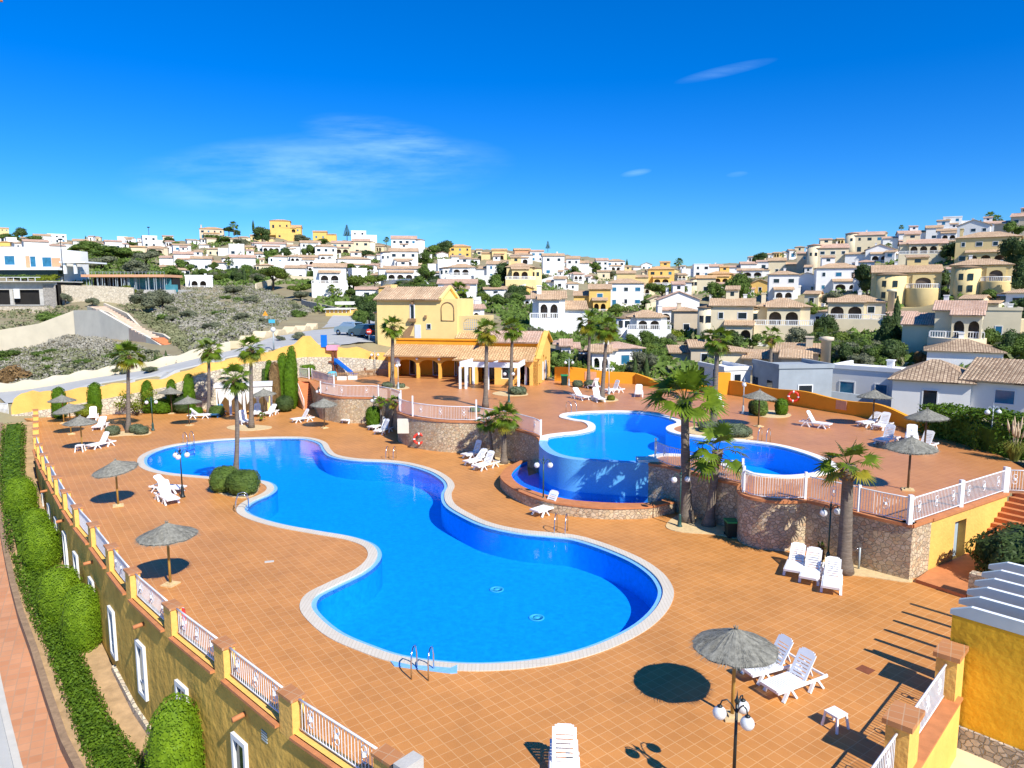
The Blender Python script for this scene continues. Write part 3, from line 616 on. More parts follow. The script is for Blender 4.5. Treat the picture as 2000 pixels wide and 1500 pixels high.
# ------------------------------------------------------------------ railings
RG = 'white bar railings round the terraces'
def railing(pts, z, label, h=1.0, bar=.115, posts=(0,-1), ph=None, orn=0, loc=None, off=.14, sk=1, lift=.06, pr=.05):
    w = [Vector((p[0], p[1])) for p in pts]
    if sk > 1: w = smooth(w, False, sk)
    o = (w[0].x, w[0].y, z); t = thing('railing', label, 'railing', o, 0, RG)
    L = [0]
    for i in range(len(w)-1): L.append(L[-1]+(w[i+1]-w[i]).length)
    def at(s):
        for i in range(len(w)-1):
            if s <= L[i+1] or i == len(w)-2:
                q = (s-L[i])/max(1e-6, L[i+1]-L[i]); d = (w[i+1]-w[i]).normalized(); return w[i].lerp(w[i+1], q)+Vector((-d.y, d.x))*off
    n = max(2, int(L[-1]/bar)); k = max(2, int(L[-1]/.6)); V3 = lambda p, zz: Vector((p.x, p.y, zz))
    pts_ = [at(L[-1]*i/k) for i in range(k+1)]
    MB().tube([V3(p, z+h) for p in pts_], .03, 6).build('top_rail', M['whitemetal'], t, o)
    MB().tube([V3(p, z+lift+.04) for p in pts_], .022, 4).build('bottom_rail', M['whitemetal'], t, o)
    b = MB()
    for i in range(1, n): p = at(L[-1]*i/n); b.tube([V3(p, z+lift+.04), V3(p, z+h)], .012, 4, cap=False)
    b.build('bars', M['whitemetal'], t, o)
    if orn:
        for j in range(orn):
            b = MB(); s = L[-1]*(j+.5)/orn; p = at(s); d = (at(min(L[-1], s+.05))-at(s-.05)).normalized(); c = V3(p, z+.1+h*.5); d3 = Vector((d.x, d.y, 0))
            for sg in (1,-1):
                ring = [c+d3*(.10*cos(a_))+Vector((0,0,sg*.11+.11*sin(a_))) for a_ in [2*pi*q/10 for q in range(11)]]
                b.tube(ring, .014, 4)
            b.box(c.x-.04, c.x+.04, c.y-.04, c.y+.04, c.z-.05, c.z+.05)
            b.build('ornament', M['whitemetal'], t, o)
    for i in posts:
        p = at(0 if i == 0 else L[-1] if i == -1 else L[-1]*i)
        MB().box(p.x-pr, p.x+pr, p.y-pr, p.y+pr, z, z+(ph or h+.12)).build('post', M['whitemetal'], t, o)
    return t
R_ = lambda l: [U(a, c) for a, c in l]
railing(R_([(607,741),(628,748),(650,756)]), ZU, 'short white railing round the top of the orange staircase', posts=(0,-1))
railing(R_([(566,735),(604,740)]), ZU, 'white railing at the top of the stairs beside the cypress hedge', off=0)
railing(R_(TERR[2:]), ZU, 'white railing along the playground terrace above the curved stone wall', sk=3, orn=3)
railing(R_(NOTCH), ZU, 'white railing above the shaded wall and the two little palms', posts=(-1,))
railing(R_(BAST[:5]), ZU, 'short white railing on the shaded end of the bulging stone wall', sk=2, posts=(-1,), ph=1.5)
railing(R_(BAST[4:8]), ZU, 'long white railing on the bulging stone wall with the lifebuoy', sk=2, posts=(-1,), ph=1.5, orn=3)
railing(R_(BAST[7:-1]+[(1052,855)]), ZU, 'white railing between the double palm and the raised pool', sk=2, posts=(-1,), orn=3)
railing(R_([(1275,899),(1300,910.5),(1330,918),(1382,932),(1446,946)]), ZU, 'white railing behind the two big leaning palms', posts=(0,-1), orn=3, ph=1.2)
railing(R_(BR), ZU, 'white railing curving round the stone bastion', sk=2, posts=(.3,-1), ph=1.2)
railing(R_(WR2), ZU, 'white railing on the brown stone wall behind the palm and three loungers', posts=(.5,), orn=2)
railing(R_([SIDE[0], SIDE2[1]]), ZU, 'white railing with scroll ornaments above the yellow wall and its door', posts=(0,.5,-1), ph=1.15, orn=6, pr=.08)
railing(R_([(1970,963),(2050,966)]), ZU, 'white railing at the top of the right hand stairs', posts=(0,), orn=3)
# ------------------------------------------------------------------ left facade with its parapet
FG = 'yellow parapet pillars with terracotta caps'
fo = (PIL[2].x, PIL[2].y, 0)
fac = thing('facade', 'long yellow plastered facade with narrow white windows below the terrace', 'building', fo)
outw = [p for p in PIL]
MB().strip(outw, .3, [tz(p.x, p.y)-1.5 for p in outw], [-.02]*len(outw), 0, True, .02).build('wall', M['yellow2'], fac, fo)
b = MB(); b.strip(outw, .34, -.02, .2, 0, False, 0); b.build('parapet', M['yellow'], fac, fo)
b = MB(); b.strip(outw[:7], .5, [tz(p.x, p.y)-1 for p in outw[:7]], [tz(p.x, p.y)+.9-.06*i for i, p in enumerate(outw[:7])], 0, False, .05); b.build('plinth', M['stone2'], fac, fo)
def onfacade(px, py, poly=outw, off=.17):
    d = ray(px, py); best = None
    for i in range(len(poly)-1):
        a, c = poly[i], poly[i+1]; e = (c-a).normalized(); nn = Vector((-e.y, e.x)); aa = a+nn*off
        den = d[0]*nn.x+d[1]*nn.y
        if abs(den) < 1e-6: continue
        t = (aa.x*nn.x+aa.y*nn.y)/den; q = Vector((d[0]*t, d[1]*t)); s = (q-aa).dot(e)
        if t > 0 and -.05 <= s <= (c-a).length+.05 and (best is None or t < best[0]): best = (t, q, e, nn, CAMZ+d[2]*t)
    return best
for k, (px, yt, yb) in enumerate([(470,1440,1545),(357,1335,1440),(276,1255,1362),(219,1188,1284),(180,1130,1215),(149,1080,1165),(127,1040,1118),(110,1012,1085),(96,985,1050),(84,962,1022)]):
    h1 = onfacade(px, yt); h2 = onfacade(px, yb)
    if not h1 or not h2: continue
    q, e, nn = h1[1], h1[2], h1[3]; z1 = h1[4]; z0 = z1-2.0; hw = .42
    w = MB(); E3 = Vector((e.x,e.y,0)); N3 = Vector((nn.x,nn.y,0)); c = Vector((q.x,q.y,0))
    for x0, x1, a0, a1 in ((-hw,-hw+.12,z0,z1),(hw-.12,hw,z0,z1),(-hw+.12,hw-.12,z0,z0+.14),(-hw+.12,hw-.12,z1-.14,z1)):
        w.prism([c+E3*x0-N3*.05, c+E3*x1-N3*.05, c+E3*x1+N3*.10, c+E3*x0+N3*.10], a0, a1, 0, bottom=True)
    fr = w.build('window', M['frame'], fac, fo)
    MB().prism([c+E3*(-hw+.12)-N3*.05, c+E3*(hw-.12)-N3*.05, c+E3*(hw-.12)+N3*.012, c+E3*(-hw+.12)+N3*.012], z0+.14, z1-.14, 0).build('pane', M['glass'], fr, fo)
    MB().prism([c+E3*(-hw+.12)-N3*.02, c+E3*(hw-.12)-N3*.02, c+E3*(hw-.12)+N3*.05, c+E3*(-hw+.12)+N3*.05], z0+.5, z0+.55, 0).build('glazing_bar', M['frame'], fr, fo)
for px, py in ((478,1394),(281,1218),(181,1097),(125,1016),(92,958),(1,1)):
    h1 = onfacade(px, py)
    if h1:
        q = Vector((h1[1].x,h1[1].y,h1[4])); N3 = Vector((h1[3].x,h1[3].y,0))
        MB().tube([q-N3*.1, q+N3*.35-Vector((0,0,.03))], .075, 8).build('drain_spout', M['terra'], fac, fo)
h1 = onfacade(517,1438)
if h1:
    q = Vector((h1[1].x,h1[1].y,h1[4])); E3 = Vector((h1[2].x,h1[2].y,0)); b = MB()
    for i in range(4): b.beam(q-E3*.15+Vector((0,0,-.12+.08*i)), q+E3*.15+Vector((0,0,-.12+.08*i)), .04, .04)
    b.build('vent', M['greymetal'], fac, fo)
PDESC = ['nearest the bottom edge with a white meter box','second from the meter box','third from the meter box','fourth, beside the near thatched parasol','fifth, left of the near thatched parasol']
for i, p in enumerate(PIL[1:], 1):
    e = (PIL[i-1]-PIL[min(i+1, len(PIL)-1)]).normalized(); rz = atan2(e.y, e.x)
    lb = ('yellow parapet pillar '+PDESC[i-1]) if i-1 < len(PDESC) else 'small yellow parapet pillar in the receding row above the hedge strip'
    t = thing('parapet_pillar', lb, 'pillar', (p.x, p.y, 0), rz, FG)
    MB().box(-.31,.31,-.17,.17,.0,1.04).build('shaft', M['yellow'], t)
    MB().box(-.35,.35,-.215,.215,1.04,1.11).build('cap', M['terracap'], t)
p = PIL[1]; e = (PIL[1]-PIL[2]).normalized(); q = p+e*.62+Vector((e.y,-e.x))*-.02
t = tag(MB().box(-.16,.16,-.28,.28,0,1.25).build('meter_box', M['concrete'], loc=(q.x,q.y,0), rz=atan2(e.y,e.x)), 'white meter box standing against the nearest parapet pillar', 'box')
RD = ['nearest the meter box','second from the meter box','third from the meter box','beside the near thatched parasol','left of the near thatched parasol']
for i in range(0, len(PIL)-1):
    a, c = PIL[i], PIL[i+1]; e = (c-a).normalized(); L0 = (c-a).length
    if L0 < 1.2 or i > len(PIL)-6: continue
    lb = 'white bar railing on the yellow parapet, '+(RD[i-1] if 1 <= i <= 5 else 'small in the receding row')
    railing([a+e*.33, c-e*.33], .2, lb, h=.86, posts=(), orn=(3 if i < 6 else 0), off=0, bar=.12, lift=.05)
    q0, q1 = a+e*.33, c-e*.33
    b = MB(); b.strip([q0, q1], .16, .12, .2, 0, False, .22)
    b.build('sill', M['terra'], fac, fo)
# right parapet
RD2 = ['beside the yellow pergola wall','second from the pergola, casting a broad shadow','near the bottom edge']
for i, p in enumerate(RP[:3]):
    e = (RP[0]-RP[1]).normalized(); rz = atan2(e.y, e.x)
    t = thing('parapet_pillar', 'stout yellow pillar with terracotta cap, '+RD2[i], 'pillar', (p.x, p.y, 0), rz, FG)
    MB().box(-.42,.42,-.25,.25,-3.2,1.2).build('shaft', M['yellow'], t); MB().box(-.5,.5,-.32,.32,1.2,1.33).build('cap', M['terracap'], t)
    if i < 2:
        c = RP[i+1]; railing([p-e*.45, c+e*.45], .05, 'white bar railing '+['between the pillars next to the pergola','at the bottom right corner'][i], h=1.0, posts=(), orn=3, off=0, bar=.12)
t = thing('parapet_wall', 'bright yellow parapet wall dropping to the sandy garden at the bottom right', 'wall', (RP[1].x, RP[1].y, 0))
MB().strip([RP[3], RP[0]], .4, -3.4, .0, 0, False, -.12).build('wall_body', M['yellow'], t, (RP[1].x, RP[1].y, 0))
MB().strip([RP[3], RP[0]], .55, .0, .06, 0, False, -.1).build('wall_cap', M['terra'], t, (RP[1].x, RP[1].y, 0))
# ------------------------------------------------------------------ pergola house on the right
vd = Vector((.66,-.75)).normalized(); c0 = Vector((12.55,18.75))-vd*.38; ud = Vector((.70,.71)).normalized()
t = thing('pergola', 'yellow walled pergola with deep white beams at the right edge', 'pergola', (c0.x, c0.y, 0))
o = (c0.x, c0.y, 0)
MB().strip([c0, c0+vd*6.5], .3, -2.7, 2.06, 0, False, .15).build('wall', M['yellow4'], t, o)
MB().strip([c0-vd*.0, c0+vd*6.5], .42, -2.9, -1.07, 0, False, .12).build('plinth', M['stone3'], t, o)
MB().strip([c0+ud*.3, c0+ud*5.2], .25, 1.82, 2.06, 0, False, -2.6).build('edge_beam', M['beamwhite'], t, o)
for k in range(6):
    s = c0+ud*(.06+k*.92)-vd*.06; e = s+vd*7.2; V = lambda p, z: (p.x, p.y, z); th = ud*.07; z1, z0 = 2.42, 2.07
    b = MB(); m = s+vd*.55
    prof = [(s, z1-.13),(m, z1),(e, z1),(e, z0),(m*1, z0),(s, z0+.02)]
    A = [V(p-th, z) for p, z in ((s+vd*.0, z0+.0),(e, z0),(e, z1),(s+vd*.5, z1),(s, z0+.12))]; B = [V(p+th, z) for p, z in ((s, z0),(e, z0),(e, z1),(s+vd*.5, z1),(s, z0+.12))]
    n = 5; b.add(A+B, [tuple(range(n)), tuple(range(n, 2*n))[::-1]]+[(i, n+i, n+(i+1)%n, (i+1)%n) for i in range(n)], 0)
    b.m[-3] = 1; b.m[-4] = 1  # top and far end stay white, the sides carry painted shade
    b.build('beam', [M['beamshade'], M['beamwhite']], t, o)
w0 = c0+ud*5.3
MB().strip([w0+vd*.6, w0+vd*6], .4, -.3, 1.3, 0, False, 0).build('back_wall', M['stone'], t, o)
q0, q1 = P(1788,1138,0), P(1886,1170,0); q2 = AW
tag(MB().prism([q0, q1, q1+uu*3.4, q2+uu*3.4, q2+vv*.05][::1], 0, .14).build('landing_step', M['terra']), kind='structure')
# ------------------------------------------------------------------ loungers
def make_lounger(m, ang=58):
    root = thing('sun_lounger', 'white plastic sun lounger', 'sun lounger')
    b = MB()                                            # frame: two side rails with V legs, x runs from the foot end to the head end
    for s in (-1, 1):
        y = s*.31
        b.beam((.02,y,.30),(1.92,y,.31),.045,.075)
        b.beam((1.90,y-.0,.31),(1.96,y,.33),.05,.08)
    b.beam((.04,-.31,.30),(.04,.31,.30),.05,.06); b.beam((1.9,-.31,.31),(1.9,.31,.31),.05,.06); b.beam((1.12,-.3,.29),(1.12,.3,.29),.05,.05)
    b.build('frame', m, root)
    for x0, x1 in ((.42,.22),(.52,.72),(1.42,1.24),(1.56,1.78)):
        for s in (-1, 1):
            MB().beam((x0,s*.31,.28),(x1,s*.33,.0),.06,.09,0,(0,1,0)).build('leg', m, root)
    b = MB(); b.box(.0,.14,-.27,.27,.325,.36)
    for i in range(13):
        x = .155+i*.076; b.box(x,x+.062,-.27,.27,.327,.352)
    b.box(-.0,1.13,-.29,-.25,.315,.358); b.box(-.0,1.13,.25,.29,.315,.358)
    b.build('seat', m, root)
    b = MB(); a = radians(ang); h = Vector((1.13,0,.35)); dx = Vector((cos(a),0,sin(a))); nx = Vector((-sin(a),0,cos(a)))
    def slab(s0, s1, y0, y1, t=.03):
        A = [h+dx*s+Vector((0,y,0))+nx*q for s in (s0, s1) for y in (y0, y1) for q in (0, t)]
        b.add(A, [(0,2,3,1),(4,5,7,6),(0,1,5,4),(2,6,7,3),(1,3,7,5),(0,4,6,2)])
    for y0, y1 in ((-.28,-.2),(.2,.28)): slab(0,.74,y0,y1)
    for i in range(6): slab(.02+i*.095,.085+i*.095,-.2,.2)
    slab(.585,.74,-.2,.2); slab(.74,.79,-.22,.22); slab(.79,.81,-.16,.16)
    b.build('backrest', m, root)
    b = MB(); b.beam(h+dx*.45-nx*.01, (1.3+.32*sin(a),0,.31), .3, .025); b.build('back_support', m, root)
    return Kit(root)
LW, LB, LW2, LW3 = make_lounger(M['resin']), make_lounger(M['blueresin']), make_lounger(M['resin'], 42), make_lounger(M['resin'], 68)
LG = 'sun loungers on the terraces'
LOUNGE = [ # foot pixel, head pixel, level, label
 ((1449,1331),(1556,1303),0,'white lounger with raised back under the near thatched parasol, the farther of the pair'),
 ((1497,1366),(1596,1330),0,'white lounger with raised back beside the near parasol, the nearer of the pair'),
 ((1103,1590),(1101,1470),0,'white lounger cut off by the bottom edge of the picture'),
 ((1546,1132),(1560,1098),0,'white lounger, left of the three by the tall palm and stone wall'),
 ((1577,1146),(1592,1112),0,'white lounger, middle of the three by the tall palm and stone wall'),
 ((1622,1166),(1626,1127),0,'white lounger, right of the three at the foot of the tall palm'),
 ((1046,1009),(1090,995),0,'single white lounger against the low wall of the catch basin'),
 ((907,897),(945,889),0,'white lounger at the back of the trio under the double palm'),
 ((907,912),(954,901),0,'white lounger in the middle of the trio under the double palm'),
 ((921,922),(974,908),0,'white lounger at the front of the trio under the double palm'),
 ((718,843),(756,833),0,'white lounger by the two little palms, the farther of two'),
 ((730,852),(766,840),0,'white lounger by the two little palms, the nearer of two'),
 ((655,826),(688,815),0,'white lounger below the curved stone wall, the left of two'),
 ((668,829),(700,820),0,'white lounger below the curved stone wall, the right of two'),
 ((570,826),(609,821),0,'single white lounger at the foot of the orange staircase'),
 ((516,815),(540,807),0,'white lounger under the parasol in front of the white canopy'),
 ((499,819),(506,805),0,'white lounger facing the pool left of the parasol before the white canopy'),
 ((486,833),(468,822),0,'white lounger in the planted bed between two tall palms'),
 ((404,816),(378,817),0,'white lounger beside the dark blue lounger'),
 ((168,880),(224,868),0,'white lounger beside the white side table'),
 ((178,846),(214,829),0,'white lounger behind the grey round bush'),
 ((175,826),(188,812),0,'white lounger beside the clipped cypress and yellow bush'),
 ((349,992),(306,968),0,'white lounger across the front of another beside the three globe lamp'),
 ((364,963),(296,958),0,'white lounger at the foot of the three globe lamp, behind another'),
 ((1622,838),(1566,831),1,'single white lounger in the middle of the upper terrace'),
 ((1674,835),(1722,830),1,'white lounger under the parasol at the ochre wall, the left of two'),
 ((1702,844),(1742,832),1,'white lounger under the parasol at the ochre wall, the right of two'),
 ((1708,872),(1752,861),1,'white lounger lying in the parasol shade before the hedge'),
 ((1782,874),(1779,851),1,'white lounger facing the pool between two parasols at the hedge'),
 ((1774,886),(1832,872),1,'white lounger beside the parasol pole in front of the hedge'),
 ((1143,782),(1124,778),1,'white lounger left of the planted bed with two palms'),
 ((1176,787),(1160,780),1,'white lounger in front of the planted bed with two palms'),
 ((1186,768),(1210,766),1,'white lounger beside the lamp at the ochre wall'),
 ((1247,778),(1248,769),1,'lone white lounger facing the pool before the shaded ochre wall'),
 ((1150,758),(1166,761),1,'white lounger between the two palms and their grey bushes'),
 ((1405,797),(1400,788),1,'white lounger half hidden behind the tall palm trunk on the upper terrace'),
]
def place(kit, a, c, lvl, label, group, sc=1):
    z = ZU if lvl else 0.0; p = P(*a, z); q = P(*c, z); rz = atan2(q.y-p.y, q.x-p.x); m = (p+q)/2
    p = m-Vector((cos(rz), sin(rz), 0))*.95*sc
    return kit.put((p.x, p.y, z+.002), rz, label, group, sc)
for k, (a, c, l, lb) in enumerate(LOUNGE): place(LW if k < 2 else (LW2, LW, LW3, LW2, LW)[k % 5], a, c, l, lb, LG)
place(LB, (410,819), (440,808), 0, 'dark blue sun lounger beside a clipped bush', LG)
# ------------------------------------------------------------------ thatched parasols
def make_parasol(seed, wood, tilt):
    R = random.Random(seed); root = thing('thatched_parasol', 'thatched parasol', 'parasol')
    MB().tube([(0,0,0),(0,0,2.25)], [.05,.045], 10).build('pole', wood, root)
    MB().box(-.25,.25,-.25,.25,0,.05).box(-.12,.12,-.12,.12,.05,.1).build('base', M['sand'], root)
    b = MB(); n = 40; rings = [(.03,2.42),(.12,2.37),(.35,2.25),(.7,2.09),(.98,1.98),(1.06,1.93)]
    vs = []; tx, ty = tilt
    zf = lambda x, y, z: z+x*tx+y*ty
    for i, (r, z) in enumerate(rings):
        for j in range(n):
            a = 2*pi*j/n; r2 = r*(1+R.uniform(-.03,.03)); x, y = r2*cos(a), r2*sin(a); vs.append((x, y, zf(x, y, z+R.uniform(-.012,.012))))
    fs = [(i*n+j, (i+1)*n+j, (i+1)*n+(j+1)%n, i*n+(j+1)%n) for i in range(len(rings)-1) for j in range(n)]+[tuple(range(n))]
    b.add(vs, fs, 0, False)
    b.add([(v[0]*.97, v[1]*.97, v[2]-.05) for v in vs], [f[::-1] for f in fs], 0, False)
    for _ in range(2600):                               # straw strands
        a = R.uniform(0, 2*pi); r = sqrt(R.uniform(.01, 1))*1.04; z = 2.42-.49*(r/1.06)**.86; l = R.uniform(.10,.24); w = R.uniform(.004,.010)
        a2 = a+R.uniform(-.10,.10); dr = Vector((cos(a2), sin(a2), 0)); p = Vector((cos(a)*r, sin(a)*r, 0)); tn = Vector((-dr.y, dr.x, 0))
        q = p+dr*l; z2 = z-.46*l+R.uniform(-.015,.02)
        if r > .9: z2 -= R.uniform(0,.06)
        b.add([(p-tn*w)[:2]+(zf(p.x,p.y,z+.012),), (p+tn*w)[:2]+(zf(p.x,p.y,z+.012),), q[:2]+(zf(q.x,q.y,z2+.02),)], [(0,1,2)])
    for _ in range(26):
        a = R.uniform(0, 2*pi); b.tube([(cos(a)*.02,sin(a)*.02,2.38),(cos(a)*.06,sin(a)*.06,2.47+R.uniform(0,.05))], [.012,.004], 4)
    b.build('canopy', M['thatch'], root)
    b = MB()
    for k in range(8):
        a = 2*pi*k/8; b.beam((.05*cos(a),.05*sin(a),2.2), (.9*cos(a),.9*sin(a),zf(.9*cos(a),.9*sin(a),1.93)), .03, .03)
    b.build('ribs', wood, root)
    return Kit(root)
UA, UB, UC = make_parasol(1, M['polewood'], (.0,-.02)), make_parasol(2, M['polewood'], (.16,.06)), make_parasol(5, M['poledark'], (-.05,.02))
UG = 'thatched parasols on the terraces'
PARA = [((1430,1400),0,UA,'large grey thatched parasol on a yellow pole, nearest, beside two loungers'),
 ((333,1142),0,UA,'grey thatched parasol near the left parapet railing'),
 ((231,988),0,UB,'tilted thatched parasol beside the left tip of the pool'),
 ((161,879),0,UA,'thatched parasol above the white side table'),
 ((139,848),0,UB,'tilted thatched parasol behind the one with the side table'),
 ((125,827),0,UA,'thatched parasol next to the clipped cypress at the yellow corner wall'),
 ((336,808),0,UC,'thatched parasol in front of a clipped cypress, left of the pale stone wall'),
 ((370,831),0,UC,'thatched parasol beside the dark blue lounger'),
 ((517,812),0,UC,'thatched parasol in front of the white canopy'),
 ((634,836),0,UC,'thatched parasol at the foot of the orange staircase wall'),
 ((1481,833),1,UC,'thatched parasol in front of two round bushes on the upper terrace'),
 ((1704,832),1,UC,'thatched parasol at the end of the wavy ochre wall'),
 ((1805,883),1,UC,'thatched parasol in front of the dark hedge'),
 ((1773,957),1,UC,'thatched parasol on a long dark pole at the corner above the yellow wall')]
for k, (a, l, kit, lb) in enumerate(PARA):
    p = P(*a, ZU if l else 0); kit.put(p, k*1.3 if kit is not UB else .3+k*.1, lb, UG)
# ------------------------------------------------------------------ globe lamps
def make_lamp(n, m, h=2.62):
    root = thing('lamp_post', 'globe lamp post', 'lamp post')
    MB().lathe([(.14,0),(.14,.05),(.10,.1),(.085,.3),(.075,.55),(.06,.6),(.045,.65)], 10).build('base', m, root)
    MB().tube([(0,0,.6),(0,0,h-.1)], [.04,.03], 8).lathe([(.03,0),(.06,.06),(.03,.12),(.012,.2),(.002,.3)], 8, (0,0,h-.1)).build('post', m, root)
    for k in range(n):
        a = 2*pi*k/n; c, s = cos(a), sin(a)
        ar = MB().tube([(c*r, s*r, z) for r, z in ((.02,h-.28),(.10,h-.12),(.2,h-.02),(.3,h-.05),(.34,h-.16))], .016, 6).lathe([(.05,0),(.06,.03),(.02,.06)], 8, (c*.34,s*.34,h-.2)).build('arm', m, root)
        MB().ball((c*.34,s*.34,h-.33), .145, 16).build('globe', M['globe'], ar)
    return Kit(root)
L3, L2, L2g = make_lamp(3, M['blackmetal']), make_lamp(2, M['greenmetal']), make_lamp(2, M['greymetal'], 2.5)
LGp = 'globe lamp posts on the terraces'
for (a, l, kit, rz, lb) in [((1430,1592),0,L3,-1.2,'black lamp post with three white globes beside the near parasol'),
 ((357,971),0,L3,-1.45,'black lamp post with three white globes in front of the pool tip'),
 ((299,841),0,L2,.3,'lamp post with two globes right of the leftmost palm'),
 ((1061,994),0,L2,.0,'lamp post with two globes against the catch basin wall'),
 ((1327,1029),0,L2,.2,'lamp post with globes beside the big leaning palm trunk'),
 ((1616,1108),0,L2,.3,'dark lamp post between the three loungers and the palm'),
 ((1451,809),1,L2g,1.3,'lamp post left of the parasol with two bushes'),
 ((1933,880),1,L2g,.1,'pale lamp post with two globes in front of the hedge and pampas grass'),
 ((994,786),1,L2,.1,'lamp post with two globes in front of the white terrace frame'),
 ((778,760),1,L2g,1.4,'lamp post beside the palm in front of the arcade'),
 ((733,733),1,L2g,.2,'lamp post at the left end of the arcade'),
 ((624,814),0,L2,1.5,'lamp post at the shaded foot of the orange staircase'),
 ((731,836),0,L2,1.4,'lamp post in front of the clipped bush by the little palms'),
 ((945,881),0,L2,.2,'lamp post in the shade under the double palm'),
 ((1111,753),1,L2g,.0,'lamp post with two globes beside the green bin'),
 ((1189,770),1,L2g,.2,'lamp post beside the lounger and the two upper palms')]:
    kit.put(P(*a, ZU if l else 0), rz, lb, LGp)
# ------------------------------------------------------------------ palms
def make_crown(seed, nf, r, droop, M_, parent, yellow=.1, name='crown', zc_=0, blade=.62):
    R = random.Random(seed); b = MB(); GA = 2.39996
    for k in range(nf):
        q = (k+.5)/nf; el = pi/2*.96-(pi/2+droop)*q**.8; az = k*GA+R.uniform(-.2,.2)
        pl = r*R.uniform(.55,.72)*(1-.25*(1-q)); mi_ = 1 if (R.random() < yellow and q > .55) else 0
        out = Vector((cos(az), sin(az), 0)); d = out*cos(el)+Vector((0,0,sin(el)))
        p0 = Vector((0,0,zc_))+d*.08; p1 = p0+d*pl*.6; d2 = (d-Vector((0,0,.25+.2*q))).normalized(); p2 = p1+d2*pl*.4
        side = d.cross(Vector((0,0,1)));  side = side.normalized() if side.length > .05 else Vector((-out.y,out.x,0))
        b.tube([p0,p1,p2], [.022,.014,.010], 3, mi_, False, False)
        f = d2; nrm = side.cross(f).normalized(); tw = R.uniform(-.5,.5); side2 = (side*cos(tw)+nrm*sin(tw)).normalized(); nrm2 = side2.cross(f).normalized()
        nb = 19; bl = r*blade*R.uniform(.85,1.1)
        for j in range(nb):
            t = (j/(nb-1)-.5)*2; a = t*1.9; l = bl*(1-.28*abs(t)**1.6)*R.uniform(.9,1.06)
            dv = f*cos(a)+side2*sin(a); cup = nrm2*(.25*abs(t)); dv = (dv+cup*.5).normalized()
            w = l*.07; sd_ = (side2*cos(a)-f*sin(a)).normalized()
            m1 = p2+dv*l*.55; m2 = p2+dv*l+Vector((0,0,-l*R.uniform(.05,.32)))
            b.add([p2, m1-sd_*w, m1+sd_*w, m2-sd_*w*.15, m2+sd_*w*.15], [(0,1,2),(1,3,4,2)], mi_)
    return b.build(name, [M_, M['frondy']], parent, loc=(0,0,0))
def make_skirt(seed, n, r, l, parent, zc_):
    R = random.Random(seed); b = MB()
    for k in range(n):
        az = R.uniform(0,2*pi); out = Vector((cos(az), sin(az), 0)); p = Vector((out.x*.12,out.y*.12,zc_-R.uniform(0,.25))); q = p+out*r*R.uniform(.5,1)+Vector((0,0,-.2)); e = q+out*R.uniform(-.1,.15)+Vector((0,0,-l*R.uniform(.6,1.1)))
        s = Vector((-out.y,out.x,0))
        b.tube([p,q], .014, 3, 0, False, False)
        for j in range(9):
            t = (j-4)/4; b.add([q, q.lerp(e,.5)+s*(t*l*.32+.03), q.lerp(e,.5)+s*(t*l*.32-.03), e+s*t*l*.25], [(0,1,3,2)])
    return b.build('dead_fronds', M['deadfrond'], parent)
def palm(base, ctr, r, label, seed, tr=.16, nf=26, droop=.6, skirt=10, lean=0, group='tall fan palms on the terraces', fat=1.0, yellow=.1, flare=1.6, zb=None):
    p = base; h = ctr.z-p.z; root = thing('fan_palm', label, 'palm tree', p, 0, group); dx, dy = ctr.x-p.x, ctr.y-p.y; R = random.Random(seed)
    pts = []; rs = []
    for i in range(15):
        q = i/14; bend = sin(pi*q)*lean
        pts.append((dx*q+bend, dy*q, h*q)); k = tr*(1-.35*q); k *= 1+(flare-1)*max(0, 1-q*6); 
        if q > .86: k *= 1.25*fat
        rs.append(k*(1+R.uniform(-.03,.03)))
    MB().tube(pts, rs, 12).build('trunk', M['trunk'], root)
    b = MB()                                            # cut leaf bases under the crown
    for k in range(46):
        a = k*2.4; z = h-.05-.55*fat*(k/46); rr = tr*.8; x, y = dx*z/h, dy*z/h; c = Vector((cos(a), sin(a), 0))
        b.beam(Vector((x,y,z))+c*rr*.6, Vector((x,y,z+.13))+c*(rr+.09), .07, .03)
    b.build('leaf_bases', M['deadfrond'], root)
    cr = make_crown(seed, nf, r, droop, M['frond'], root, yellow); cr.location = (dx,dy,h)
    if skirt: make_skirt(seed+1, skirt, r*.28, r*.5, root, 0).location = (dx,dy,h-.1)
    return root
def palmpx(base, ctr, lvl, rpx, label, seed, **k):
    z = {0:0.0, 1:ZU}.get(lvl, lvl) if not isinstance(lvl, Vector) else 0
    p = lvl if isinstance(lvl, Vector) else P(*base, z); c = D(ctr[0], ctr[1], p.y); return palm(p, c, rpx*.86*depth(c)/F, label, seed, **k)
palmpx((251,845),(250,695),0,36,'tall palm left of the two globe lamp, nearest the yellow corner wall',11,tr=.17,yellow=.3)
palmpx((408,812),(408,682),0,29,'tall palm beside the dark blue lounger',12,tr=.17,skirt=16,droop=.9)
palmpx((460,930),(459,738),0,35,'tall palm rising from the clipped bushes in the pool corner',13,tr=.15,droop=.8,skirt=12,lean=.12)
palmpx((491,836),(490,680),0,32,'tall shaggy palm in the bed in front of the white canopy',14,tr=.18,skirt=22,droop=1.0,yellow=.25)
palmpx((766,757),(767,638),1,27,'tall palm at the left end of the arcade',15,tr=.2,skirt=18,droop=.9)
palmpx((948,796),(951,645),1,30,'tall palm with yellowing leaves before the white terrace frame',16,tr=.19,skirt=22,droop=1.0,yellow=.6)
palmpx((997,768),(1001,640),1,28,'tall palm right of the yellowing one, before the white terrace frame',17,tr=.18,skirt=18,droop=.9)
palmpx((1149,752),(1152,628),1,30,'slim tall palm behind the grey bushes, left of the upper pair',18,tr=.17,skirt=12,droop=.9,yellow=.3)
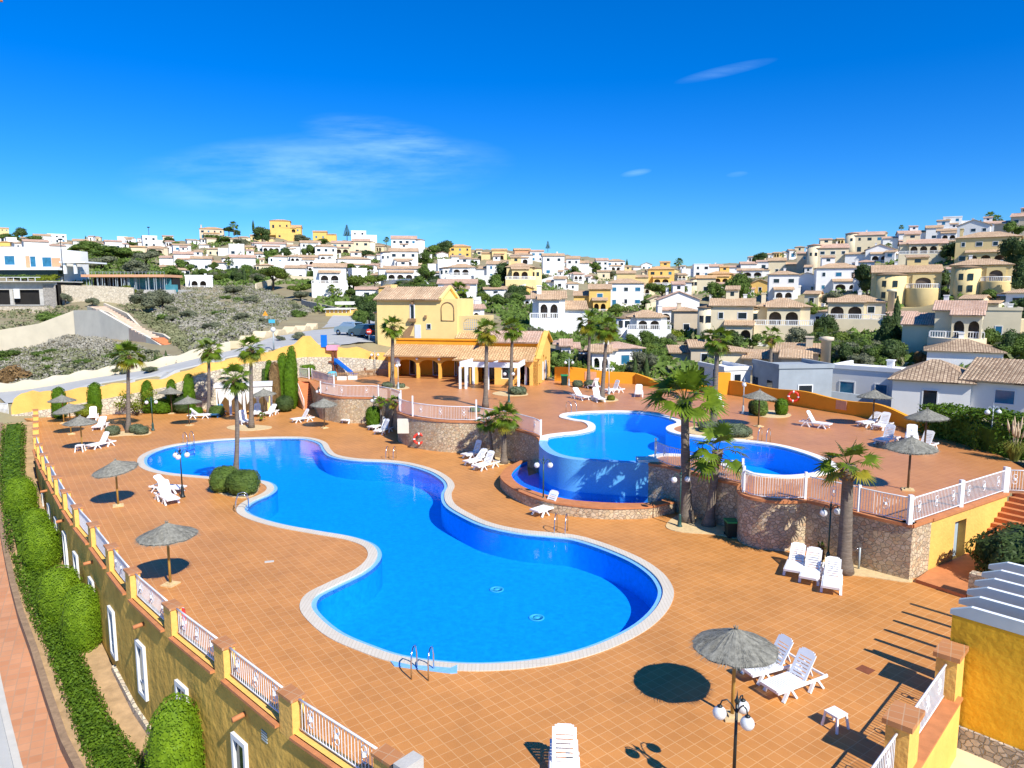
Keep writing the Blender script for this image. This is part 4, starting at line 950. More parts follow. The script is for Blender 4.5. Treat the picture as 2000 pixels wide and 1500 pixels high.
palmpx((1175,782),(1186,640),1,30,'slim tall palm in the planted bed, right of the upper pair',19,tr=.18,skirt=18,droop=1.0,yellow=.2)
palmpx((1393,832),(1402,662),1,34,'tall palm with a hanging skirt behind the raised pool',20,tr=.2,skirt=30,droop=1.1,yellow=.2)
palmpx((1502,778),(1507,655),.3,24,'thin crowned palm behind the ochre wall',21,tr=.22,nf=16,skirt=18,droop=1.0,yellow=.35)
palmpx((1341,1018),(1337,784),0,84,'biggest palm, with a thick trunk and wide green crown beside the catch basin',22,tr=.26,nf=24,droop=-.05,skirt=0,fat=1.5,yellow=.0)
palmpx((1384,1027),(1402,880),0,66,'leaning palm with a small open crown right of the biggest palm',23,tr=.22,nf=13,droop=.5,skirt=0,fat=1.3)
palmpx((1648,1118),(1657,908),0,64,'stout palm with an open crown beside the three loungers',24,tr=.29,nf=15,droop=.55,skirt=0,fat=1.15,flare=1.35)
palmpx((984,905),(985,815),0,36,'right stem of the double palm at the stone wall',25,tr=.2,nf=24,droop=.6,skirt=3,yellow=.2)
palmpx((962,897),(955,822),0,30,'left stem of the double palm at the stone wall',26,tr=.12,nf=18,droop=.6,skirt=3)
palmpx((746,838),(743,786),0,14,'little palm right of the clipped bush, the left of two',27,tr=.1,nf=14,droop=.4,skirt=0)
palmpx((763,842),(770,786),0,17,'little leaning palm in the shade, the right of two',28,tr=.1,nf=16,droop=.4,skirt=0)
palmpx((1605,1100),(1603,1068),0,10,'palm seedling behind the loungers at the stone wall',29,tr=.04,nf=9,droop=.3,skirt=0)
palmpx((510,822),(511,813),0,9,'small spiky palm in the planted bed before the white canopy',30,tr=.06,nf=12,droop=.2,skirt=0)
# ------------------------------------------------------------------ clipped bushes, hedges
def leaves(b, pts, R, s, mi=0, flat=.5):
    for p, n in pts:
        n = (n+Vector((R.uniform(-1,1),R.uniform(-1,1),R.uniform(-1,1)))*flat).normalized(); t = n.orthogonal().normalized(); a = R.uniform(0,2*pi); u = t*cos(a)+n.cross(t)*sin(a); v = n.cross(u); k = s*R.uniform(.6,1.3)
        b.add([p-u*k, p+v*k*.55, p+u*k, p-v*k*.55], [(0,1,2,3)], mi)
def blobmesh(shape, n, s, seed, core=.9, ax=(1,1,1)):
    """closed bush: a dense core plus leaf faces all over; shape(dir)->(point, normal)"""
    R = random.Random(seed); b = MB(); pts = []
    for _ in range(n):
        d = Vector((R.gauss(0,1)*ax[0],R.gauss(0,1)*ax[1],R.gauss(0,1)*ax[2])).normalized(); p, nn = shape(d); pts.append((p-nn*R.uniform(-.04,.12)*s*8, nn))
    leaves(b, pts, R, s)
    k = 14; vs = []; fs = []
    for i in range(9):
        for j in range(k):
            th = pi*i/8; ph = 2*pi*j/k; p, nn = shape(Vector((sin(th)*cos(ph)*ax[0], sin(th)*sin(ph)*ax[1], cos(th)*ax[2])).normalized()); vs.append(p*core)
    for i in range(8):
        for j in range(k): fs.append((i*k+j, (i+1)*k+j, (i+1)*k+(j+1)%k, i*k+(j+1)%k))
    b.add(vs, fs, 0, False); return b
def superell(rx, ry, rz, e=3.0, cz=0, lump=.0, taper=0):
    def f(d):
        k = (abs(d.x/rx)**e+abs(d.y/ry)**e+abs(d.z/rz)**e)**(-1/e); k *= 1+lump*(sin(d.x*9+1)*sin(d.y*8+2)*sin(d.z*7+.5)); p = d*k
        nn = Vector((abs(p.x/rx)**(e-1)/rx*(1 if p.x > 0 else -1), abs(p.y/ry)**(e-1)/ry*(1 if p.y > 0 else -1), abs(p.z/rz)**(e-1)/rz*(1 if p.z > 0 else -1))).normalized()
        tp = 1-taper*(p.z/rz)
        return Vector((p.x*tp, p.y*tp, p.z+cz)), nn
    return f
def bush(name, loc, rx, ry, rz, label, cat, m, seed, e=2.6, n=2200, s=.07, lump=.08, group=None, rot=0, taper=0, core=.92):
    sh0 = superell(rx, ry, rz, e, 0, lump, taper); b = blobmesh(sh0, n, s, seed, core, (rx,ry,rz))
    b.v = [(v[0], v[1], v[2]+rz*.98) for v in b.v]
    o = b.build(name, m, loc=loc, rz=rot); return tag(o, label, cat, group)
BG = 'clipped bushes and topiary'
def bpx(px, ybase, ytop, w, lvl, label, m='hedge2', name='clipped_bush', e=2.6, n=2200, s=.06, d=None, **k):
    z = lvl if isinstance(lvl, float) else (ZU if lvl else 0); p = P(px, ybase, z); sc = depth(p)/F; h = D(px, ytop, p.y).z-z; rx = w*sc/2
    ry = (d or w*sc)/2; bush(name, (p.x, p.y+ry*.8, z), rx, ry, h/2, label, 'bush', M[m], int(px*7+ybase), e, n, s, group=BG, **k)
bpx(427,965,922,44,0,'clipped green bush left of the bigger one at the pool corner',m='leaf',s=.05)
bpx(467,972,924,62,0,'large round clipped bush at the pool corner with the tall palm',m='leaf',s=.05,n=3000)
bpx(432,945,915,45,0,'clipped bush behind the two at the pool corner',m='leaf',s=.05)
bpx(215,852,833,25,0,'grey green round bush behind the white lounger',m='bushgrey',s=.05)
bpx(262,847,830,24,0,'grey green round bush right of the leftmost palm, the farther of two',m='bushgrey',s=.05)
bpx(272,850,834,24,0,'grey green round bush right of the leftmost palm, the nearer of two',m='bushgrey',s=.05)
for i, (px, yb, yt, w, lb, m) in enumerate([(112,818,758,22,'tall clipped cypress column nearest the yellow corner','hedge2'),(183,812,749,24,'tall clipped cypress column beside the yellow flowering bush','hedge2'),
   (286,808,745,18,'tall clipped column behind the leftmost palm','hedge2'),(334,807,743,17,'tall clipped column behind the thatched parasol','hedge2'),(368,808,732,19,'tall clipped column right of the parasol','hedge2'),
   (536,801,710,20,'brown dried clipped column beside the green cypresses','brownleaf'),(526,798,706,16,'slim green column left of the brown one','hedge2'),(517,798,722,9,'dark small column left of the brown one','leafdark'),
   (552,799,692,22,'tall clipped cypress right of the brown one','hedge2'),(570,795,679,20,'tallest clipped cypress at the top of the orange staircase','hedge2'),(566,800,706,22,'clipped block in front of the tallest cypress','hedge2')]):
    bpx(px, yb, yt, w*1.05, 0, lb, m, 'clipped_column', 4.0, 2600, .06, taper=.08, core=.93)
bpx(596,737,712,38,1,'low clipped box hedge beside the tallest cypress',e=5,n=2000)
bpx(160,818,792,44,0,'yellow flowering bush beside the clipped cypress',m='leafyellow',e=2.2)
bpx(312,809,781,36,0,'low clipped hedge between two cypress columns',e=4)
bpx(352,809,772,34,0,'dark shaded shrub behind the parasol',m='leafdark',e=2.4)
bpx(378,812,797,24,0,'clipped bush behind the white lounger by the blue one',e=3)
bpx(420,815,794,26,0,'clipped bush behind the dark blue lounger',m='leaf',e=3)
bpx(728,838,795,30,0,'tall clipped bush beside the little palms',m='hedge2',e=3,n=2600)
bpx(1487,814,781,30,1,'round clipped bush behind the upper parasol',m='leaf',e=2.6)
bpx(1476,810,783,22,1,'smaller round clipped bush left of the other behind the parasol',m='leafdark',e=2.6)
bpx(1529,812,780,23,1,'upright clipped bush beside the red lifebuoy on the ochre wall',m='hedge2',e=3)
bpx(757,758,747,24,1,'grey green bush at the palm before the arcade',m='bushgrey',s=.07)
bpx(782,758,750,16,1,'small grey bush beside the lamp before the arcade',m='bushgrey',s=.07)
bpx(1012,772,757,32,1,'dry bushy shrub beside the lamp at the white frame',m='bushgrey',s=.08,lump=.2)
bpx(1129,757,744,20,1,'grey bush left of the two before the sign on the ochre wall',m='bushgrey',s=.07)
bpx(1157,759,744,30,1,'grey bush beside the slim upper palm',m='bushgrey',s=.07)
bpx(1194,783,773,14,1,'small yellow green plant in the upper palm bed',m='leafyellow',s=.06)
bpx(1440,856,834,70,1,'long grey green shrub beside the raised pool',m='bushgrey',s=.06,n=3200,lump=.2)
bpx(1395,846,828,50,1,'grey green shrub at the peninsula of the raised pool',m='bushgrey',s=.06,lump=.2)
bpx(928,805,796,20,1,'low green plant at the foot of the yellowing palm',m='leaf',s=.06)
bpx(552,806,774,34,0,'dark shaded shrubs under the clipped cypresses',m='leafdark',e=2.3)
# big hedge along the right edge of the upper terrace
def hedge_run(name, pts, w, h, label, m, n, s, seed, lvl=0.0, group=None, lump=.12):
    R = random.Random(seed); p2 = [Vector((p[0], p[1])) for p in pts]; zs = [p[2] for p in pts]; L = [(p2[i+1]-p2[i]).length for i in range(len(p2)-1)]; tot = sum(L); b = MB(); ps = []
    for _ in range(n):
        q = R.uniform(0, tot); i = 0
        while i < len(L)-1 and q > L[i]: q -= L[i]; i += 1
        t = q/L[i]; c = p2[i].lerp(p2[i+1], t); z = zs[i]*(1-t)+zs[i+1]*t; d = (p2[i+1]-p2[i]).normalized(); nn = Vector((-d.y, d.x)); gpos = c.x*1.3+c.y*.9
        u = R.uniform(-1.35,1.35); hh = h*(1+lump*sin(gpos)+lump*.6*sin(gpos*2.3+1)); ww = w*(1+lump*sin(gpos*1.7+2))
        if abs(u) < .72: pos = Vector((c.x+nn.x*ww/2*u/.72, c.y+nn.y*ww/2*u/.72, z+hh)); no = Vector((0,0,1))
        else: sg = 1 if u > 0 else -1; pos = Vector((c.x+nn.x*ww/2*sg, c.y+nn.y*ww/2*sg, z+hh*R.uniform(0,1))); no = Vector((nn.x*sg, nn.y*sg, .2))
        pos += Vector((R.uniform(-1,1),R.uniform(-1,1),R.uniform(-1,1)))*s*2.2; ps.append((pos, no))
    leaves(b, ps, R, s, 0, .8)
    b.strip(p2, w*.74, [z-.2 for z in zs], [z+h*.72 for z in zs], 0)
    o = (p2[0].x, p2[0].y, zs[0]); return tag(b.build(name, m, None, o), label, 'hedge', group)
hp = [P(1812,850,ZU), P(1850,860,ZU), P(1905,877,ZU), P(1945,890,ZU)]
hedge_run('hedge', [p+Vector((.9,1.2,0)) for p in hp]+[Vector((30,36,ZU))], 2.0, 1.75, 'tall dark green hedge at the right edge of the upper terrace', M['hedge'], 9000, .10, 5)
def pampas(px, py, lvl, h, n, label, seed, npl=12):
    R = random.Random(seed); p = P(px, py, lvl); root = thing('pampas_grass', label, 'grass clump', p); b = MB()
    for _ in range(n):
        a = R.uniform(0,2*pi); o = Vector((cos(a),sin(a),0)); l = h*R.uniform(.6,1); sp = R.uniform(.15,.8); s = Vector((-o.y,o.x,0))*.012
        p0 = o*R.uniform(0,.2); p1 = p0+o*l*.35*sp+Vector((0,0,l*.62)); p2_ = p0+o*l*.85*sp+Vector((0,0,l*(.75-.45*sp)))
        b.add([p0-s,p0+s,p1+s,p1-s,p2_], [(0,1,2,3),(3,2,4)])
    b.build('blades', M['pampas'], root)
    b = MB()
    for _ in range(npl):
        a = R.uniform(0,2*pi); o = Vector((cos(a),sin(a),0)); top = o*R.uniform(.1,.5)+Vector((0,0,h*R.uniform(.95,1.35))); bt = top*.72; b.tube([o*.05, bt], .008, 3); d = top-bt
        b.tube([bt, bt+d*.3, bt+d*.7, top+d*.25], [.015,.06,.055,.006], 6)
    b.build('plumes', M['plume'], root); return root
pampas(1980,900,ZU,1.7,420,'large pampas grass with pale plumes at the right edge',1,16)
pampas(1945,873,ZU,1.5,300,'pampas grass with plumes behind the pale lamp post',2,12)
pampas(2010,880,ZU,1.6,300,'pampas grass with plumes at the end of the hedge',3,14)
# strip of hedges and topiary along the left facade
def gx(px, py):                                   # picture point on the left strip ground
    d = ray(px, py); Y = 14.0
    while Y < 70:
        t = Y/d[1]
        if CAMZ+d[2]*t <= tz(d[0]*t, Y): return Vector((d[0]*t, Y, tz(d[0]*t, Y)))
        Y += .05
    return Vector((d[0]*62/d[1], 62, tz(d[0]*62/d[1], 62)))
def off(p, i, d):
    e = (PIL[min(i+1, len(PIL)-1)]-PIL[max(i-1,0)]).normalized(); nn = Vector((-e.y, e.x)); q = PIL[i]+nn*d; return Vector((q.x, q.y, tz(q.x, q.y)))
e_ = (PIL[1]-PIL[2]).normalized()
def SL(d):
    r = [off(None, i, d) for i in range(0, len(PIL)-1)]; e = r[-1]-r[-2]; e.z = 0; e.normalize()
    for k in (2.2, 4.6): q = r[len(PIL)-2]+e*k; q.z = tz(q.x, q.y); r.append(q)
    return r
sgn = 1 if off(None, 3, 1).x < PIL[3].x else -1
gr = lambda d0, d1: [(p.x, p.y) for p in SL(sgn*d0)]+[(p.x, p.y) for p in SL(sgn*d1)][::-1]
def ribbon(name, d0, d1, dz, m, kind='structure', z1=None):
    A, B = SL(sgn*d0), SL(sgn*d1); b = MB(); vs = []
    for p, q in zip(A, B): vs += [(p.x,p.y,max(p.z,q.z)+dz), (q.x,q.y,max(p.z,q.z)+dz)]
    b.add(vs, [(2*i,2*i+1,2*i+3,2*i+2) if sgn < 0 else (2*i+2,2*i+3,2*i+1,2*i) for i in range(len(A)-1)], 0); return tag(b.build(name, m), kind=kind)
ribbon('planting_bed', .2, 2.4, .30, M['bedsoil']); ribbon('pavement', 2.55, 3.72, .12, M['redpave']); ribbon('road', 3.9, 30, .06, M['asphalt'])
A = SL(sgn*2.5); t = tag(MB().strip([(p.x,p.y) for p in A], .24, [p.z-.5 for p in A], [p.z+.6 for p in A], 0).build('bed_wall', M['earthwall'], None, tuple(A[4])), 'low brown wall between the pavement and the hedge strip', 'wall')
A = SL(sgn*3.82); MBk = MB().strip([(p.x,p.y) for p in A], .25, [p.z-.3 for p in A], [p.z+.17 for p in A], 0); tag(MBk.build('kerb', M['kerb']), kind='structure')
HP = SL(sgn*1.55); hz = lambda p: Vector((p.x, p.y, p.z+.3))
hedge_run('hedge', [hz(p) for p in HP[0:6]], 1.15, .2, 'low bright green hedge strip below the facade, the near stretch', M['hedge'], 17000, .06, 8, lump=.2)
hedge_run('hedge', [hz(p) for p in HP[5:11]], 1.1, .22, 'green hedge strip below the facade, the middle stretch', M['hedge'], 12000, .065, 9, lump=.2)
hedge_run('hedge', [hz(p) for p in HP[10:19]], 1.3, .9, 'green hedge strip below the facade, the far stretch by the gate', M['hedge'], 9000, .08, 10, lump=.2)
for i, (px, py, w, h, lb) in enumerate([(378,1585,96,215,'largest bright green clipped bush at the bottom edge by the facade'),(156,1225,64,130,'bright green clipped bush, second from the bottom'),(120,1168,68,105,'bright green clipped bush, third from the bottom'),
      (84,1080,58,95,'bright green clipped bush, fourth from the bottom'),(66,1040,46,70,'smaller bright green clipped bush behind the fourth'),(46,980,52,80,'bright green clipped bush at the top of the row')]):
    best = None
    for dd in (.8,1.1,1.4,1.7):
        row = SL(sgn*dd)
        for j in range(8*(len(row)-1)):
            q = row[j//8].lerp(row[j//8+1], (j%8)/8)+Vector((0,0,1.15)); u = to_px(q); er = abs(u[0]-px)+abs(u[1]-py)
            if best is None or er < best[0]: best = (er, q)
    best = best[1]
    sc = depth(best)/F; rx = w*sc/2*1.08; rzz = max(h*sc/2/.85, rx*1.1); 0
    bush('clipped_bush', (best.x, best.y, best.z-rzz*.85 if i else tz(best.x,best.y)+.2), rx, rx, rzz, lb, 'bush', M['topiary'], 40+i, 2.5, 5200, .045, .05, 'clipped bushes along the facade')
# ------------------------------------------------------------------ small things
def make_stool():
    root = thing('side_table', 'low white plastic side table', 'side table'); b = MB(); h = .42
    MB().box(-.2,.2,-.2,.2,h-.04,h).box(-.18,.18,-.18,.18,h-.07,h-.04).build('table_top', M['resin'], root)
    for sx in (-1,1):
        for sy in (-1,1): MB().beam((sx*.17,sy*.17,h-.04),(sx*.22,sy*.22,0),.055,.045).build('leg', M['resin'], root)
    return Kit(root)
ST = make_stool(); SG = 'white side tables'
ST.put(P(1631,1420,0), .5, 'white plastic side table standing alone near the right parapet', SG); ST.put(P(157,882,0), .2, 'white plastic side table at the foot of a lounger under the parasol', SG, 1.15)
def ladder(a, c, z, label, flip=False):
    p = P(*a, z); q = P(*c, z); d = (q-p); w = .5; o = (p+q)/2; u = d.normalized(); v = Vector((-u.y, u.x, 0)); v = v if not flip else -v; t = thing('pool_ladder', label, 'ladder', o, 0, 'steel pool ladders')
    for s in (-1, 1):
        e = u*s*w/2
        MB().tube([e-v*.55, e-v*.55+Vector((0,0,.55)), e-v*.48+Vector((0,0,.78)), e-v*.3+Vector((0,0,.86)), e-v*.08+Vector((0,0,.8)), e+v*.05+Vector((0,0,.5)), e+v*.1+Vector((0,0,-.8))], .022, 8).build('rail', M['steel'], t)
    for k in range(2): MB().beam(-u*w/2+v*.1+Vector((0,0,-.3-.3*k)), u*w/2+v*.1+Vector((0,0,-.3-.3*k)), .08, .02).build('step', M['steel'], t)
ladder((790,1306),(870,1312),0,'steel pool ladder at the bottom edge of the big pool')
ladder((1128,1046),(1060,1040),0,'steel pool ladder at the right bend of the big pool')
ladder((775,899),(748,898),0,'steel pool ladder at the top of the big pool')
ladder((462,1003),(464,991),0,'steel pool ladder on the left bulge of the big pool')
ladder((378,866),(366,868),0,'steel pool ladder near the left tip of the big pool')
ladder((1500,867),(1478,864),ZU,'steel pool ladder at the far side of the raised pool')
ladder((1128,806),(1112,808),ZU,'steel pool ladder at the narrow end of the raised pool')
def ring(p, n, R_, label):
    n = Vector(n).normalized(); u = n.orthogonal().normalized(); v = n.cross(u); t = thing('lifebuoy', label, 'lifebuoy', p, 0, 'red lifebuoys')
    MB().tube([(u*cos(a)+v*sin(a))*R_ for a in [2*pi*i/20 for i in range(21)]], R_*.26, 8, cap=False).build('ring', M['red'], t)
    b = MB()
    for k in range(4):
        a = 2*pi*k/4+.8; b.tube([(u*cos(a+e)+v*sin(a+e))*R_ for e in (-.14,0,.14)], R_*.29, 8, cap=False)
    b.build('bands', M['whitemetal'], t)
q = P(818,862,.0); q = U(818,816.5); ring((q.x, q.y-.15, .75), (.1,-1,0), .34, 'red lifebuoy hung on the bulging stone wall')
q = U(1546,792); ring((q.x, q.y-.28, ZU+.75), (-.45,-.9,0), .36, 'red lifebuoy hung on the wavy ochre wall')
e = (PIL[5]-PIL[4]).normalized(); q = PIL[4].lerp(PIL[5], .04)+Vector((e.y,-e.x))*-.0+Vector((.32,.1)); ring((q.x, q.y, .5), (.8,.5,0), .3, 'red lifebuoy behind the left parapet railing')
def wbin(p, label, s=1):
    t = thing('waste_bin', label, 'waste bin', p, 0, 'dark green waste bins')
    b = MB(); b.add([(-.26,-.3,0),(.26,-.3,0),(.26,.3,0),(-.26,.3,0),(-.32,-.38,.95),(.32,-.38,.95),(.32,.38,.95),(-.32,.38,.95)], [(0,3,2,1),(4,5,6,7),(0,1,5,4),(1,2,6,5),(2,3,7,6),(3,0,4,7)]); b.build('body', M['bindark'], t)
    MB().box(-.35,.35,-.42,.42,.95,1.04).beam((-.3,.44,.98),(.3,.44,.98),.05,.05).build('lid', M['bingreen'], t)
    for sx in (-1,1): MB().tube([(sx*.24,.34,.1),(sx*.3,.34,.1)], .1, 10).build('wheel', M['tyre'], t)
    t.scale = (s,)*3
wbin(P(1427,1048,0), 'dark bin with green lid beside the round stone bastion', .75); wbin(U(1102,752), 'dark bin with green lid against the ochre wall', .95)
t = thing('tap_post', 'short tap post against the stone wall beside the palm', 'tap', P(1677,1112,0))
MB().tube([(0,0,0),(0,0,.9)], .04, 6).build('post', M['greymetal'], t); MB().tube([(0,0,.85),(-.12,-.05,.88),(-.2,-.05,.8)], .02, 6).build('spout', M['steel'], t)
tag(MB().box(-.18,.18,-.1,.1,0,.012).build('drain_plate', M['concrete'], loc=P(526,1097,0), rz=.3), 'small white drain plate in the paving left of the pool', 'drain')
for a, lb in (((1455,1412),'brown access cover in the paving at the near parasol foot'),((1690,1308),'brown access cover in the paving near the pergola shadows')):
    tag(MB().box(-.2,.2,-.2,.2,0,.006).build('access_cover', M['brownpost'], loc=P(*a,0), rz=TR), lb, 'cover')
def bed(pts, z, name='sand_bed'):
    s = smooth([P(a, c, z) for a, c in pts]); tag(MB().prism(s, z, z+.03, 0).build(name, M['sand']), kind='structure')
bed([(410,955),(440,968),(480,973),(503,962),(505,946),(490,940),(450,940),(415,942)],0)
bed([(203,848),(215,853),(245,851),(285,850),(296,845),(280,842),(240,843)],0); bed([(445,838),(480,842),(525,838),(528,833),(490,830),(450,832)],0)
bed([(1300,1028),(1330,1040),(1400,1045),(1440,1052),(1436,1030),(1390,1010),(1330,1005)],0)
bed([(1575,1088),(1600,1108),(1650,1122),(1700,1128),(1770,1138),(1778,1130),(1700,1108),(1600,1082)],0)
bed([(1345,846),(1380,852),(1440,858),(1470,857),(1460,848),(1400,836),(1350,834)],ZU); bed([(1462,808),(1490,815),(1530,816),(1545,810),(1510,802),(1470,802)],ZU)
bed([(745,756),(770,761),(800,758),(780,752),(755,752)],ZU); bed([(962,770),(990,774),(1030,772),(1020,765),(975,765)],ZU); bed([(1150,780),(1180,785),(1208,782),(1190,775),(1155,775)],ZU)
bed([(968,908),(995,905),(990,897),(958,893),(950,900)],0)
# big shrub and lower garden at the right edge
bush('shrub', (20.2,26.0,-.3), 2.5, 1.7, 1.25, 'big dark leafy shrub in front of the right hand stairs', 'shrub', M['leafdark'], 77, 2.3, 6500, .085, .15)
bush('shrub', (22.2,24.6,-.3), 2.0, 1.7, 1.1, 'dark leafy shrub at the right edge beside the pergola', 'shrub', M['leafdark'], 78, 2.3, 3500, .09, .15)
w0 = P(1892,1168,0); w1 = P(1990,1185,.3)
t = tag(MB().strip([(w0.x,w0.y),(w0.x+vd.x*2,w0.y+vd.y*2),(w0.x+vd.x*4,w0.y+vd.y*4)], .4, -.5, [1.0,1.0,1.0], 0, False, 0).build('garden_wall', M['stone'], None, (w0.x,w0.y,0)), 'rough stone garden wall below the dark shrub beside the pergola', 'wall')
tag(MB().prism([(3,2),(30,2),(30,24),(13,21.5),(11,18)], -1.8, -1.7, 0, mside=-1).build('sandy_ground', M['tan']), kind='structure')
bush('shrub', (15.6,16.6,-1.7), .9, .9, .5, 'low shrub in the sandy garden at the bottom right corner', 'shrub', M['leaf'], 79, 2.3, 900, .08, .15)
# ------------------------------------------------------------------ helpers for buildings
def arch(cx, w, z0, zs, n=10, rise=None):
    r = w/2; rise = rise or r
    return [(cx-r,z0),(cx+r,z0)]+[(cx+r*cos(pi*i/n), zs+rise*sin(pi*i/n)) for i in range(0, n+1)]
def rect(x0, x1, z0, z1): return [(x0,z0),(x1,z0),(x1,z1),(x0,z1)]
class Local:                                     # a thing whose parts are built in its own frame (x along the front, y into the building)
    def __init__(s, root): s.r = root
    def b(s, mb, name, m, par=None): return mb.build(name, m, par or s.r)
def winpart(root, x0, x1, z0, z1, y, glass='glass', fr=.09, name='window', frame=True, bars=0, side=None):
    """framed window proud of a wall facing -y (side=None), or a wall facing +-x"""
    def bx(b, xa, xb, ya, yb, za, zb):
        if side is None: b.box(xa, xb, ya, yb, za, zb)
        else: b.box(min(y-side*(ya-y), y-side*(yb-y)), max(y-side*(ya-y), y-side*(yb-y)), xa, xb, za, zb)
    b = MB()
    if frame:
        for q in ((x0,x0+fr,z0,z1),(x1-fr,x1,z0,z1),(x0+fr,x1-fr,z0,z0+fr),(x0+fr,x1-fr,z1-fr,z1)): bx(b, q[0],q[1],y-.05,y+.05,q[2],q[3])
        for k in range(bars): xx = x0+(x1-x0)*(k+1)/(bars+1); bx(b, xx-.03,xx+.03,y-.035,y+.03,z0+fr,z1-fr)
        o = b.build(name, M['frame'], root); b = MB()
        bx(b, x0+fr,x1-fr,y-.015,y+.03,z0+fr,z1-fr); b.build('pane', M[glass], o); return o
    bx(b, x0,x1,y-.015,y+.03,z0,z1); return b.build(name, M[glass], root)
def frame_at(p, q):                              # local frame with x from p to q
    d = Vector((q[0]-p[0], q[1]-p[1])); return atan2(d.y, d.x), d.length
# ------------------------------------------------------------------ clubhouse
A0 = U(759,737); rz = atan2(-7.6, 19.5)*.55
cl = thing('clubhouse', 'golden clubhouse with an arcade, tiled roofs and a gable end on the upper terrace', 'building', (A0.x, A0.y, ZU), rz)
Lc = Local(cl); cr_, sr_ = cos(rz), sin(rz)
def cx_(p): v = Vector((p.x-A0.x, p.y-A0.y)); return Vector((v.x*cr_+v.y*sr_, -v.x*sr_+v.y*cr_))
la = 9.4; fx = cx_(U(921,748)); rx0 = fx.x; ry0 = -3.4; rx1 = cx_(U(1047,755)).x
# arcade wing
Lc.b(MB().panel((0,0,0), (1,0,0), rx0+.6, 2.25, [arch(2.0,2.1,0,1.35,rise=.55), arch(4.35,2.1,0,1.35,rise=.55), arch(6.7,2.1,0,1.35,rise=.55)], .45), 'arcade', M['yellow3'])
Lc.b(MB().box(0,.4,.45,3.2,0,2.25).box(.4,rx0+.6,2.8,3.2,0,2.25), 'wall', M['ochre'])
for x0, x1, zz in ((1.3,2.0,1.95),(3.9,4.7,2.0),(6.3,6.6,1.9)): winpart(cl, x0, x1, 0, zz, 2.8, name='door', fr=.06)
winpart(cl, 7.2, 8.4, .55, 1.9, 2.8)
Lc.b(MB().roof((-.35,-.45,2.18),(rx0+.2,-.45,2.18),(rx0+.2,2.6,3.15),(-.35,2.6,3.15),.045), 'roof', M['roof_orange'])
Lc.b(MB().box(-.1,rx0+2.2,2.62,3.0,2.25,3.75).box(-.18,rx0+2.3,2.5,3.1,3.75,3.9), 'parapet', M['ochre'])
for x in (3.17,5.53,7.85): Lc.b(MB().ball((x,-.16,2.0),.16,10), 'wall_lamp', M['globe'])
Lc.b(MB().tube([(.95,-.06,1.75),(.95,-.0,1.75)],.36,20), 'clock', M['globe'])
# right wing with gable end
W1 = rx1-rx0; dp_ = 8.0
holes = [arch(rx0*0+1.6,1.7,0,1.5,rise=.4), rect(3.1,4.9,.55,1.75), arch(W1-1.5,1.5,0,1.5,rise=.4)]
Lc.b(MB().panel((rx0,ry0,0),(1,0,0),W1,2.3,holes,.4), 'front_wall', M['yellow'])
Lc.b(MB().box(rx0,rx0+.35,ry0+.4,ry0+4.6,0,2.3).box(rx0+.35,rx1-.4,ry0+2.6,ry0+3.0,0,3.3), 'inner_wall', M['ochre'])
winpart(cl, rx0+3.1, rx0+4.9, .55, 1.75, ry0+.2, fr=.07, bars=1)
Lc.b(MB().box(rx0+.6,rx1-.6,ry0+2.5,ry0+2.58,.2,2.0), 'shopfront', M['glass'])
out = [(0,0),(dp_,0),(dp_,3.5),(dp_*.62,4.75),(.9,2.85),(0,2.45)]
gh = [rect(.75,1.75,0,1.9), arch(3.6,.8,.2,2.3,rise=.35), arch(5.1,.8,.2,2.0,rise=.35), rect(6.4,7.3,0,1.7)]
Lc.b(MB().panel((rx1,ry0,0),(0,1,0),dp_,3,gh,.4,0,out), 'gable_wall', M['yellow'])
Lc.b(MB().box(rx1-.36,rx1-.3,ry0+.6,ry0+dp_-.4,0,2.8), 'door', M['shadowin'])  # no door leaf: dark sheet painted as shade behind the gable openings
Lc.b(MB().box(rx1+.02,rx1+.10,ry0+4.2,ry0+4.95,.2,2.0).box(rx1+.02,rx1+.10,ry0+2.75,ry0+3.15,.2,2.0), 'shutter', M['frame'])
Lc.b(MB().roof((rx0-1.6,ry0-.45,2.25),(rx1-.35,ry0-.45,2.25),(rx1-.35,ry0+2.7,3.3),(rx0+.4,ry0+2.7,3.3),.045), 'lower_roof', M['roof_orange'])
Lc.b(MB().box(rx0+.4,rx1-.4,ry0+2.7,ry0+2.95,2.9,3.85), 'roof_band', M['ochre'])
Lc.b(MB().roof((rx0+.2,ry0+2.45,3.78),(rx1-.35,ry0+2.45,3.78),(rx1-.35,ry0+5.1,4.75),(rx0+.2,ry0+5.1,4.75),.045).roof((rx1-.35,ry0+dp_+.2,3.6),(rx0+.2,ry0+dp_+.2,3.6),(rx0+.2,ry0+5.1,4.75),(rx1-.35,ry0+5.1,4.75),.045), 'upper_roof', M['roof_pink'])
Lc.b(MB().beam((rx1+.05,ry0,2.5),(rx1+.05,ry0+dp_*.62,4.88),.5,.12).beam((rx1+.05,ry0+dp_*.62,4.88),(rx1+.05,ry0+dp_,3.62),.5,.12), 'gable_coping', M['yellow'])
Lc.b(MB().box(rx0+.2,rx0+.5,ry0+3,ry0+dp_,2.3,3.9).box(rx0+.2,rx1-.4,ry0+dp_-.3,ry0+dp_,0,3.5), 'back_wall', M['yellow'])
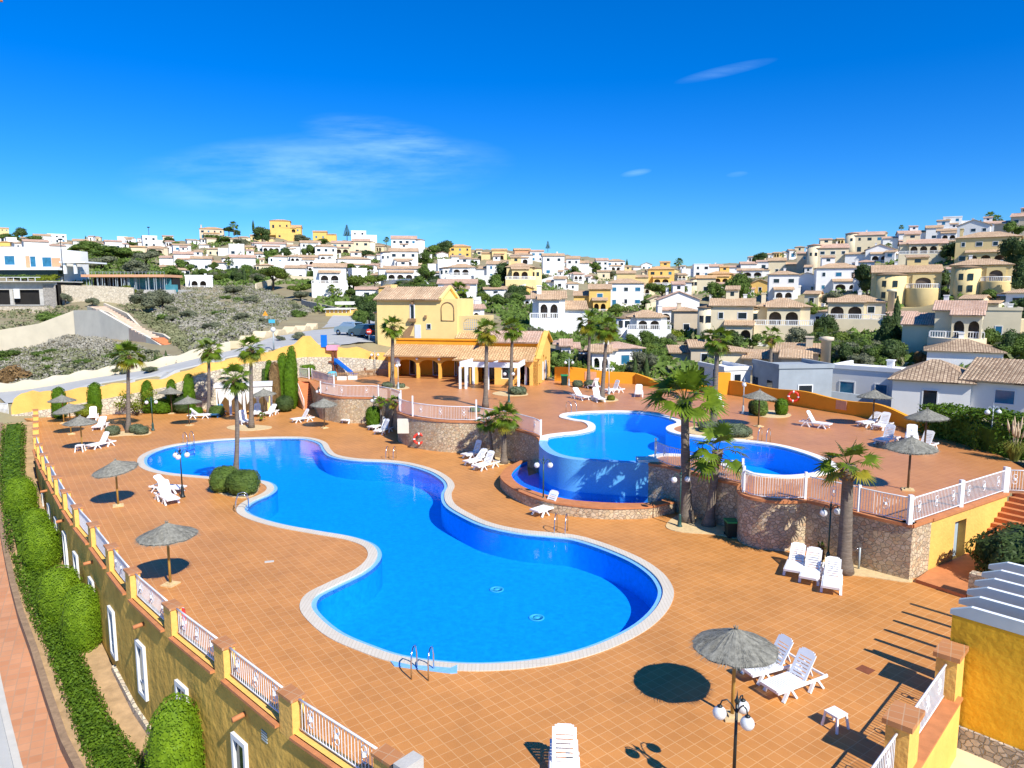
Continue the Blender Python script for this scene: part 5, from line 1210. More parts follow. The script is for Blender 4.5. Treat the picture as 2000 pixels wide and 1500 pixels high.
# white frame on the terrace in front of it
q0, q1, q2, q3 = U(899,759), U(1013,762), U(1027,751), U(925,750)
t = thing('terrace_frame', 'white flat roofed frame on posts in front of the clubhouse', 'pergola', q0); oo = tuple(q0)
zt = ZU+2.25
b = MB()
for a, c in ((q0,q1),(q1,q2),(q2,q3),(q3,q0)): b.beam((a.x,a.y,zt),(c.x,c.y,zt),.16,.46)
b.build('beam', M['beamwhite'], t, oo)
m0, m1 = (q0+q1)/2, (q3+q2)/2
MB().beam((m0.x,m0.y,zt+.05),(m1.x,m1.y,zt+.05),.1,.12).build('cross_beam', M['beamwhite'], t, oo)
for a in (q0, q1, q2, q3, q0.lerp(q1,.48), q0.lerp(q3,.5), q0.lerp(q1,.1)): MB().box(a.x-.11,a.x+.11,a.y-.11,a.y+.11,ZU,zt-.23).build('post', M['beamwhite'], t, oo)
# ------------------------------------------------------------------ two storey yellow house behind the clubhouse
B0 = D(737,640,84.0); B1 = D(893,640,82.0); rz, Wd = frame_at(B0, B1); zb = 3.0
yh = thing('yellow_house', 'two storey yellow house with tiled roof and blind arch behind the arcade', 'building', (B0.x, B0.y, zb), rz)
Ly = Local(yh); top = D(800,585,83).z-zb; xr = Wd*.80
Ly.b(MB().box(0,xr,0,7,-.5,top).box(xr,Wd,0,7.2,-.5,top+.05), 'wall', M['paleyellow'])
Ly.b(MB().roof((-.3,-.4,top-.1),(xr-.1,-.4,top-.1),(xr-.1,3.6,top+1.35),(-.3,3.6,top+1.35),.06,.3).roof((xr-.1,7.4,top-.1),(-.3,7.4,top-.1),(-.3,3.6,top+1.35),(xr-.1,3.6,top+1.35),.06,.3), 'roof', M['roof_tan'])
Ly.b(MB().box(.5,1.1,3.2,3.8,top+1.2,top+1.75).beam((xr+.05,-.35,top+.05),(xr+.05,3.6,top+1.5),.3,.3).beam((xr+.05,3.6,top+1.5),(xr+.05,7,top+.1),.3,.3), 'chimney', M['paleyellow'])
Ly.b(MB().add([(x,y,z) for x in (xr-.25,xr-.05) for y, z in ((-.2,top-.1),(7.1,top-.1),(3.6,top+1.4))], [(0,2,1),(3,4,5),(0,1,4,3),(1,2,5,4),(2,0,3,5)]), 'gable', M['paleyellow'])
# blind arch recess on the right, drawn by its raised rim
xa = Wd*.885; b = MB()
rim = [(xa-.75,top-2.4)]+[(xa+.75*cos(pi-pi*i/10)*1.0, top-1.0+.7*sin(pi*i/10)) for i in range(11)]+[(xa+.75,top-2.4)]
b.tube([(x,-.03,z) for x, z in rim], .06, 5); b.tube([(xa-.75,-.03,top-2.4),(xa+.75,-.03,top-2.4)], .05, 5); Ly.b(b, 'arch_rim', M['lattice'])
sx = Wd/156.0
def hx(px): return (px-737)*sx
def hz(py, Y=83.0): return D(800, py, Y).z-zb
w = winpart(yh, hx(802), hx(812), hz(627), hz(594), 0, bars=0, fr=.12); winpart(yh, hx(834), hx(843), hz(643), hz(632), 0, fr=.06)
Ly.b(MB().box(hx(800),hx(814),-.4,0,hz(628),hz(622)), 'balcony', M['lattice'])
Ly.b(MB().box(hx(811),hx(823),-.05,.02,hz(662),hz(634)), 'door', M['frame'])
Ly.b(MB().add([(hx(786),-.05,hz(660)),(hx(800),-.05,hz(660)),(hx(811),-.05,hz(634)),(hx(808),-.05,hz(630)),(hx(788),-.05,hz(650))], [(0,1,2,3,4)]).box(hx(786),hx(812),-.6,-.5,hz(664),hz(656)), 'stair_recess', M['lattice'])
for k, (px, py) in enumerate(((833,618),(808,591))): Ly.b(MB().box(hx(px)-.12,hx(px)+.12,-.25,0,hz(py)-.2,hz(py)+.15), 'wall_lantern', M['lattice'])
Ly.b(MB().box(hx(727)-.0,0,.8,6,-.5,hz(612)), 'side_block', M['paleyellow'])
Ly.b(MB().roof((hx(725),.6,hz(613)),(.1,.6,hz(613)),(.1,5,hz(606)),(hx(725),5,hz(606)),.05), 'side_roof', M['roof_pink'])
# right part: porch with arched lattice and a tiled skirt roof
xw = Wd; Ly.b(MB().panel((xw,.6,-.5),(1,0,0),3.1,hz(617)+.5,[arch(1.6,2.1,hz(644)+.5,hz(632)+.5,rise=.7)],.3).box(xw,xw+3.1,2.0,5,-.5,hz(617)), 'porch', M['creamy'])
b = MB()
for i in range(9): xx = xw+.6+i*.25; b.box(xx-.02,xx+.02,.72,.78,hz(644),hz(622))
for i in range(5): zz = hz(644)+i*.28; b.box(xw+.55,xw+2.65,.7,.76,zz,zz+.035)
Ly.b(b, 'lattice', M['bluegrey'])
Ly.b(MB().roof((xw-.1,-.7,hz(661)),(xw+3.6,-.7,hz(661)),(xw+3.6,.6,hz(650)),(xw-.1,.6,hz(650)),.05), 'skirt_roof', M['roof_orange'])
Ly.b(MB().box(xw,xw+3.4,-.3,.6,-.5,hz(663)), 'porch_base', M['paleyellow'])
# ------------------------------------------------------------------ yellow and stone boundary wall on the left
ZW = [((-44.1,62.4),813,797,None),((-43.8,62.5),809,780,None),((-43.2,62.6),806,768,None),((-42.4,62.7),803,761,None),((-41.8,62.7),801,766,None),((-40.7,62.9),797,765,None),((-38,63.7),784,757,None),((-35,64.6),770,747,None),((-32,65.8),755,738,None),((-29,67.0),728,711,None),((-26.4,69),712,699,None),((-25,70),706,692,None),((-23.2,72.5),702,680,None),((-22.3,73.8),699,670,None),((-21.7,74.6),697,658,None),((-21.0,74.7),697,657,None),((-20.2,74.9),697,672,None),((-18.5,75.3),697,678,None),((-16.4,75.8),699,679,None),((-14.5,76.3),702,688,None),((-12.6,76.8),706,694,None)]
def rowz(x, y, py): return CAMZ-(y)*tan(TH+atan((py-CY)/F))
pl = [Vector(q[0]) for q in ZW]
def zat(p, py): return rowz(p.x, p.y, py)
t = thing('boundary_wall', 'long wavy yellow wall on a pale stone base along the street', 'wall', (-35,64.6,0)); oo = (-35,64.6,0)
sm_ = []; z0s = []; z1s = []
for i in range(len(pl)-1):
    k = max(2, int((pl[i+1]-pl[i]).length/.35))
    for j in range(k):
        q = j/k; p = pl[i].lerp(pl[i+1], q); sm_.append(p)
        za = zat(pl[i], ZW[i][1])*(1-q)+zat(pl[i+1], ZW[i+1][1])*q; zz = zat(pl[i], ZW[i][2])*(1-q)+zat(pl[i+1], ZW[i+1][2])*q
        z0s.append(max(.3, za)); z1s.append(zz+.09*sin(p.x*2.1+p.y*1.3))
MB().strip(sm_, .6, -3, z0s, 0, True).build('stone_base', M['stone2'], t, oo)
MB().strip(sm_, .38, [z-.02 for z in z0s], z1s, 0, True).build('wall_body', M['yellow'], t, oo)
# ochre wavy walls at the back and right of the upper terrace
def ochre(pts, label, hs, seed=0, m='ochre'):
    w = [U(a, c) for a, c in pts]; P_ = []; Z = []
    for i in range(len(w)-1):
        k = max(2, int((w[i+1]-w[i]).length/.5))
        for j in range(k+(i == len(w)-2)): q = j/k; P_.append(Vector((w[i].x, w[i].y)).lerp(Vector((w[i+1].x, w[i+1].y)), q)); Z.append(ZU+hs[i]*(1-q)+hs[i+1]*q)
    L_ = 0; zz = []
    for i in range(len(P_)):
        if i: L_ += (P_[i]-P_[i-1]).length
        zz.append(Z[i]+.10*sin(L_*.9+seed))
    o = (w[0].x, w[0].y, ZU); t = thing('boundary_wall', label, 'wall', o, 0, 'wavy ochre walls of the upper terrace')
    MB().strip(P_, .3, 0.5, zz, 0, True, .15).build('wall_body', M[m], t, o); return t, w
t1, w1 = ochre([(1083,744),(1160,747),(1241,750)], 'wavy ochre wall in the sun right of the clubhouse, with the green bin', [1.35,1.3,.95], .5, 'ochre')
q = w1[0].lerp(w1[2], .38); e = (w1[2]-w1[0]).normalized(); MB().panel((q.x,q.y-.06,ZU+.25), e, 1.15, .8, [], .05).build('sign_plate', M['signpink'], t1, tuple(w1[0]))
t2, w2 = ochre([(1240,750.5),(1265,754),(1292,759)], 'short shaded ochre wall stepping down behind the biggest palm', [.95,.8,.45], 2)
t3, w3 = ochre([(1424,771),(1500,783),(1600,801),(1700,817),(1812,848)], 'long shaded wavy ochre wall with a lifebuoy on the right of the upper terrace', [1.15,1.15,1.1,1.05,.7], 1)
q = w3[2].lerp(w3[3], .32); e = (w3[3]-w3[2]).normalized(); MB().panel((q.x,q.y-.08,ZU+.3), e, .85, .65, [], .05).build('sign_plate', M['signpink'], t3, tuple(w3[0]))
t4, w4 = ochre([(1292,759),(1350,763),(1405,767)], 'ochre wall hidden behind the biggest palm crown', [.6,.6,.6], 1)
q = U(1412,770); b = MB().box(-.55,.55,-.25,.25,-.5,1.9); tag(b.build('gate_pillar', M['ochre'], loc=q), 'tall bright ochre pillar right of the biggest palm, at the end of the wavy wall', 'pillar')
# ------------------------------------------------------------------ playground
pg = P(662,735,ZU); t = thing('playground_tower', 'play tower with a blue slide, pink roof and blue panel', 'playground', pg); sc = depth(pg)/F
X = lambda px: (px-662)*sc
Zp = lambda py: D(662, py, pg.y).z-ZU
for px in (637,643,652,658): MB().box(X(px)-.07,X(px)+.07,-.07+((px%2)*.9),.07+((px%2)*.9),0,Zp(678)).build('post', M['brownpost'], t)
MB().box(X(629),X(641),-.06,.0,Zp(678),Zp(654)).build('panel', M['bluep'], t)
MB().box(X(640),X(660),-.2,1.1,Zp(684),Zp(675)).build('roof', M['pink'], t)
MB().box(X(643),X(660),-.1,1.0,Zp(708),Zp(705)).build('platform', M['brownpost'], t)
b = MB(); p0, p1 = Vector((X(657),-.1,Zp(704))), Vector((X(689),-.5,Zp(729)))
b.beam(p0, p1, .62, .05).beam(p1, p1+Vector((.6,-.05,.0)), .62, .05)
for s in (-.3,.3): b.beam(p0+Vector((0,s,.12)), p1+Vector((0,s,.12)), .05, .24)
b.build('slide', M['bluep'], t); MB().box(X(654),X(660),-.15,.0,Zp(712),Zp(700)).build('slide_top', M['bluep'], t)
MB().lathe([(.5,0),(.55,.3),(.4,.55),(.02,.62)], 12, (X(652),-.6,0)).build('tunnel', M['aqua'], t)
q = P(632,733,ZU); t = thing('notice_board', 'dark notice board on two posts left of the play tower', 'sign', q)
MB().box(-.55,.55,-.03,.03,.75,1.75).build('board', M['greymetal'], t); MB().box(-.5,-.42,-.03,.03,0,.75).box(.42,.5,-.03,.03,0,.75).build('posts', M['brownpost'], t)
def picket(pts, label):
    w = [U(a, c) for a, c in pts]; o = tuple(w[0]); t = thing('picket_fence', label, 'fence', o); b = MB(); r = MB()
    for i in range(len(w)-1):
        k = int((w[i+1]-w[i]).length/.16); r.beam(w[i]+Vector((0,0,.6)), w[i+1]+Vector((0,0,.6)), .03, .05).beam(w[i]+Vector((0,0,.15)), w[i+1]+Vector((0,0,.15)), .03, .05)
        for j in range(k+1): q = w[i].lerp(w[i+1], j/max(1,k)); b.box(q.x-.035,q.x+.035,q.y-.02,q.y+.02,ZU,ZU+.75)
    b.build('pickets', M['lattice'], t, o); r.build('rails', M['lattice'], t, o)
picket([(612,737),(640,743),(690,740),(735,734)], 'low brown picket fence in front of the play area'); picket([(736,733),(758,735)], 'short picket fence at the left end of the arcade')
for k, (px, py) in enumerate(((668,742),(689,741))): tag(MB().box(-.45,.45,-.2,.2,0,.35).build('bench', M['copingw'], loc=U(px,py)), 'low white bench block by the picket fence, the '+('left' if k == 0 else 'right')+' of two', 'bench')
q = P(720,735,ZU); t = thing('spring_rider', 'small dark spring rider toy right of the slide', 'toy', q)
MB().tube([(0,0,0),(0,0,.4)], .1, 8).build('spring', M['blackmetal'], t); MB().box(-.4,.4,-.08,.08,.4,.6).box(-.45,-.3,-.06,.06,.6,.9).build('body', M['brownpost'], t)
# ------------------------------------------------------------------ white canopy with drapes by the stone wall
c0, c1 = P(424,812,0), P(531,807,0); rz, Wd = frame_at(c0, c1); t = thing('canopy', 'white framed canopy with triangular drapes against the stone wall', 'canopy', c0, rz); Lw_ = Local(t); H_ = D(480,752,c0.y).z
Lw_.b(MB().box(0,Wd,1.6,1.75,0,H_-.2).box(-.05,.1,0,1.7,0,H_-.2), 'back_wall', M['paleyellow'])
for i in range(5): x = Wd*i/4; Lw_.b(MB().box(x-.1 if i else 0,x+.1,-.1,.1,0,H_-.35), 'post', M['frame'])
Lw_.b(MB().box(-.15,Wd+.15,-.15,1.8,H_-.25,H_), 'roof', M['frame'])
for i in range(4):
    x0, x1 = Wd*i/4+.1, Wd*(i+1)/4-.1; b = MB()
    b.add([(x0,-.05,H_-.3),(x1,-.05,H_-.3),(x1-(x1-x0)*.15,.05,.9),(x0+(x1-x0)*.35,.0,H_-1.1),(x0,-.02,1.3)] if i%2 else [(x1,-.05,H_-.3),(x0,-.05,H_-.3),(x0+(x1-x0)*.15,.05,.9),(x1-(x1-x0)*.35,.0,H_-1.1),(x1,-.02,1.3)], [(0,1,3),(1,2,3),(0,3,4)]); Lw_.b(b, 'drape', M['curtain'])
# ------------------------------------------------------------------ street behind, car, signs
def sheet(name, L_, R_s, m, lift=.05):
    b = MB(); vs = []
    for p, q in zip(L_, R_s): vs += [(p.x,p.y,p.z+lift),(q.x,q.y,q.z+lift)]
    b.add(vs, [(2*i,2*i+1,2*i+3,2*i+2) for i in range(len(L_)-1)]); return tag(b.build(name, M[m]), kind='structure')
def drape(pts, dz=0): return [Vector((x, y, tz(x, y)+dz)) for x, y in pts]
SIN = [(-46,64.4),(-41,64.6),(-36,65.9),(-30,67.9),(-26.4,70.2),(-24,74.5),(-21.5,77),(-18,79),(-15,90),(-13.5,104),(-20,128),(-24,140)]
SOUT = [(-50,68.5),(-42,70.5),(-36,72),(-31.5,74.5),(-30,78),(-29.8,86),(-29.5,94),(-29,102),(-29,108),(-30,114),(-33,130),(-35,142)]
def densify(a, k=5):
    out = []
    for i in range(len(a)-1):
        for j in range(k): q = j/k; out.append((a[i][0]+(a[i+1][0]-a[i][0])*q, a[i][1]+(a[i+1][1]-a[i][1])*q))
    return out+[a[-1]]
si, so_ = densify(SIN), densify(SOUT)
for s0 in range(6):                              # several strips across so that the sheet follows the slope
    f0, f1 = s0/6, (s0+1)/6
    Lp = [(a[0]+(c[0]-a[0])*f0, a[1]+(c[1]-a[1])*f0) for a, c in zip(si, so_)]; Rp = [(a[0]+(c[0]-a[0])*f1, a[1]+(c[1]-a[1])*f1) for a, c in zip(si, so_)]
    sheet('street', drape(Lp), drape(Rp), 'asphalt', .12)
w = [Vector(q) for q in densify([(-53,67.5),(-50,69.2),(-42,71.2),(-36,72.8),(-32.2,75.2),(-30.8,78)], 12)]
t = tag(MB().strip(w, .35, [tz(p.x,p.y)-.6 for p in w], [tz(p.x,p.y)+.85+.12*sin(p.x*2.6) for p in w], 0, True).build('parapet', M['beigewall'], None, (-36,72.8,3)), 'wavy topped beige wall between the street and the scrub lot', 'wall')
w = [Vector(q) for q in densify([(-30.6,79.5),(-30.8,86),(-30.5,94),(-30,102),(-30,108)], 10)]
t = tag(MB().strip(w, 1.6, [tz(p.x,p.y)-.6 for p in w], [tz(p.x,p.y)+.55+.3*sin(p.y*1.3)+.2*sin(p.y*3.1) for p in w], 0, False).build('earth_bank', M['tan'], None, (-30.8,86,5)), kind='structure')
def car(px, py, label, paint, rz, Y=None):
    p = hit(px, py, 80); p.z += .14; t = thing('parked_car', label, 'car', p, rz)
    b = MB(); prof = [(-2.1,.35),(-2.15,.75),(-2.0,1.02),(-1.75,1.1),(-1.35,1.62),(.55,1.66),(1.15,1.15),(2.0,.98),(2.15,.7),(2.12,.35)]
    n = len(prof); A = [(x,-.88 if z < 1.2 else -.70,z) for x, z in prof]; B = [(x,-q[1],z) for (x, z), q in zip(prof, A)]
    b.add(A+B, [tuple(range(n)), tuple(range(n,2*n))[::-1]]+[(i,n+i,n+(i+1)%n,(i+1)%n) for i in range(n)]); b.build('body', paint, t)
    for s in (-1,1):
        MB().add([(-1.25,s*.80,1.15),(.95,s*.80,1.15),(.5,s*.735,1.56),(-1.0,s*.735,1.56)], [(0,1,2,3) if s < 0 else (3,2,1,0)]).build('side_window', M['glass'], t)
    MB().add([(-1.80,-.72,1.13),(-1.80,.72,1.13),(-1.42,.64,1.58),(-1.42,-.64,1.58)], [(0,1,2,3)]).build('rear_window', M['glass'], t); MB().add([(1.16,-.72,1.18),(1.16,.72,1.18),(.62,.64,1.63),(.62,-.64,1.63)], [(3,2,1,0)]).build('windscreen', M['glass'], t)
    for x in (-1.3,1.35):
        for s in (-1,1):
            w = MB().tube([(x,s*.74,.34),(x,s*.92,.34)], .34, 16).build('wheel', M['tyre'], t); MB().tube([(x,s*.90,.34),(x,s*.935,.34)], .2, 12).build('rim', M['steel'], w)
    for s in (-1,1): MB().box(-2.17,-2.08,s*.6-.15,s*.6+.15,.78,.98).build('tail_light', M['red'], t); MB().box(2.06,2.16,s*.6-.15,s*.6+.15,.7,.85).build('headlight', M['frame'], t)
car(685,656,'silver blue car parked by the hedge at the end of the street', M['carpaint'], 2.55)
car(713,661,'dark car parked behind the silver blue one beside the yellow house', M['cardark'], 2.5)
def post_sign(px, py, top, kind, label):
    p = hit(px, py, 64); h = D(px, top, p.y).z-p.z; t = thing('road_sign', label, 'road sign', p, 0)
    MB().tube([(0,0,0),(0,0,h)], .04, 6).build('post', M['greymetal'], t); b = MB()
    if kind == 'tri': b.add([(-.5,-.06,h-.75),(.5,-.06,h-.75),(0,-.06,h+.1),(-.5,-.02,h-.75),(.5,-.02,h-.75),(0,-.02,h+.1)], [(0,1,2),(5,4,3),(0,3,4,1),(1,4,5,2),(2,5,3,0)]); b.build('plate', M['orangep'], t)
    elif kind == 'rect': b.box(-.45,.45,-.07,-.03,h-.5,h); b.build('plate', M['aqua'], t)
    else:
        b.tube([(0,-.07,h-.3),(0,-.03,h-.3)], .34, 20); b.build('plate', M['red'], t); MB().box(-.22,.22,-.09,-.07,h-.35,h-.25).build('bar', M['frame'], t)
post_sign(519,630,608,'tri','orange warning triangle sign on the scrub bank'); post_sign(532,650,624,'rect','small blue green street sign on the scrub bank'); post_sign(721,668,643,'no','round red no entry sign in front of the yellow house')
def tall_lamp(px, py, top, label, Y0=62, m='greymetal'):
    p = hit(px, py, Y0); h = D(px, top, p.y).z-p.z; t = thing('street_lamp', label, 'street lamp', p)
    MB().tube([(0,0,0),(0,0,h)], [.09,.05], 8).build('post', M[m], t); MB().ball((0,0,h+.12), .28, 12).build('globe', M['globe'], t)
tall_lamp(535,684,646,'single globe street lamp on the street below the warning sign', 72)
tall_lamp(1571,779,737,'single globe street lamp in front of the grey block house', 56)
def mast(px, py, top, label, Y=None, r=.12):
    p = hit(px, py, 80) if not Y else D(px, py, Y); h = D(px, top, p.y).z-p.z; t = thing('mast', label, 'mast', p); MB().tube([(0,0,0),(0,0,h)], [r,r*.6], 6).build('pole', M['blackmetal'], t); MB().box(-r*3,r*3,-r*2,r*2,h-r*3,h).build('head', M['blackmetal'], t)
mast(126,572,466,'tall dark street light mast in front of the white modern house'); mast(292,478,443,'thin mast on the house at the skyline', None, .2)
# white gate fence at the top of the pavement
g0, g1 = Vector((-47.6,63.6)), Vector((-44.5,62.5)); t = thing('gate', 'white barred gate at the top of the red steps', 'gate', (g0.x,g0.y,tz(g0.x,g0.y))); b = MB(); zg = -.4
for i in range(22): q = g0.lerp(g1, i/21); b.tube([(q.x,q.y,zg),(q.x,q.y,zg+1.6)], .025, 4)
b.beam((g0.x,g0.y,zg+1.6),(g1.x,g1.y,zg+1.6),.06,.06).beam((g0.x,g0.y,zg+.1),(g1.x,g1.y,zg+.1),.06,.06); b.build('bars', M['whitemetal'], t, (g0.x,g0.y,tz(g0.x,g0.y)))
b = MB(); A = SL(sgn*2.6); B = SL(sgn*3.7)
for i in range(10):
    k = len(A)-1-3; a0, a1 = A[len(A)-4].lerp(A[-1], i/10), B[len(B)-4].lerp(B[-1], i/10); c0_, c1_ = A[len(A)-4].lerp(A[-1], (i+1)/10), B[len(B)-4].lerp(B[-1], (i+1)/10)
    b.prism([(a0.x,a0.y),(a1.x,a1.y),(c1_.x,c1_.y),(c0_.x,c0_.y)], a0.z-.6, c0_.z+.18, 0)
tag(b.build('garden_steps', M['redstep']), 'red tiled steps climbing to the white gate at the left edge', 'steps')
# ------------------------------------------------------------------ left slope: retaining walls, ramp stairs, concrete shell
def slope_wall(pts, label, m, t_=.4, cap=None):
    """wall whose foot and top are given as picture rows at a distance"""
    w = [D(px, yb, Y) for px, yb, yt, Y in pts]; z1 = [D(px, yt, Y).z for px, yb, yt, Y in pts]; P_ = []; A_ = []; B_ = []
    for i in range(len(w)-1):
        for j in range(6): q = j/6; p = w[i].lerp(w[i+1], q); P_.append(Vector((p.x,p.y))); A_.append(p.z-2.5); B_.append(z1[i]*(1-q)+z1[i+1]*q)
    P_.append(Vector((w[-1].x,w[-1].y))); A_.append(w[-1].z-2.5); B_.append(z1[-1])
    o = tuple(w[0]); return tag(MB().strip(P_, t_, A_, B_, 0, False).build('retaining_wall', M[m], None, o), label, 'wall')
slope_wall([(-60,705,652,108),(0,690,645,108),(80,668,632,107.5),(150,655,606,107)], 'cream rendered retaining wall above the scrub lot at the left edge', 'beigewall')
slope_wall([(150,655,606,106.8),(200,662,606,103),(262,672,642,98),(300,690,662,92),(352,705,698,84)], 'grey beige ramp wall beside the terracotta stair', 'greywall')
slope_wall([(172,600,598,112),(215,620,610,106),(262,648,641,101),(300,668,656,95),(345,692,684,87)], 'low near wall of the long terracotta stair', 'beigewall', .3)
slope_wall([(205,605,592,112),(250,628,612,106),(280,648,645,101),(320,665,652,95),(370,698,686,86)], 'far wall of the long terracotta stair', 'beigewall', .3)
b = MB()
for i in range(26):
    q = i/26; a = D(352,701,85).lerp(D(172,602,112), q); c = D(372,699,86).lerp(D(205,604,112), q); a2 = D(352,701,85).lerp(D(172,602,112), q+1/26); c2 = D(372,699,86).lerp(D(205,604,112), q+1/26); zz = a.z+.5+(.25 if i%5 == 0 else 0)*0
    b.prism([(a.x,a.y),(c.x,c.y),(c2.x,c2.y),(a2.x,a2.y)], zz-2, zz, 0)
tag(b.build('long_stair', M['stairpale'], None, tuple(D(260,650,98))), 'long terracotta stair climbing between pale walls on the left', 'steps')
b = MB()
for i in range(12):
    q = .02+i*.02; a = D(352,701,85).lerp(D(172,602,112), q); c = D(372,699,86).lerp(D(205,604,112), q); a2 = D(352,701,85).lerp(D(172,602,112), q+.02); c2 = D(372,699,86).lerp(D(205,604,112), q+.02)
    b.prism([(a.x,a.y),(c.x,c.y),(c2.x,c2.y),(a2.x,a2.y)], a.z-1, a.z+.56+.02*i, 0)
tag(b.build('stair_treads', M['redstep'], None, tuple(D(352,701,85))), 'orange red lower flight of the long stair at the street', 'steps')
def frame_px(px0, px1, py, Y):                   # local frame on a picture row at a distance
    a, c = D(px0, py, Y), D(px1, py, Y); return a, (c-a).length
a, Wd = frame_px(-30, 112, 600, 148); zs = lambda py, Y=148: D(50, py, Y).z-a.z
t = thing('concrete_shell', 'unfinished concrete building with dark openings on a stone wall at the left edge', 'building', a); s = Wd/142; fx_ = lambda px: (px+30)*s
MB().panel((0,0,zs(597)),(1,0,0),Wd,zs(549)-zs(597),[rect(fx_(-28),fx_(21),.2,zs(566)-zs(597)),rect(fx_(27),fx_(79),.2,zs(566)-zs(597))],.5).build('wall', M['concrete'], t)
MB().box(0,Wd,.5,9,zs(600)-3,zs(549)-.3).build('inner_shade', M['shadowin'], t); MB().box(-.3,Wd+.3,-1.2,9,zs(551),zs(549)).build('roof_slab', M['concrete'], t)  # dark block painted as the shade inside the shell
MB().box(fx_(31),fx_(42),-.3,-.1,zs(583),zs(564)).build('hanging_panel', M['frame'], t); MB().box(fx_(88),fx_(112),-.2,.6,zs(600)-1,zs(556)).build('side_pier', M['stone3'], t)
MB().box(-.2,fx_(112),-3,-1.3,zs(640),zs(598)).build('stone_base', M['stone2'], t)
b = MB()
for k in range(8): x = fx_(-25+k*14); b.box(x-.04,x+.04,0,.08,zs(549),zs(541))
b.box(0,Wd*.8,0,.06,zs(542),zs(541)); b.build('roof_rail', M['whitemetal'], t)
slope_wall([(112,605,556,150),(160,600,558,151),(200,585,558,152),(262,570,562,154)], 'pale rough stone wall right of the concrete shell', 'stone2', 1.0)
# white modern house
a, Wd = frame_px(-40, 121, 527, 188); zs = lambda py: D(50, py, 188).z-a.z; s = Wd/161; fx_ = lambda px: (px+40)*s
t = thing('modern_house', 'white flat roofed modern house with blue windows at the left edge', 'house', a)
MB().box(0,fx_(78),0,12,-3,zs(482)).box(fx_(80),Wd,-.5,12,-3,zs(487)).box(fx_(74),fx_(80),.4,10,0,zs(490)).build('wall', M['white'], t)
for x0, x1, y0, y1 in ((10,31,518,499),(60,72,522,500),(86,105,522,502)): winpart(t, fx_(x0), fx_(x1), zs(y0), zs(y1), -.52 if x0 > 80 else 0, 'blueglass', .12)
MB().box(fx_(52),fx_(60),-.1,0,zs(523),zs(500)).box(fx_(105),fx_(122),-.62,-.52,zs(521),zs(504)).build('timber_cladding', M['signpink'], t)
MB().box(fx_(-40),fx_(130),-3.5,0,zs(528),zs(524)).box(fx_(126),fx_(176),-2,8,zs(514),zs(511)).build('terrace_slab', M['beamwhite'], t)
MB().box(fx_(-38),fx_(125),-2.5,-.2,zs(540),zs(528)).build('lower_glazing', M['glass'], t)
for x in (133,153): MB().box(fx_(x)-.3,fx_(x)+.3,-1.5,-.9,zs(535),zs(514)).build('column', M['beamwhite'], t)
# construction site with props
a, Wd = frame_px(160, 322, 568, 178); zs = lambda py: D(240, py, 178).z-a.z; s = Wd/162
t = thing('building_site', 'concrete slab on many props with teal netting, left of the dry scrub hill', 'building', a); b = MB(); R = random.Random(4)
MB().box(0,Wd,0,10,zs(541),zs(536)).build('slab', M['signpink'], t); MB().box(-.5,Wd+3,-1.5,11,-3,zs(566)).build('base_slab', M['concrete'], t); MB().box(.2,Wd-.2,5,9,0,zs(542)).build('shade_core', M['shadowin'], t)  # dark block behind the props is painted shade under the slab
for k in range(44): x = R.uniform(.3,Wd-.3); y = R.uniform(0,4); b.box(x-.06,x+.06,y-.06,y+.06,zs(566),zs(541))
b.build('props', M['greymetal'], t); MB().box(Wd*.45,Wd-.3,4.2,4.3,zs(566),zs(543)).box(Wd+.5,Wd+3.5,-.6,-.5,zs(570),zs(556)).build('netting', M['teal'], t)
b = MB()
for k in range(24): x = Wd*k/23; b.box(x-.03,x+.03,.1,.16,zs(536),zs(530))
b.box(0,Wd,.1,.15,zs(531.5),zs(531)); b.build('guard_rail', M['greymetal'], t)
# restaurant terrace at the end of the street
p = hit(663, 617, 110); s = depth(p)/F; t = thing('restaurant', 'low restaurant terrace with white awnings and orange parapet at the end of the street', 'building', p); X = lambda px: (px-663)*s; Zs = lambda py: D(663, py, p.y).z-p.z
MB().box(X(637),X(692),0,8,-1,Zs(606)*1).box(X(637),X(692),-.3,0,-1,Zs(611)).build('parapet', M['gold'], t); MB().box(X(638),X(690),1.0,1.1,Zs(611),Zs(604)).build('opening_shade', M['shadowin'], t)  # dark sheet painted as the shade under the awning
MB().box(X(634),X(684),-.6,6,Zs(604.5),Zs(602.5)).box(X(640),X(700),6,9,Zs(596),Zs(590)).build('awning', M['curtain'], t)
for k in range(7): x = X(637+k*8); MB().box(x-.06,x+.06,-.2,-.1,Zs(611),Zs(604)).build('post', M['frame'], t)
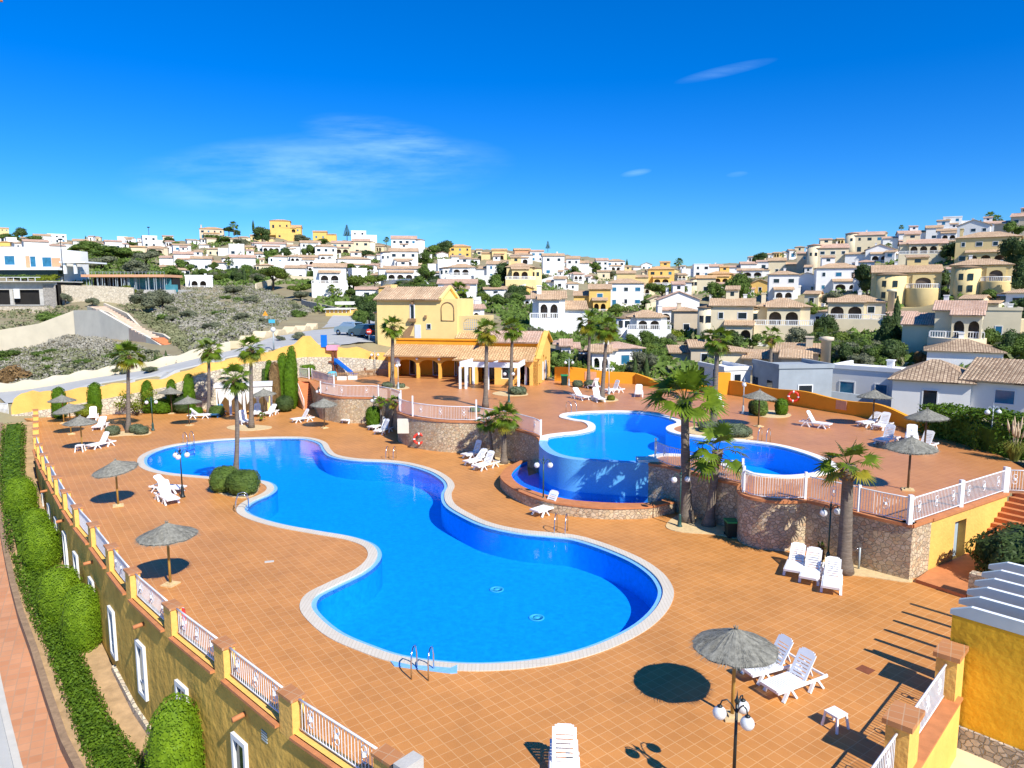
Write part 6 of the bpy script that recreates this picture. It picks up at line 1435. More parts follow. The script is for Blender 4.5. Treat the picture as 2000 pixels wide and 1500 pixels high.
# ------------------------------------------------------------------ hillside houses
HOUSES = []                                      # picture boxes, for placing greenery round them
def villa(x0, x1, top, base, wall, roof, label, st='', cat='house', name='villa', seed=None, group='houses on the hillside', yaw=0.0, y0=60, Y=None):
    """a house whose front spans x0-x1 and top-base in the picture and stands where that line meets the hill.
    st: h hip, g gable to the side, f front gable, t flat; L/R round tower; p porch with arches (l/r/c side); k high plinth with balustrade; 2 two storeys; c chimney; d annexe left, e annexe right"""
    pxc = (x0+x1)/2; p = D(pxc, base, Y) if Y else hit(pxc, base, y0); s = depth(p)/F; W = (x1-x0)*s; H = (base-top)*s; R = random.Random(int(x0*31+base*7) if seed is None else seed)
    HOUSES.append((x0, x1, top, base, label)); far = p.y > 290
    rz = -atan2(p.x, p.y)+yaw+R.uniform(-.12,.12); t = thing(name, label, cat, p, rz, group); Mw, Mr = M[wall], M['roof_'+roof] if roof else None; rib = .05 if p.y < 175 else 0
    Dp = max(5.5, min(10, W*.75)); zp = 0
    pl = 'k' in st; yf = 0.0
    if pl: zp = H*.42; yf = 1.6
    hr = 0 if 't' in st else min(H*.2, W*.13, 1.9)
    if 'f' in st: hr = min(H*.28, W*.2)
    if 'b' in st: hr = H*.36; Dp = 9
    Hw = H-hr; tw = None; xl, xr = -W/2, W/2
    if 'L' in st: tw = -1
    if 'R' in st: tw = 1
    rad = W*.17
    if tw: xl, xr = (xl+rad*1.3, xr) if tw < 0 else (xl, xr-rad*1.3)
    ax = None
    if 'd' in st: ax = (xl, xl+(xr-xl)*.42); xl = ax[1]-.01
    if 'e' in st: ax = (xr-(xr-xl)*.42, xr); xr = ax[0]+.01
    b = MB().box(xl, xr, yf, yf+Dp, -4, Hw)
    if ax: b.box(ax[0], ax[1], yf+1.2, yf+Dp-.5, -4, Hw*.70)
    if 'f' in st: b.add([(xl,yf,Hw),(xr,yf,Hw),((xl+xr)/2,yf,Hw+hr),(xl,yf+Dp,Hw),(xr,yf+Dp,Hw),((xl+xr)/2,yf+Dp,Hw+hr)], [(0,1,2),(4,3,5)])
    b.build('wall', Mw, t)
    if 't' in st:
        b = MB().box(xl-.1,xr+.1,yf-.1,yf+.15,Hw-.05,Hw+.35).box(xl-.1,xl+.15,yf+.15,yf+Dp,Hw-.05,Hw+.35).box(xr-.15,xr+.1,yf+.15,yf+Dp,Hw-.05,Hw+.35); b.build('roof_parapet', Mw, t)
    else:
        o = .35; b = MB(); xc = (xl+xr)/2
        if 'h' in st:
            e = min(Dp/2, (xr-xl)/2)*.9; A_, B_, C_, D_ = (xl-o,yf-o,Hw),(xr+o,yf-o,Hw),(xr+o,yf+Dp+o,Hw),(xl-o,yf+Dp+o,Hw); r0, r1 = (xl+e,yf+Dp/2,Hw+hr),(xr-e,yf+Dp/2,Hw+hr)
            b.roof(A_,B_,r1,r0,0).roof(C_,D_,r0,r1,0).roof(B_,C_,r1,r1,0).roof(D_,A_,r0,r0,0)
        elif 'f' in st:
            b.roof((xl-o,yf+Dp+o,Hw-.1),(xl-o,yf-o,Hw-.1),(xc,yf-o,Hw+hr),(xc,yf+Dp+o,Hw+hr),rib).roof((xr+o,yf-o,Hw-.1),(xr+o,yf+Dp+o,Hw-.1),(xc,yf+Dp+o,Hw+hr),(xc,yf-o,Hw+hr),rib)
        else:
            ym = yf+Dp*.5; b.roof((xl-o,yf-o,Hw-.05),(xr+o,yf-o,Hw-.05),(xr+o,ym,Hw+hr),(xl-o,ym,Hw+hr),rib).roof((xr+o,yf+Dp+o,Hw-.05),(xl-o,yf+Dp+o,Hw-.05),(xl-o,ym,Hw+hr),(xr+o,ym,Hw+hr),rib)
            for q in (xl, xr): MB().add([(q,yf,Hw),(q,yf+Dp,Hw),(q,ym,Hw+hr)], [(0,1,2) if q > 0 else (0,2,1)]).build('gable', Mw, t)
        b.build('roof', Mr, t)
        if ax:
            q = Hw*.70; MB().roof((ax[0]-.3,yf+.8,q),(ax[1]+.1,yf+.8,q),(ax[1]+.1,yf+Dp-.4,q+min(1.4,Hw*.22)),(ax[0]-.3,yf+Dp-.4,q+min(1.4,Hw*.22)),rib).build('annexe_roof', Mr, t)
    if tw:
        cx = (xl-rad*.45 if tw < 0 else xr+rad*.45); th_ = Hw*(1.12 if 'T' in st else .94)
        to = MB().lathe([(rad*1.04,-4),(rad,th_)], 22, (cx,yf+rad*.85,0)).build('tower', Mw, t)
        MB().lathe([(rad*1.12,th_),(rad*1.12,th_+.12),(.02,th_+rad*.32)], 22, (cx,yf+rad*.85,0), 0, False).build('tower_roof', M['roof_'+roof] if roof else Mw, to)
        if p.y < 330:
            for a in ((-2.1,-1.3) if not far else (-1.6,)):
                c_, s_ = cos(a), sin(a); q = Vector((cx+c_*rad*1.0, yf+rad*.85+s_*rad*1.0, max(zp,th_*.35)+(th_-max(zp,th_*.35))*.5)); uv = Vector((-s_,c_,0)); MB().beam(q-Vector((0,0,.55)), q+Vector((0,0,.55)), .75, .12, 0, (c_,s_,0)).build('window', M['glass'], to)
    if 'W' in st:                                # round bastions in front
        r1, r2 = W*.24, W*.26; c1, c2 = (-W*.22, yf+r1*.35, 0), (W*.24, yf+r2*.2, 0); h1, h2 = Hw*.93, Hw*.52
        b1 = MB().lathe([(r1,-4),(r1,h1)], 28, c1).build('bastion', Mw, t); MB().lathe([(r1*1.07,h1),(r1*1.07,h1+.12),(.02,h1+r1*.3)], 28, c1, 0, False).build('bastion_roof', Mr, b1)
        for a in (-2.05,-1.35):
            for zz in (h1*.72, h1*.36):
                q = Vector((c1[0]+cos(a)*r1, c1[1]+sin(a)*r1, zz)); MB().beam(q-Vector((0,0,.6)), q+Vector((0,0,.6)), .8, .12, 0, (cos(a),sin(a),0)).build('window', M['glass'], b1)
        b2 = MB().lathe([(r2,-4),(r2,h2),(r2,h2+.15)], 28, c2).build('bastion', Mw, t); rb = MB()
        for k in range(26): a = pi+pi*k/25; rb.box(c2[0]+cos(a)*r2*.95-.05,c2[0]+cos(a)*r2*.95+.05,c2[1]+sin(a)*r2*.95-.05,c2[1]+sin(a)*r2*.95+.05,h2+.15,h2+.85)
        rb.tube([(c2[0]+cos(pi+pi*k/20)*r2*.95,c2[1]+sin(pi+pi*k/20)*r2*.95,h2+.9) for k in range(21)], .08, 5); rb.build('balustrade', M['white'], b2)
        MB().panel((c2[0]-r2*.6,yf-.32,h2+.15),(1,0,0),r2*1.2,2.5,[arch(r2*.6,r2*.85,.0,1.2,9,.8)],.3).build('arch_wall', Mw, t); MB().box(c2[0]-r2*.5,c2[0]+r2*.5,yf-.03,yf-.01,h2+.15,h2+2.4).build('porch_shade', M['porchin'], t)  # brown sheet behind the arch imitates its shaded depth
    x_lo, x_hi = xl+.35, xr-.35; zt_ = min(Hw-.45, zp+2.6)
    two = '2' in st or (Hw-zp > 5.2)
    occupied = None
    if 'p' in st:
        fr = .62; side = 'l' if 'l' in st else 'r' if 'r' in st else 'c'
        pw = (xr-xl)*fr; a0 = xl if side == 'l' else xr-pw if side == 'r' else (xl+xr-pw)/2
        na = max(2, min(4, int(pw/2.3))); ph = min(2.75, Hw-zp-.1 if not two else 2.75); yd = yf-1.9 if not pl else yf-1.35; aw = pw/na
        po = MB().panel((a0,yd,zp-(0 if pl else 0)),(1,0,0),pw,ph,[arch(aw*(i+.5),aw*.74,.0,ph*.48,7,ph*.3) for i in range(na)],.3)
        po.box(a0,a0+.25,yd+.3,yf,zp,zp+ph).box(a0+pw-.25,a0+pw,yd+.3,yf,zp,zp+ph)
        if not pl: po.box(a0-.3,a0+pw+.3,yd-.5,yf,-4,zp+.02)
        pr_ = po.build('porch', Mw, t); MB().box(a0+.3,a0+pw-.3,yf-.06,yf-.02,zp,zp+ph*.8).build('porch_shade', M['porchin'], pr_)  # brown sheet on the wall imitates shade within the porch, no glass
        if roof: MB().roof((a0-.3,yd-.35,zp+ph),(a0+pw+.3,yd-.35,zp+ph),(a0+pw+.3,yf+.1,zp+ph+.7),(a0-.3,yf+.1,zp+ph+.7),rib).build('porch_roof', Mr, pr_)
        else: MB().box(a0-.1,a0+pw+.1,yd-.1,yf,zp+ph,zp+ph+.2).build('porch_roof', Mw, pr_)
        if not pl and p.y < 330: balus(MB(), a0-.25, a0+pw+.25, yd-.45, 0.02, .8, .3).build('balustrade', M['white'], pr_)
        occupied = (a0, a0+pw)
    if pl:
        yb_ = yf-1.6-.4; b = MB(); n = 14
        if 'o' in st: b.prism([(xl-.6,yf+3)]+[(xl-.6+(xr-xl+1.2)*i/n, yb_+1.2-1.9*sin(pi*i/n)) for i in range(n+1)]+[(xr+.6,yf+3)], -4, zp, 0)
        else: b.box(xl-.4,xr+.4,yb_,yf,-4,zp)
        te = b.build('terrace', Mw, t)
        if p.y < 330: balus(MB(), xl-.35, xr+.35, yb_+.08 if 'o' not in st else yb_+.9, zp, .85, .28).build('balustrade', M['white'], te)
    # windows
    rows = [zp+.9] if not two else [zp+.9, max(zp+3.4, Hw-2.1)]
    if zp > 3.2 and R.random() < .6: rows.append(.8)
    for zi, z in enumerate(rows):
        n = max(1, int((xr-xl)/3.0))
        for i in range(0 if 'W' in st else n):
            x = xl+(xr-xl)*(i+.5)/n
            if occupied and occupied[0]-.3 < x < occupied[1]+.3 and z < zp+2.6: continue
            if z+1.25 > Hw-.2: continue
            yy = yf if z >= zp or not pl else yf-2.0
            if z < zp and 'o' in st: continue
            w = R.choice((.45,.6,.75)); h = R.choice((1.1,1.25,1.9)) if zi == 0 else 1.15
            zz = z if h < 1.5 else zp+.1
            winpart(t, x-w, x+w, zz, zz+h, yy, fr=.1, frame=p.y < 260, glass='glass' if R.random() < .75 else 'blueglass')
    if p.y < 320 and W > 6:
        if R.random() < .5 and not far and 'b' not in st and 't' not in st:
            q = R.uniform(.28,.4)*(xr-xl); x = R.uniform(xl+.2, xr-q-.2); y0_ = yf+Dp*.45; ub = MB().box(x,x+q,y0_,y0_+Dp*.5,Hw-.3,Hw+hr+1.5).build('upper_block', Mw, t); MB().roof((x-.25,y0_-.25,Hw+hr+1.45),(x+q+.25,y0_-.25,Hw+hr+1.45),(x+q+.25,y0_+Dp*.5,Hw+hr+2.1),(x-.25,y0_+Dp*.5,Hw+hr+2.1),rib).build('upper_roof', Mr, ub)
            winpart(t, x+q*.35, x+q*.65, Hw+hr+.5, Hw+hr+1.2, y0_, fr=.08, frame=False)
        if R.random() < .6: yw = yf-2.6-R.uniform(0,1.5) if not pl else yf-3.2; MB().box(-W*.62,W*.62,yw,yw+.3,-5,R.uniform(-.6,.5)).build('garden_wall', M['white'] if R.random() < .6 else Mw, t)
        if 'c' not in st: x = R.uniform(xl+.6,xr-.6); MB().box(x-.28,x+.28,yf+Dp*.6,yf+Dp*.6+.55,Hw-.3,H+.7).box(x-.36,x+.36,yf+Dp*.6-.08,yf+Dp*.6+.63,H+.7,H+.82).build('chimney', M['white'], t)
    if 'c' in st:
        x = R.choice((xl+1, xr-1)); MB().box(x-.35,x+.35,yf+1.5,yf+2.2,Hw-.5,H+.8).box(x-.45,x+.45,yf+1.4,yf+2.3,H+.8,H+.95).build('chimney', Mw, t)
    if 'C' in st: MB().lathe([(.55,-2),(.5,H+.6),(.75,H+.65),(.75,H+1.0),(.1,H+1.1)], 14, (xr+.7,yf-.2,0)).build('chimney', Mw, t)
    if p.y < 260:
        for sd in (xl, xr):
            for k in range(2): winpart(t, yf+1.2+k*3, yf+2.3+k*3, zp+1, zp+2.2, sd, frame=False, side=(1 if sd > 0 else -1))
    return t
def balus(b, x0, x1, y, z, h, pitch):
    b.box(x0,x1,y-.07,y+.07,z+h-.12,z+h); b.box(x0,x1,y-.06,y+.06,z,z+.1); n = max(2, int((x1-x0)/pitch))
    for i in range(n+1): x = x0+(x1-x0)*i/n; w = .09 if i%6 == 0 else .045; b.box(x-w,x+w,y-w,y+w,z+.1,z+h-.12)
    return b
V = villa
# near houses behind the right wall
V(1131,1200,676,728,'white','tan','white villa with arched porch behind the ochre wall, right behind the slim palms','hpcL')
V(1186,1255,672,728,'white','pink','plain white hip roofed house wing right of the arched villa behind the ochre wall','h',yaw=.3)
V(1085,1134,667,705,'white','pink','white villa with one arch beside the clubhouse gable','hpre')
V(1312,1400,668,722,'beige','tan','beige villa with chimney behind the biggest palm crown','gdc')
V(1395,1454,680,726,'cream','tan','cream house end with orange gate right of the tall upper palm','h')
V(1452,1590,674,745,'beige','tan','beige villa with tall chimney, above the grey block house','gdpcC')
V(1411,1467,722,768,'white',None,'plain white garden building with sloping parapet next to the bright ochre pillar','t',yaw=.5)
g_ = V(1516,1626,718,792,'grey',None,'grey block house with flat roof behind the ochre wall','t',yaw=.45)
V(1622,1748,722,790,'white',None,'pale flat roofed annexe with blank wall right of the grey block house','t',yaw=-.35)
V(1748,1880,712,806,'white','old','white bungalow with mottled hip roof and barred windows behind the hedge','hb',yaw=-.15,Y=60)
V(1888,2030,712,812,'white','old','white bungalow wing with mottled roof at the right edge behind the cypress','gb',yaw=-.25,Y=57)
V(1818,1944,668,724,'white','old','small white pavilion with a mottled hip roof below the big cream villa','hb')
V(1918,2040,606,668,'cream',None,'cream flat roofed house with solar panels at the right edge','te2')
# right hillside, lower row
V(1762,1898,590,710,'cream','pink','big cream villa on a tall rounded plinth with balustrade, above the bungalows','gdkopr')
V(1620,1722,578,656,'cream','tan','cream villa with twin arches and a tall round chimney','hkplC')
V(1450,1576,584,672,'cream','tan','cream villa with arched porch on a broad plinth, left of the olive trees','hkpcL')
V(1364,1466,585,668,'cream','tan','cream villa with fat round tower behind the tall upper palm','gLpr')
V(1286,1364,570,632,'white','pink','white villa with front gable in the middle of the slope','fp l')
V(1316,1364,602,655,'beige','tan','beige tower house with a square chimney in the middle of the slope','hc2')
V(1208,1304,608,670,'white','tan','white villa with round tower and arched terrace below the pine','hkpcL')
V(1040,1150,570,660,'white','tan','large white villa on a very tall blank plinth with arches','gkpc e')
V(1120,1192,556,610,'gold','tan','golden villa with stepped tan roofs on the ridge road','gdp')
V(1188,1256,545,600,'white','tan','white villa with small arches at the end of the golden terrace','h2')
V(1205,1266,528,560,'creamy','tan','row house with yellow walls below the skyline in the valley','ge')
V(1266,1316,520,556,'gold','orange','yellow villa with two roofs near the bottom of the valley','hp')
# right hillside, middle
V(1862,1962,506,586,'creamy','tan','yellow villa with two round bastions and arched windows','hW')
V(1708,1826,518,598,'creamy','tan','yellow cream villa with curved terrace wall and arched windows','gW')
V(1596,1676,514,572,'white','tan','white villa with arched porch on the right, above the olive tree','hprc2')
V(1502,1556,530,588,'white','tan','white villa with balcony over two arches','hp2')
V(1552,1598,533,574,'white','tan','white gabled house next to the balcony villa','f')
V(1872,1978,452,516,'creamy','tan','broad yellow beige villa with two arches below the palms on the hilltop','hpc2')
V(1762,1842,466,518,'cream','pink','cream villa with a long arched balcony under the round bush','gkpc')
V(1654,1740,478,514,'white','tan','white gabled villa with outside stairs on the upper slope','fp d')
V(1655,1722,452,492,'cream','pink','cream villa with a round tower on the skyline','gLT')
V(1580,1652,476,532,'cream','pink','cream villa with a tall round tower left of the bright bush','g2LT')
V(1556,1584,492,534,'beige','pink','narrow beige house between the towers on the slope','g')
V(1502,1556,503,536,'cream','tan','cream house with arched windows and tan roof under the skyline pine','ge')
V(1478,1504,508,528,'white','pink','small white house beside the skyline pine','g'); V(1425,1476,511,536,'white','pink','white house with pink roofs on the low skyline','gd')
V(1440,1500,524,544,'white','tan','long white house front below the skyline pine','gp'); V(1386,1428,516,540,'white','pink','white pair of houses left of the pink roofed one in the valley','ge')
V(1332,1386,517,542,'white',None,'flat white row house in the valley beside the lone palm','td'); V(1385,1430,530,556,'gold','orange','ochre house above the big tree in the valley','hp')
V(1350,1396,538,572,'cream','orange','cream house with a round tower in the valley','gL'); V(1466,1502,546,576,'gold','tan','bright yellow house half hidden by the big tree','f')
V(1320,1350,548,575,'white','tan','small white house on the path below the valley pine','h'); V(1500,1560,560,582,'white','tan','low white terrace house under the balcony villa','tp')
V(1728,1792,450,484,'white','pink','white houses with pink roofs right of the skyline tower','gd'); V(1788,1836,440,470,'white','tan','white house with two tan roofs on the upper right skyline','gd')
V(1832,1872,446,472,'white','tan','white house with fenced terrace near the hilltop','gp'); V(1872,1926,430,474,'white','tan','white gabled house with two small windows near the hilltop','f2')
V(1845,1900,424,448,'white',None,'dark glazed flat roofed house on the right hilltop','te'); V(1945,2010,416,462,'beige','pink','beige house with stepped roofs at the top right edge','gdc2'); V(1905,1950,432,458,'white','pink','white house behind the two palms on the hilltop','g')
# centre hillside
V(858,928,514,556,'white','tan','white villa with four arches behind the yellow house','hkpcL'); V(856,930,546,590,'white','pink','white villa with garage below the four arched one','gp2')
V(990,1058,513,570,'creamy','tan','yellow cream villa with arches over a garage plinth','hkpcR'); V(741,822,519,550,'white','tan','low white villa with arches behind the dark hedge','gpc')
V(765,828,460,496,'white','pink','white villa with a round tower on the central skyline','g2R'); V(745,816,484,522,'white','tan','white villa with rounded corner below the skyline tower','gLp')
V(877,920,477,503,'gold','orange','golden house on the central skyline','h2'); V(940,990,485,508,'creamy','orange','yellow house with tan roof on the central skyline','gdp')
V(1005,1036,485,508,'signpink','orange','small orange house on the central skyline','g'); V(1035,1062,488,512,'white','pink','small white house with pink roof left of the monkey puzzle tree','g')
V(1060,1102,495,538,'white','tan','tall pale house with blank wall below the monkey puzzle tree','g2'); V(1106,1150,500,534,'white','tan','white house with two balconies on the central ridge','ge2')
V(1148,1188,504,530,'white','pink','white house above the round tree on the ridge','gd'); V(1185,1220,506,530,'white','tan','white house beside the tall cypress on the ridge','hp')
V(925,986,509,546,'white','tan','pale terraced house left of the yellow cream villa','gd2'); V(836,882,508,532,'white','pink','white house with roof terrace above the four arched villa','td')
V(882,926,498,516,'white','tan','white house under the golden one','ge'); V(998,1040,494,516,'white','tan','white house with an arched window below the small orange house','hp')
V(894,946,596,632,'white','pink','small white building with tiled porch right behind the yellow house','gpc'); V(946,990,560,586,'white','tan','white garden house among the trees','g'); V(1066,1104,540,566,'white','tan','white house on the road above the tall plinth villa','gd')
# left hillside
V(508,586,438,466,'gold','orange','large golden mansion with stepped terraces on the hilltop','gdkp'); V(528,566,428,446,'gold','orange','upper golden storey of the hilltop mansion','h')
V(392,436,443,466,'beige','orange','beige house with hip roof and arches on the left end of the hilltop','hpc'); V(428,476,478,500,'white','pink','white house with a wide dark window on the left slope','td')
V(315,377,490,522,'white','pink','white villa with arches at the left foot of the hill','gpd'); V(376,440,500,530,'white','tan','long white house with garage doors','ge'); V(438,498,497,530,'white','pink','white house with a long tiled roof beside the small palms','gL')
V(505,556,472,494,'white','pink','white house under the golden mansion','gp'); V(560,626,469,496,'white','tan','white house with blue grey end wall under the mansion','gd2'); V(617,658,477,512,'white','tan','white villa with arches above the long white wall','hp2')
V(648,690,470,496,'cream','pink','pinkish villa right of the arched white villa','gp'); V(690,732,466,496,'cream','pink','pinkish villa with a round tower','gR'); V(687,736,452,474,'white',None,'white flat roofed house on the skyline beside the araucaria','te')
V(661,724,500,532,'white','tan','white villa with arches over the round trees','hpc'); V(614,676,514,584,'white','tan','tall white house with two arches above a blank white base','gkp2'); V(530,596,518,548,'white','tan','low white house beside the pine grove','gd')
V(612,656,450,468,'gold','orange','yellow orange house in the trees right of the mansion','ge'); V(365,414,540,564,'white',None,'pale pavilion with a dark roof above the dry scrub','tp')
# far left
for a in ((-5,16,444,462,'creamy','orange','yellow house at the left edge of the skyline','g'),(15,32,465,480,'white',None,'small white block in the trees at the far left','t'),(48,96,456,478,'white','tan','white row house on the far left skyline','gd'),(55,126,468,494,'white','pink','white house with a long sloping roof behind the modern house','ge'),
  (126,170,466,490,'white','tan','white house right of the dark mast','gd'),(186,236,468,488,'white','pink','white house with pink roofs on the wooded ridge','gd2'),(282,326,462,484,'white',None,'pale house with roof glazing under the thin mast','te2'),(284,326,480,498,'beige','tan','beige bungalow with dark eaves under the thin mast','hp'),(258,282,480,500,'cream','orange','small cream house at the edge of the green slope','g'),
  (340,372,476,492,'white','tan','white house at the foot of the rocky hilltop','g'),(96,128,458,474,'white',None,'low white house with roof terrace on the far left skyline','t')):
    V(*a)
NH = len(HOUSES); USED = {}
def nearhouse(px, py):
    best = None
    for x0, x1, t_, b_, l in HOUSES[:NH]:
        dx = max(x0-px, 0, px-x1); dy = max(t_-py, 0, py-b_); q = dx+1.6*dy+abs(px-(x0+x1)/2)*.05
        if best is None or q < best[0]: best = (q, x0, x1, t_, b_, l)
    q, x0, x1, t_, b_, l = best
    rel = 'left of' if px < x0+(x1-x0)*.2 else 'right of' if px > x1-(x1-x0)*.2 else 'below' if py > b_-4 else 'above'
    w = l.split()
    for cut in (' behind ',' below ',' above ',' on the ',' right of ',' left of ',' beside ',' in the ',' under ',' at the ',' near ',' over ',' among ',' between ',' and ',' next ',' with '):
        if len(w) > 8 and cut in l: w = l.split(cut)[0].split() if len(l.split(cut)[0].split()) >= 4 else w
    return rel, ' '.join(w[:8])
def skyline(px):
    k = [(0,470),(300,478),(400,470),(500,468),(600,475),(750,482),(900,492),(1050,500),(1230,524),(1400,522),(1500,500),(1600,480),(1700,462),(1850,436),(2000,424)]
    for (a, ya), (b, yb) in zip(k, k[1:]):
        if px <= b: return ya+(yb-ya)*(px-a)/(b-a)
    return 424
RF = random.Random(77); nf_ = 0; tr_ = 0
while nf_ < 120 and tr_ < 6000:
    tr_ += 1; px = RF.uniform(320, 1990) if RF.random() < .8 else RF.uniform(0, 330); sk = skyline(px); lo = 540 if px < 620 else 585 if px < 760 else 560 if px < 1000 else 600 if px < 1200 else 650
    if px < 330: sk, lo = 466, 486
    py = sk+(lo-sk)*RF.random()**1.25+3; w = (15+(py-sk)*.26)*RF.uniform(.85,1.3); h = w*RF.uniform(.5,.75)
    if any(px-w/2 < x1-(x1-x0)*.2 and px+w/2 > x0+(x1-x0)*.2 and py > t_+1 and py-h < b_-(b_-t_)*.2 for x0, x1, t_, b_, l in HOUSES): continue
    wl_, rf = RF.choices([('white','tan'),('white','pink'),('cream','tan'),('creamy','tan'),('gold','orange'),('white',None)], [5,4,3,1.2,.7,.8])[0]
    rel, hs_ = nearhouse(px, py); wn = {'white':'white','cream':'cream','creamy':'pale yellow','gold':'golden'}[wl_]; rn = {'tan':'tan roofed','pink':'pink roofed','orange':'orange roofed',None:'flat roofed'}[rf]
    for sz in ('small ','little ','distant ','plain '):
        lb = sz+wn+' '+rn+' house '+rel+' the '+hs_
        if lb not in USED: break
    USED[lb] = 1; lb = ' '.join(lb.split()[:16])
    st = RF.choice(['h','g','gp','hp','gd','ge','hL','gpR','f']) if rf else 't'
    V(px-w/2, px+w/2, py-h, py, wl_, rf, lb, st, yaw=RF.uniform(-.3,.3)); nf_ += 1
# long white garden walls on the slopes
def gwall(pts, h, label, m='white'):
    w = [hit(a, c) for a, c in pts]; o = tuple(w[0]); P_ = []; Z = []
    for i in range(len(w)-1):
        for j in range(10): q = w[i].lerp(w[i+1], j/10); P_.append(Vector((q.x,q.y))); Z.append(tz(q.x,q.y))
    P_.append(Vector((w[-1].x,w[-1].y))); Z.append(tz(w[-1].x,w[-1].y)); tag(MB().strip(P_, .4, [z-3 for z in Z], [z+h for z in Z], 0).build('garden_wall', M[m], None, o), label, 'wall')
gwall([(525,524),(590,522),(655,516)], 2.6, 'long white garden wall under the pinkish villas'); gwall([(925,604),(985,588),(1040,565),(1100,545)], 2.2, 'pale wall climbing along the road right of the yellow house'); gwall([(1075,560),(1130,540),(1200,528)], 2.2, 'white roadside wall below the ridge houses')
gwall([(500,568),(560,548),(612,552)], 2.0, 'cream wall beside the pine grove','cream'); gwall([(1262,608),(1300,598),(1340,585)], 1.8, 'cream wall along the path in the valley','cream'); gwall([(745,562),(830,562),(870,600)], 2, 'white wall below the low arched villa')
gwall([(590,595),(640,608),(660,612)], 1.2, 'stone wall beside the restaurant road','stone2'); gwall([(1622,790),(1700,800),(1760,806)], 1.3, 'grey fence wall between the bungalow and the ochre wall','grey'); gwall([(1640,700),(1760,712)], .8, 'pale terrace wall under the olive trees','stone2')
# things on the grey block house roof
p = D(1537,724,72); tag(MB().lathe([(.75,0),(.78,.05),(.78,1.5),(.7,1.6),(.2,1.65)], 16).build('water_tank', M['tank'], None, p-Vector((0,0,.35))), 'round pale water tank on the grey block house roof', 'tank')
p = D(1596,728,72); tag(MB().box(-.6,.6,-.3,.3,-.6,1.0).box(-.5,.5,-.32,-.3,-.4,.8).build('orange_sheet', M['orangep'], None, p), 'orange board standing on the roof of the grey block house', 'board')
p = D(1955,612,102); tag(MB().add([(-3,-1,-.3),(3,-1,-.3),(3,1.4,.7),(-3,1.4,.7),(-3,-1,-.4),(3,-1,-.4),(3,1.4,.6),(-3,1.4,.6)], [(0,1,2,3),(7,6,5,4),(0,4,5,1),(1,5,6,2),(2,6,7,3),(3,7,4,0)]).build('solar_panel', M['solar'], None, p), 'dark solar panels on the cream flat roofed house', 'solar panel')
R0 = random.Random(31)
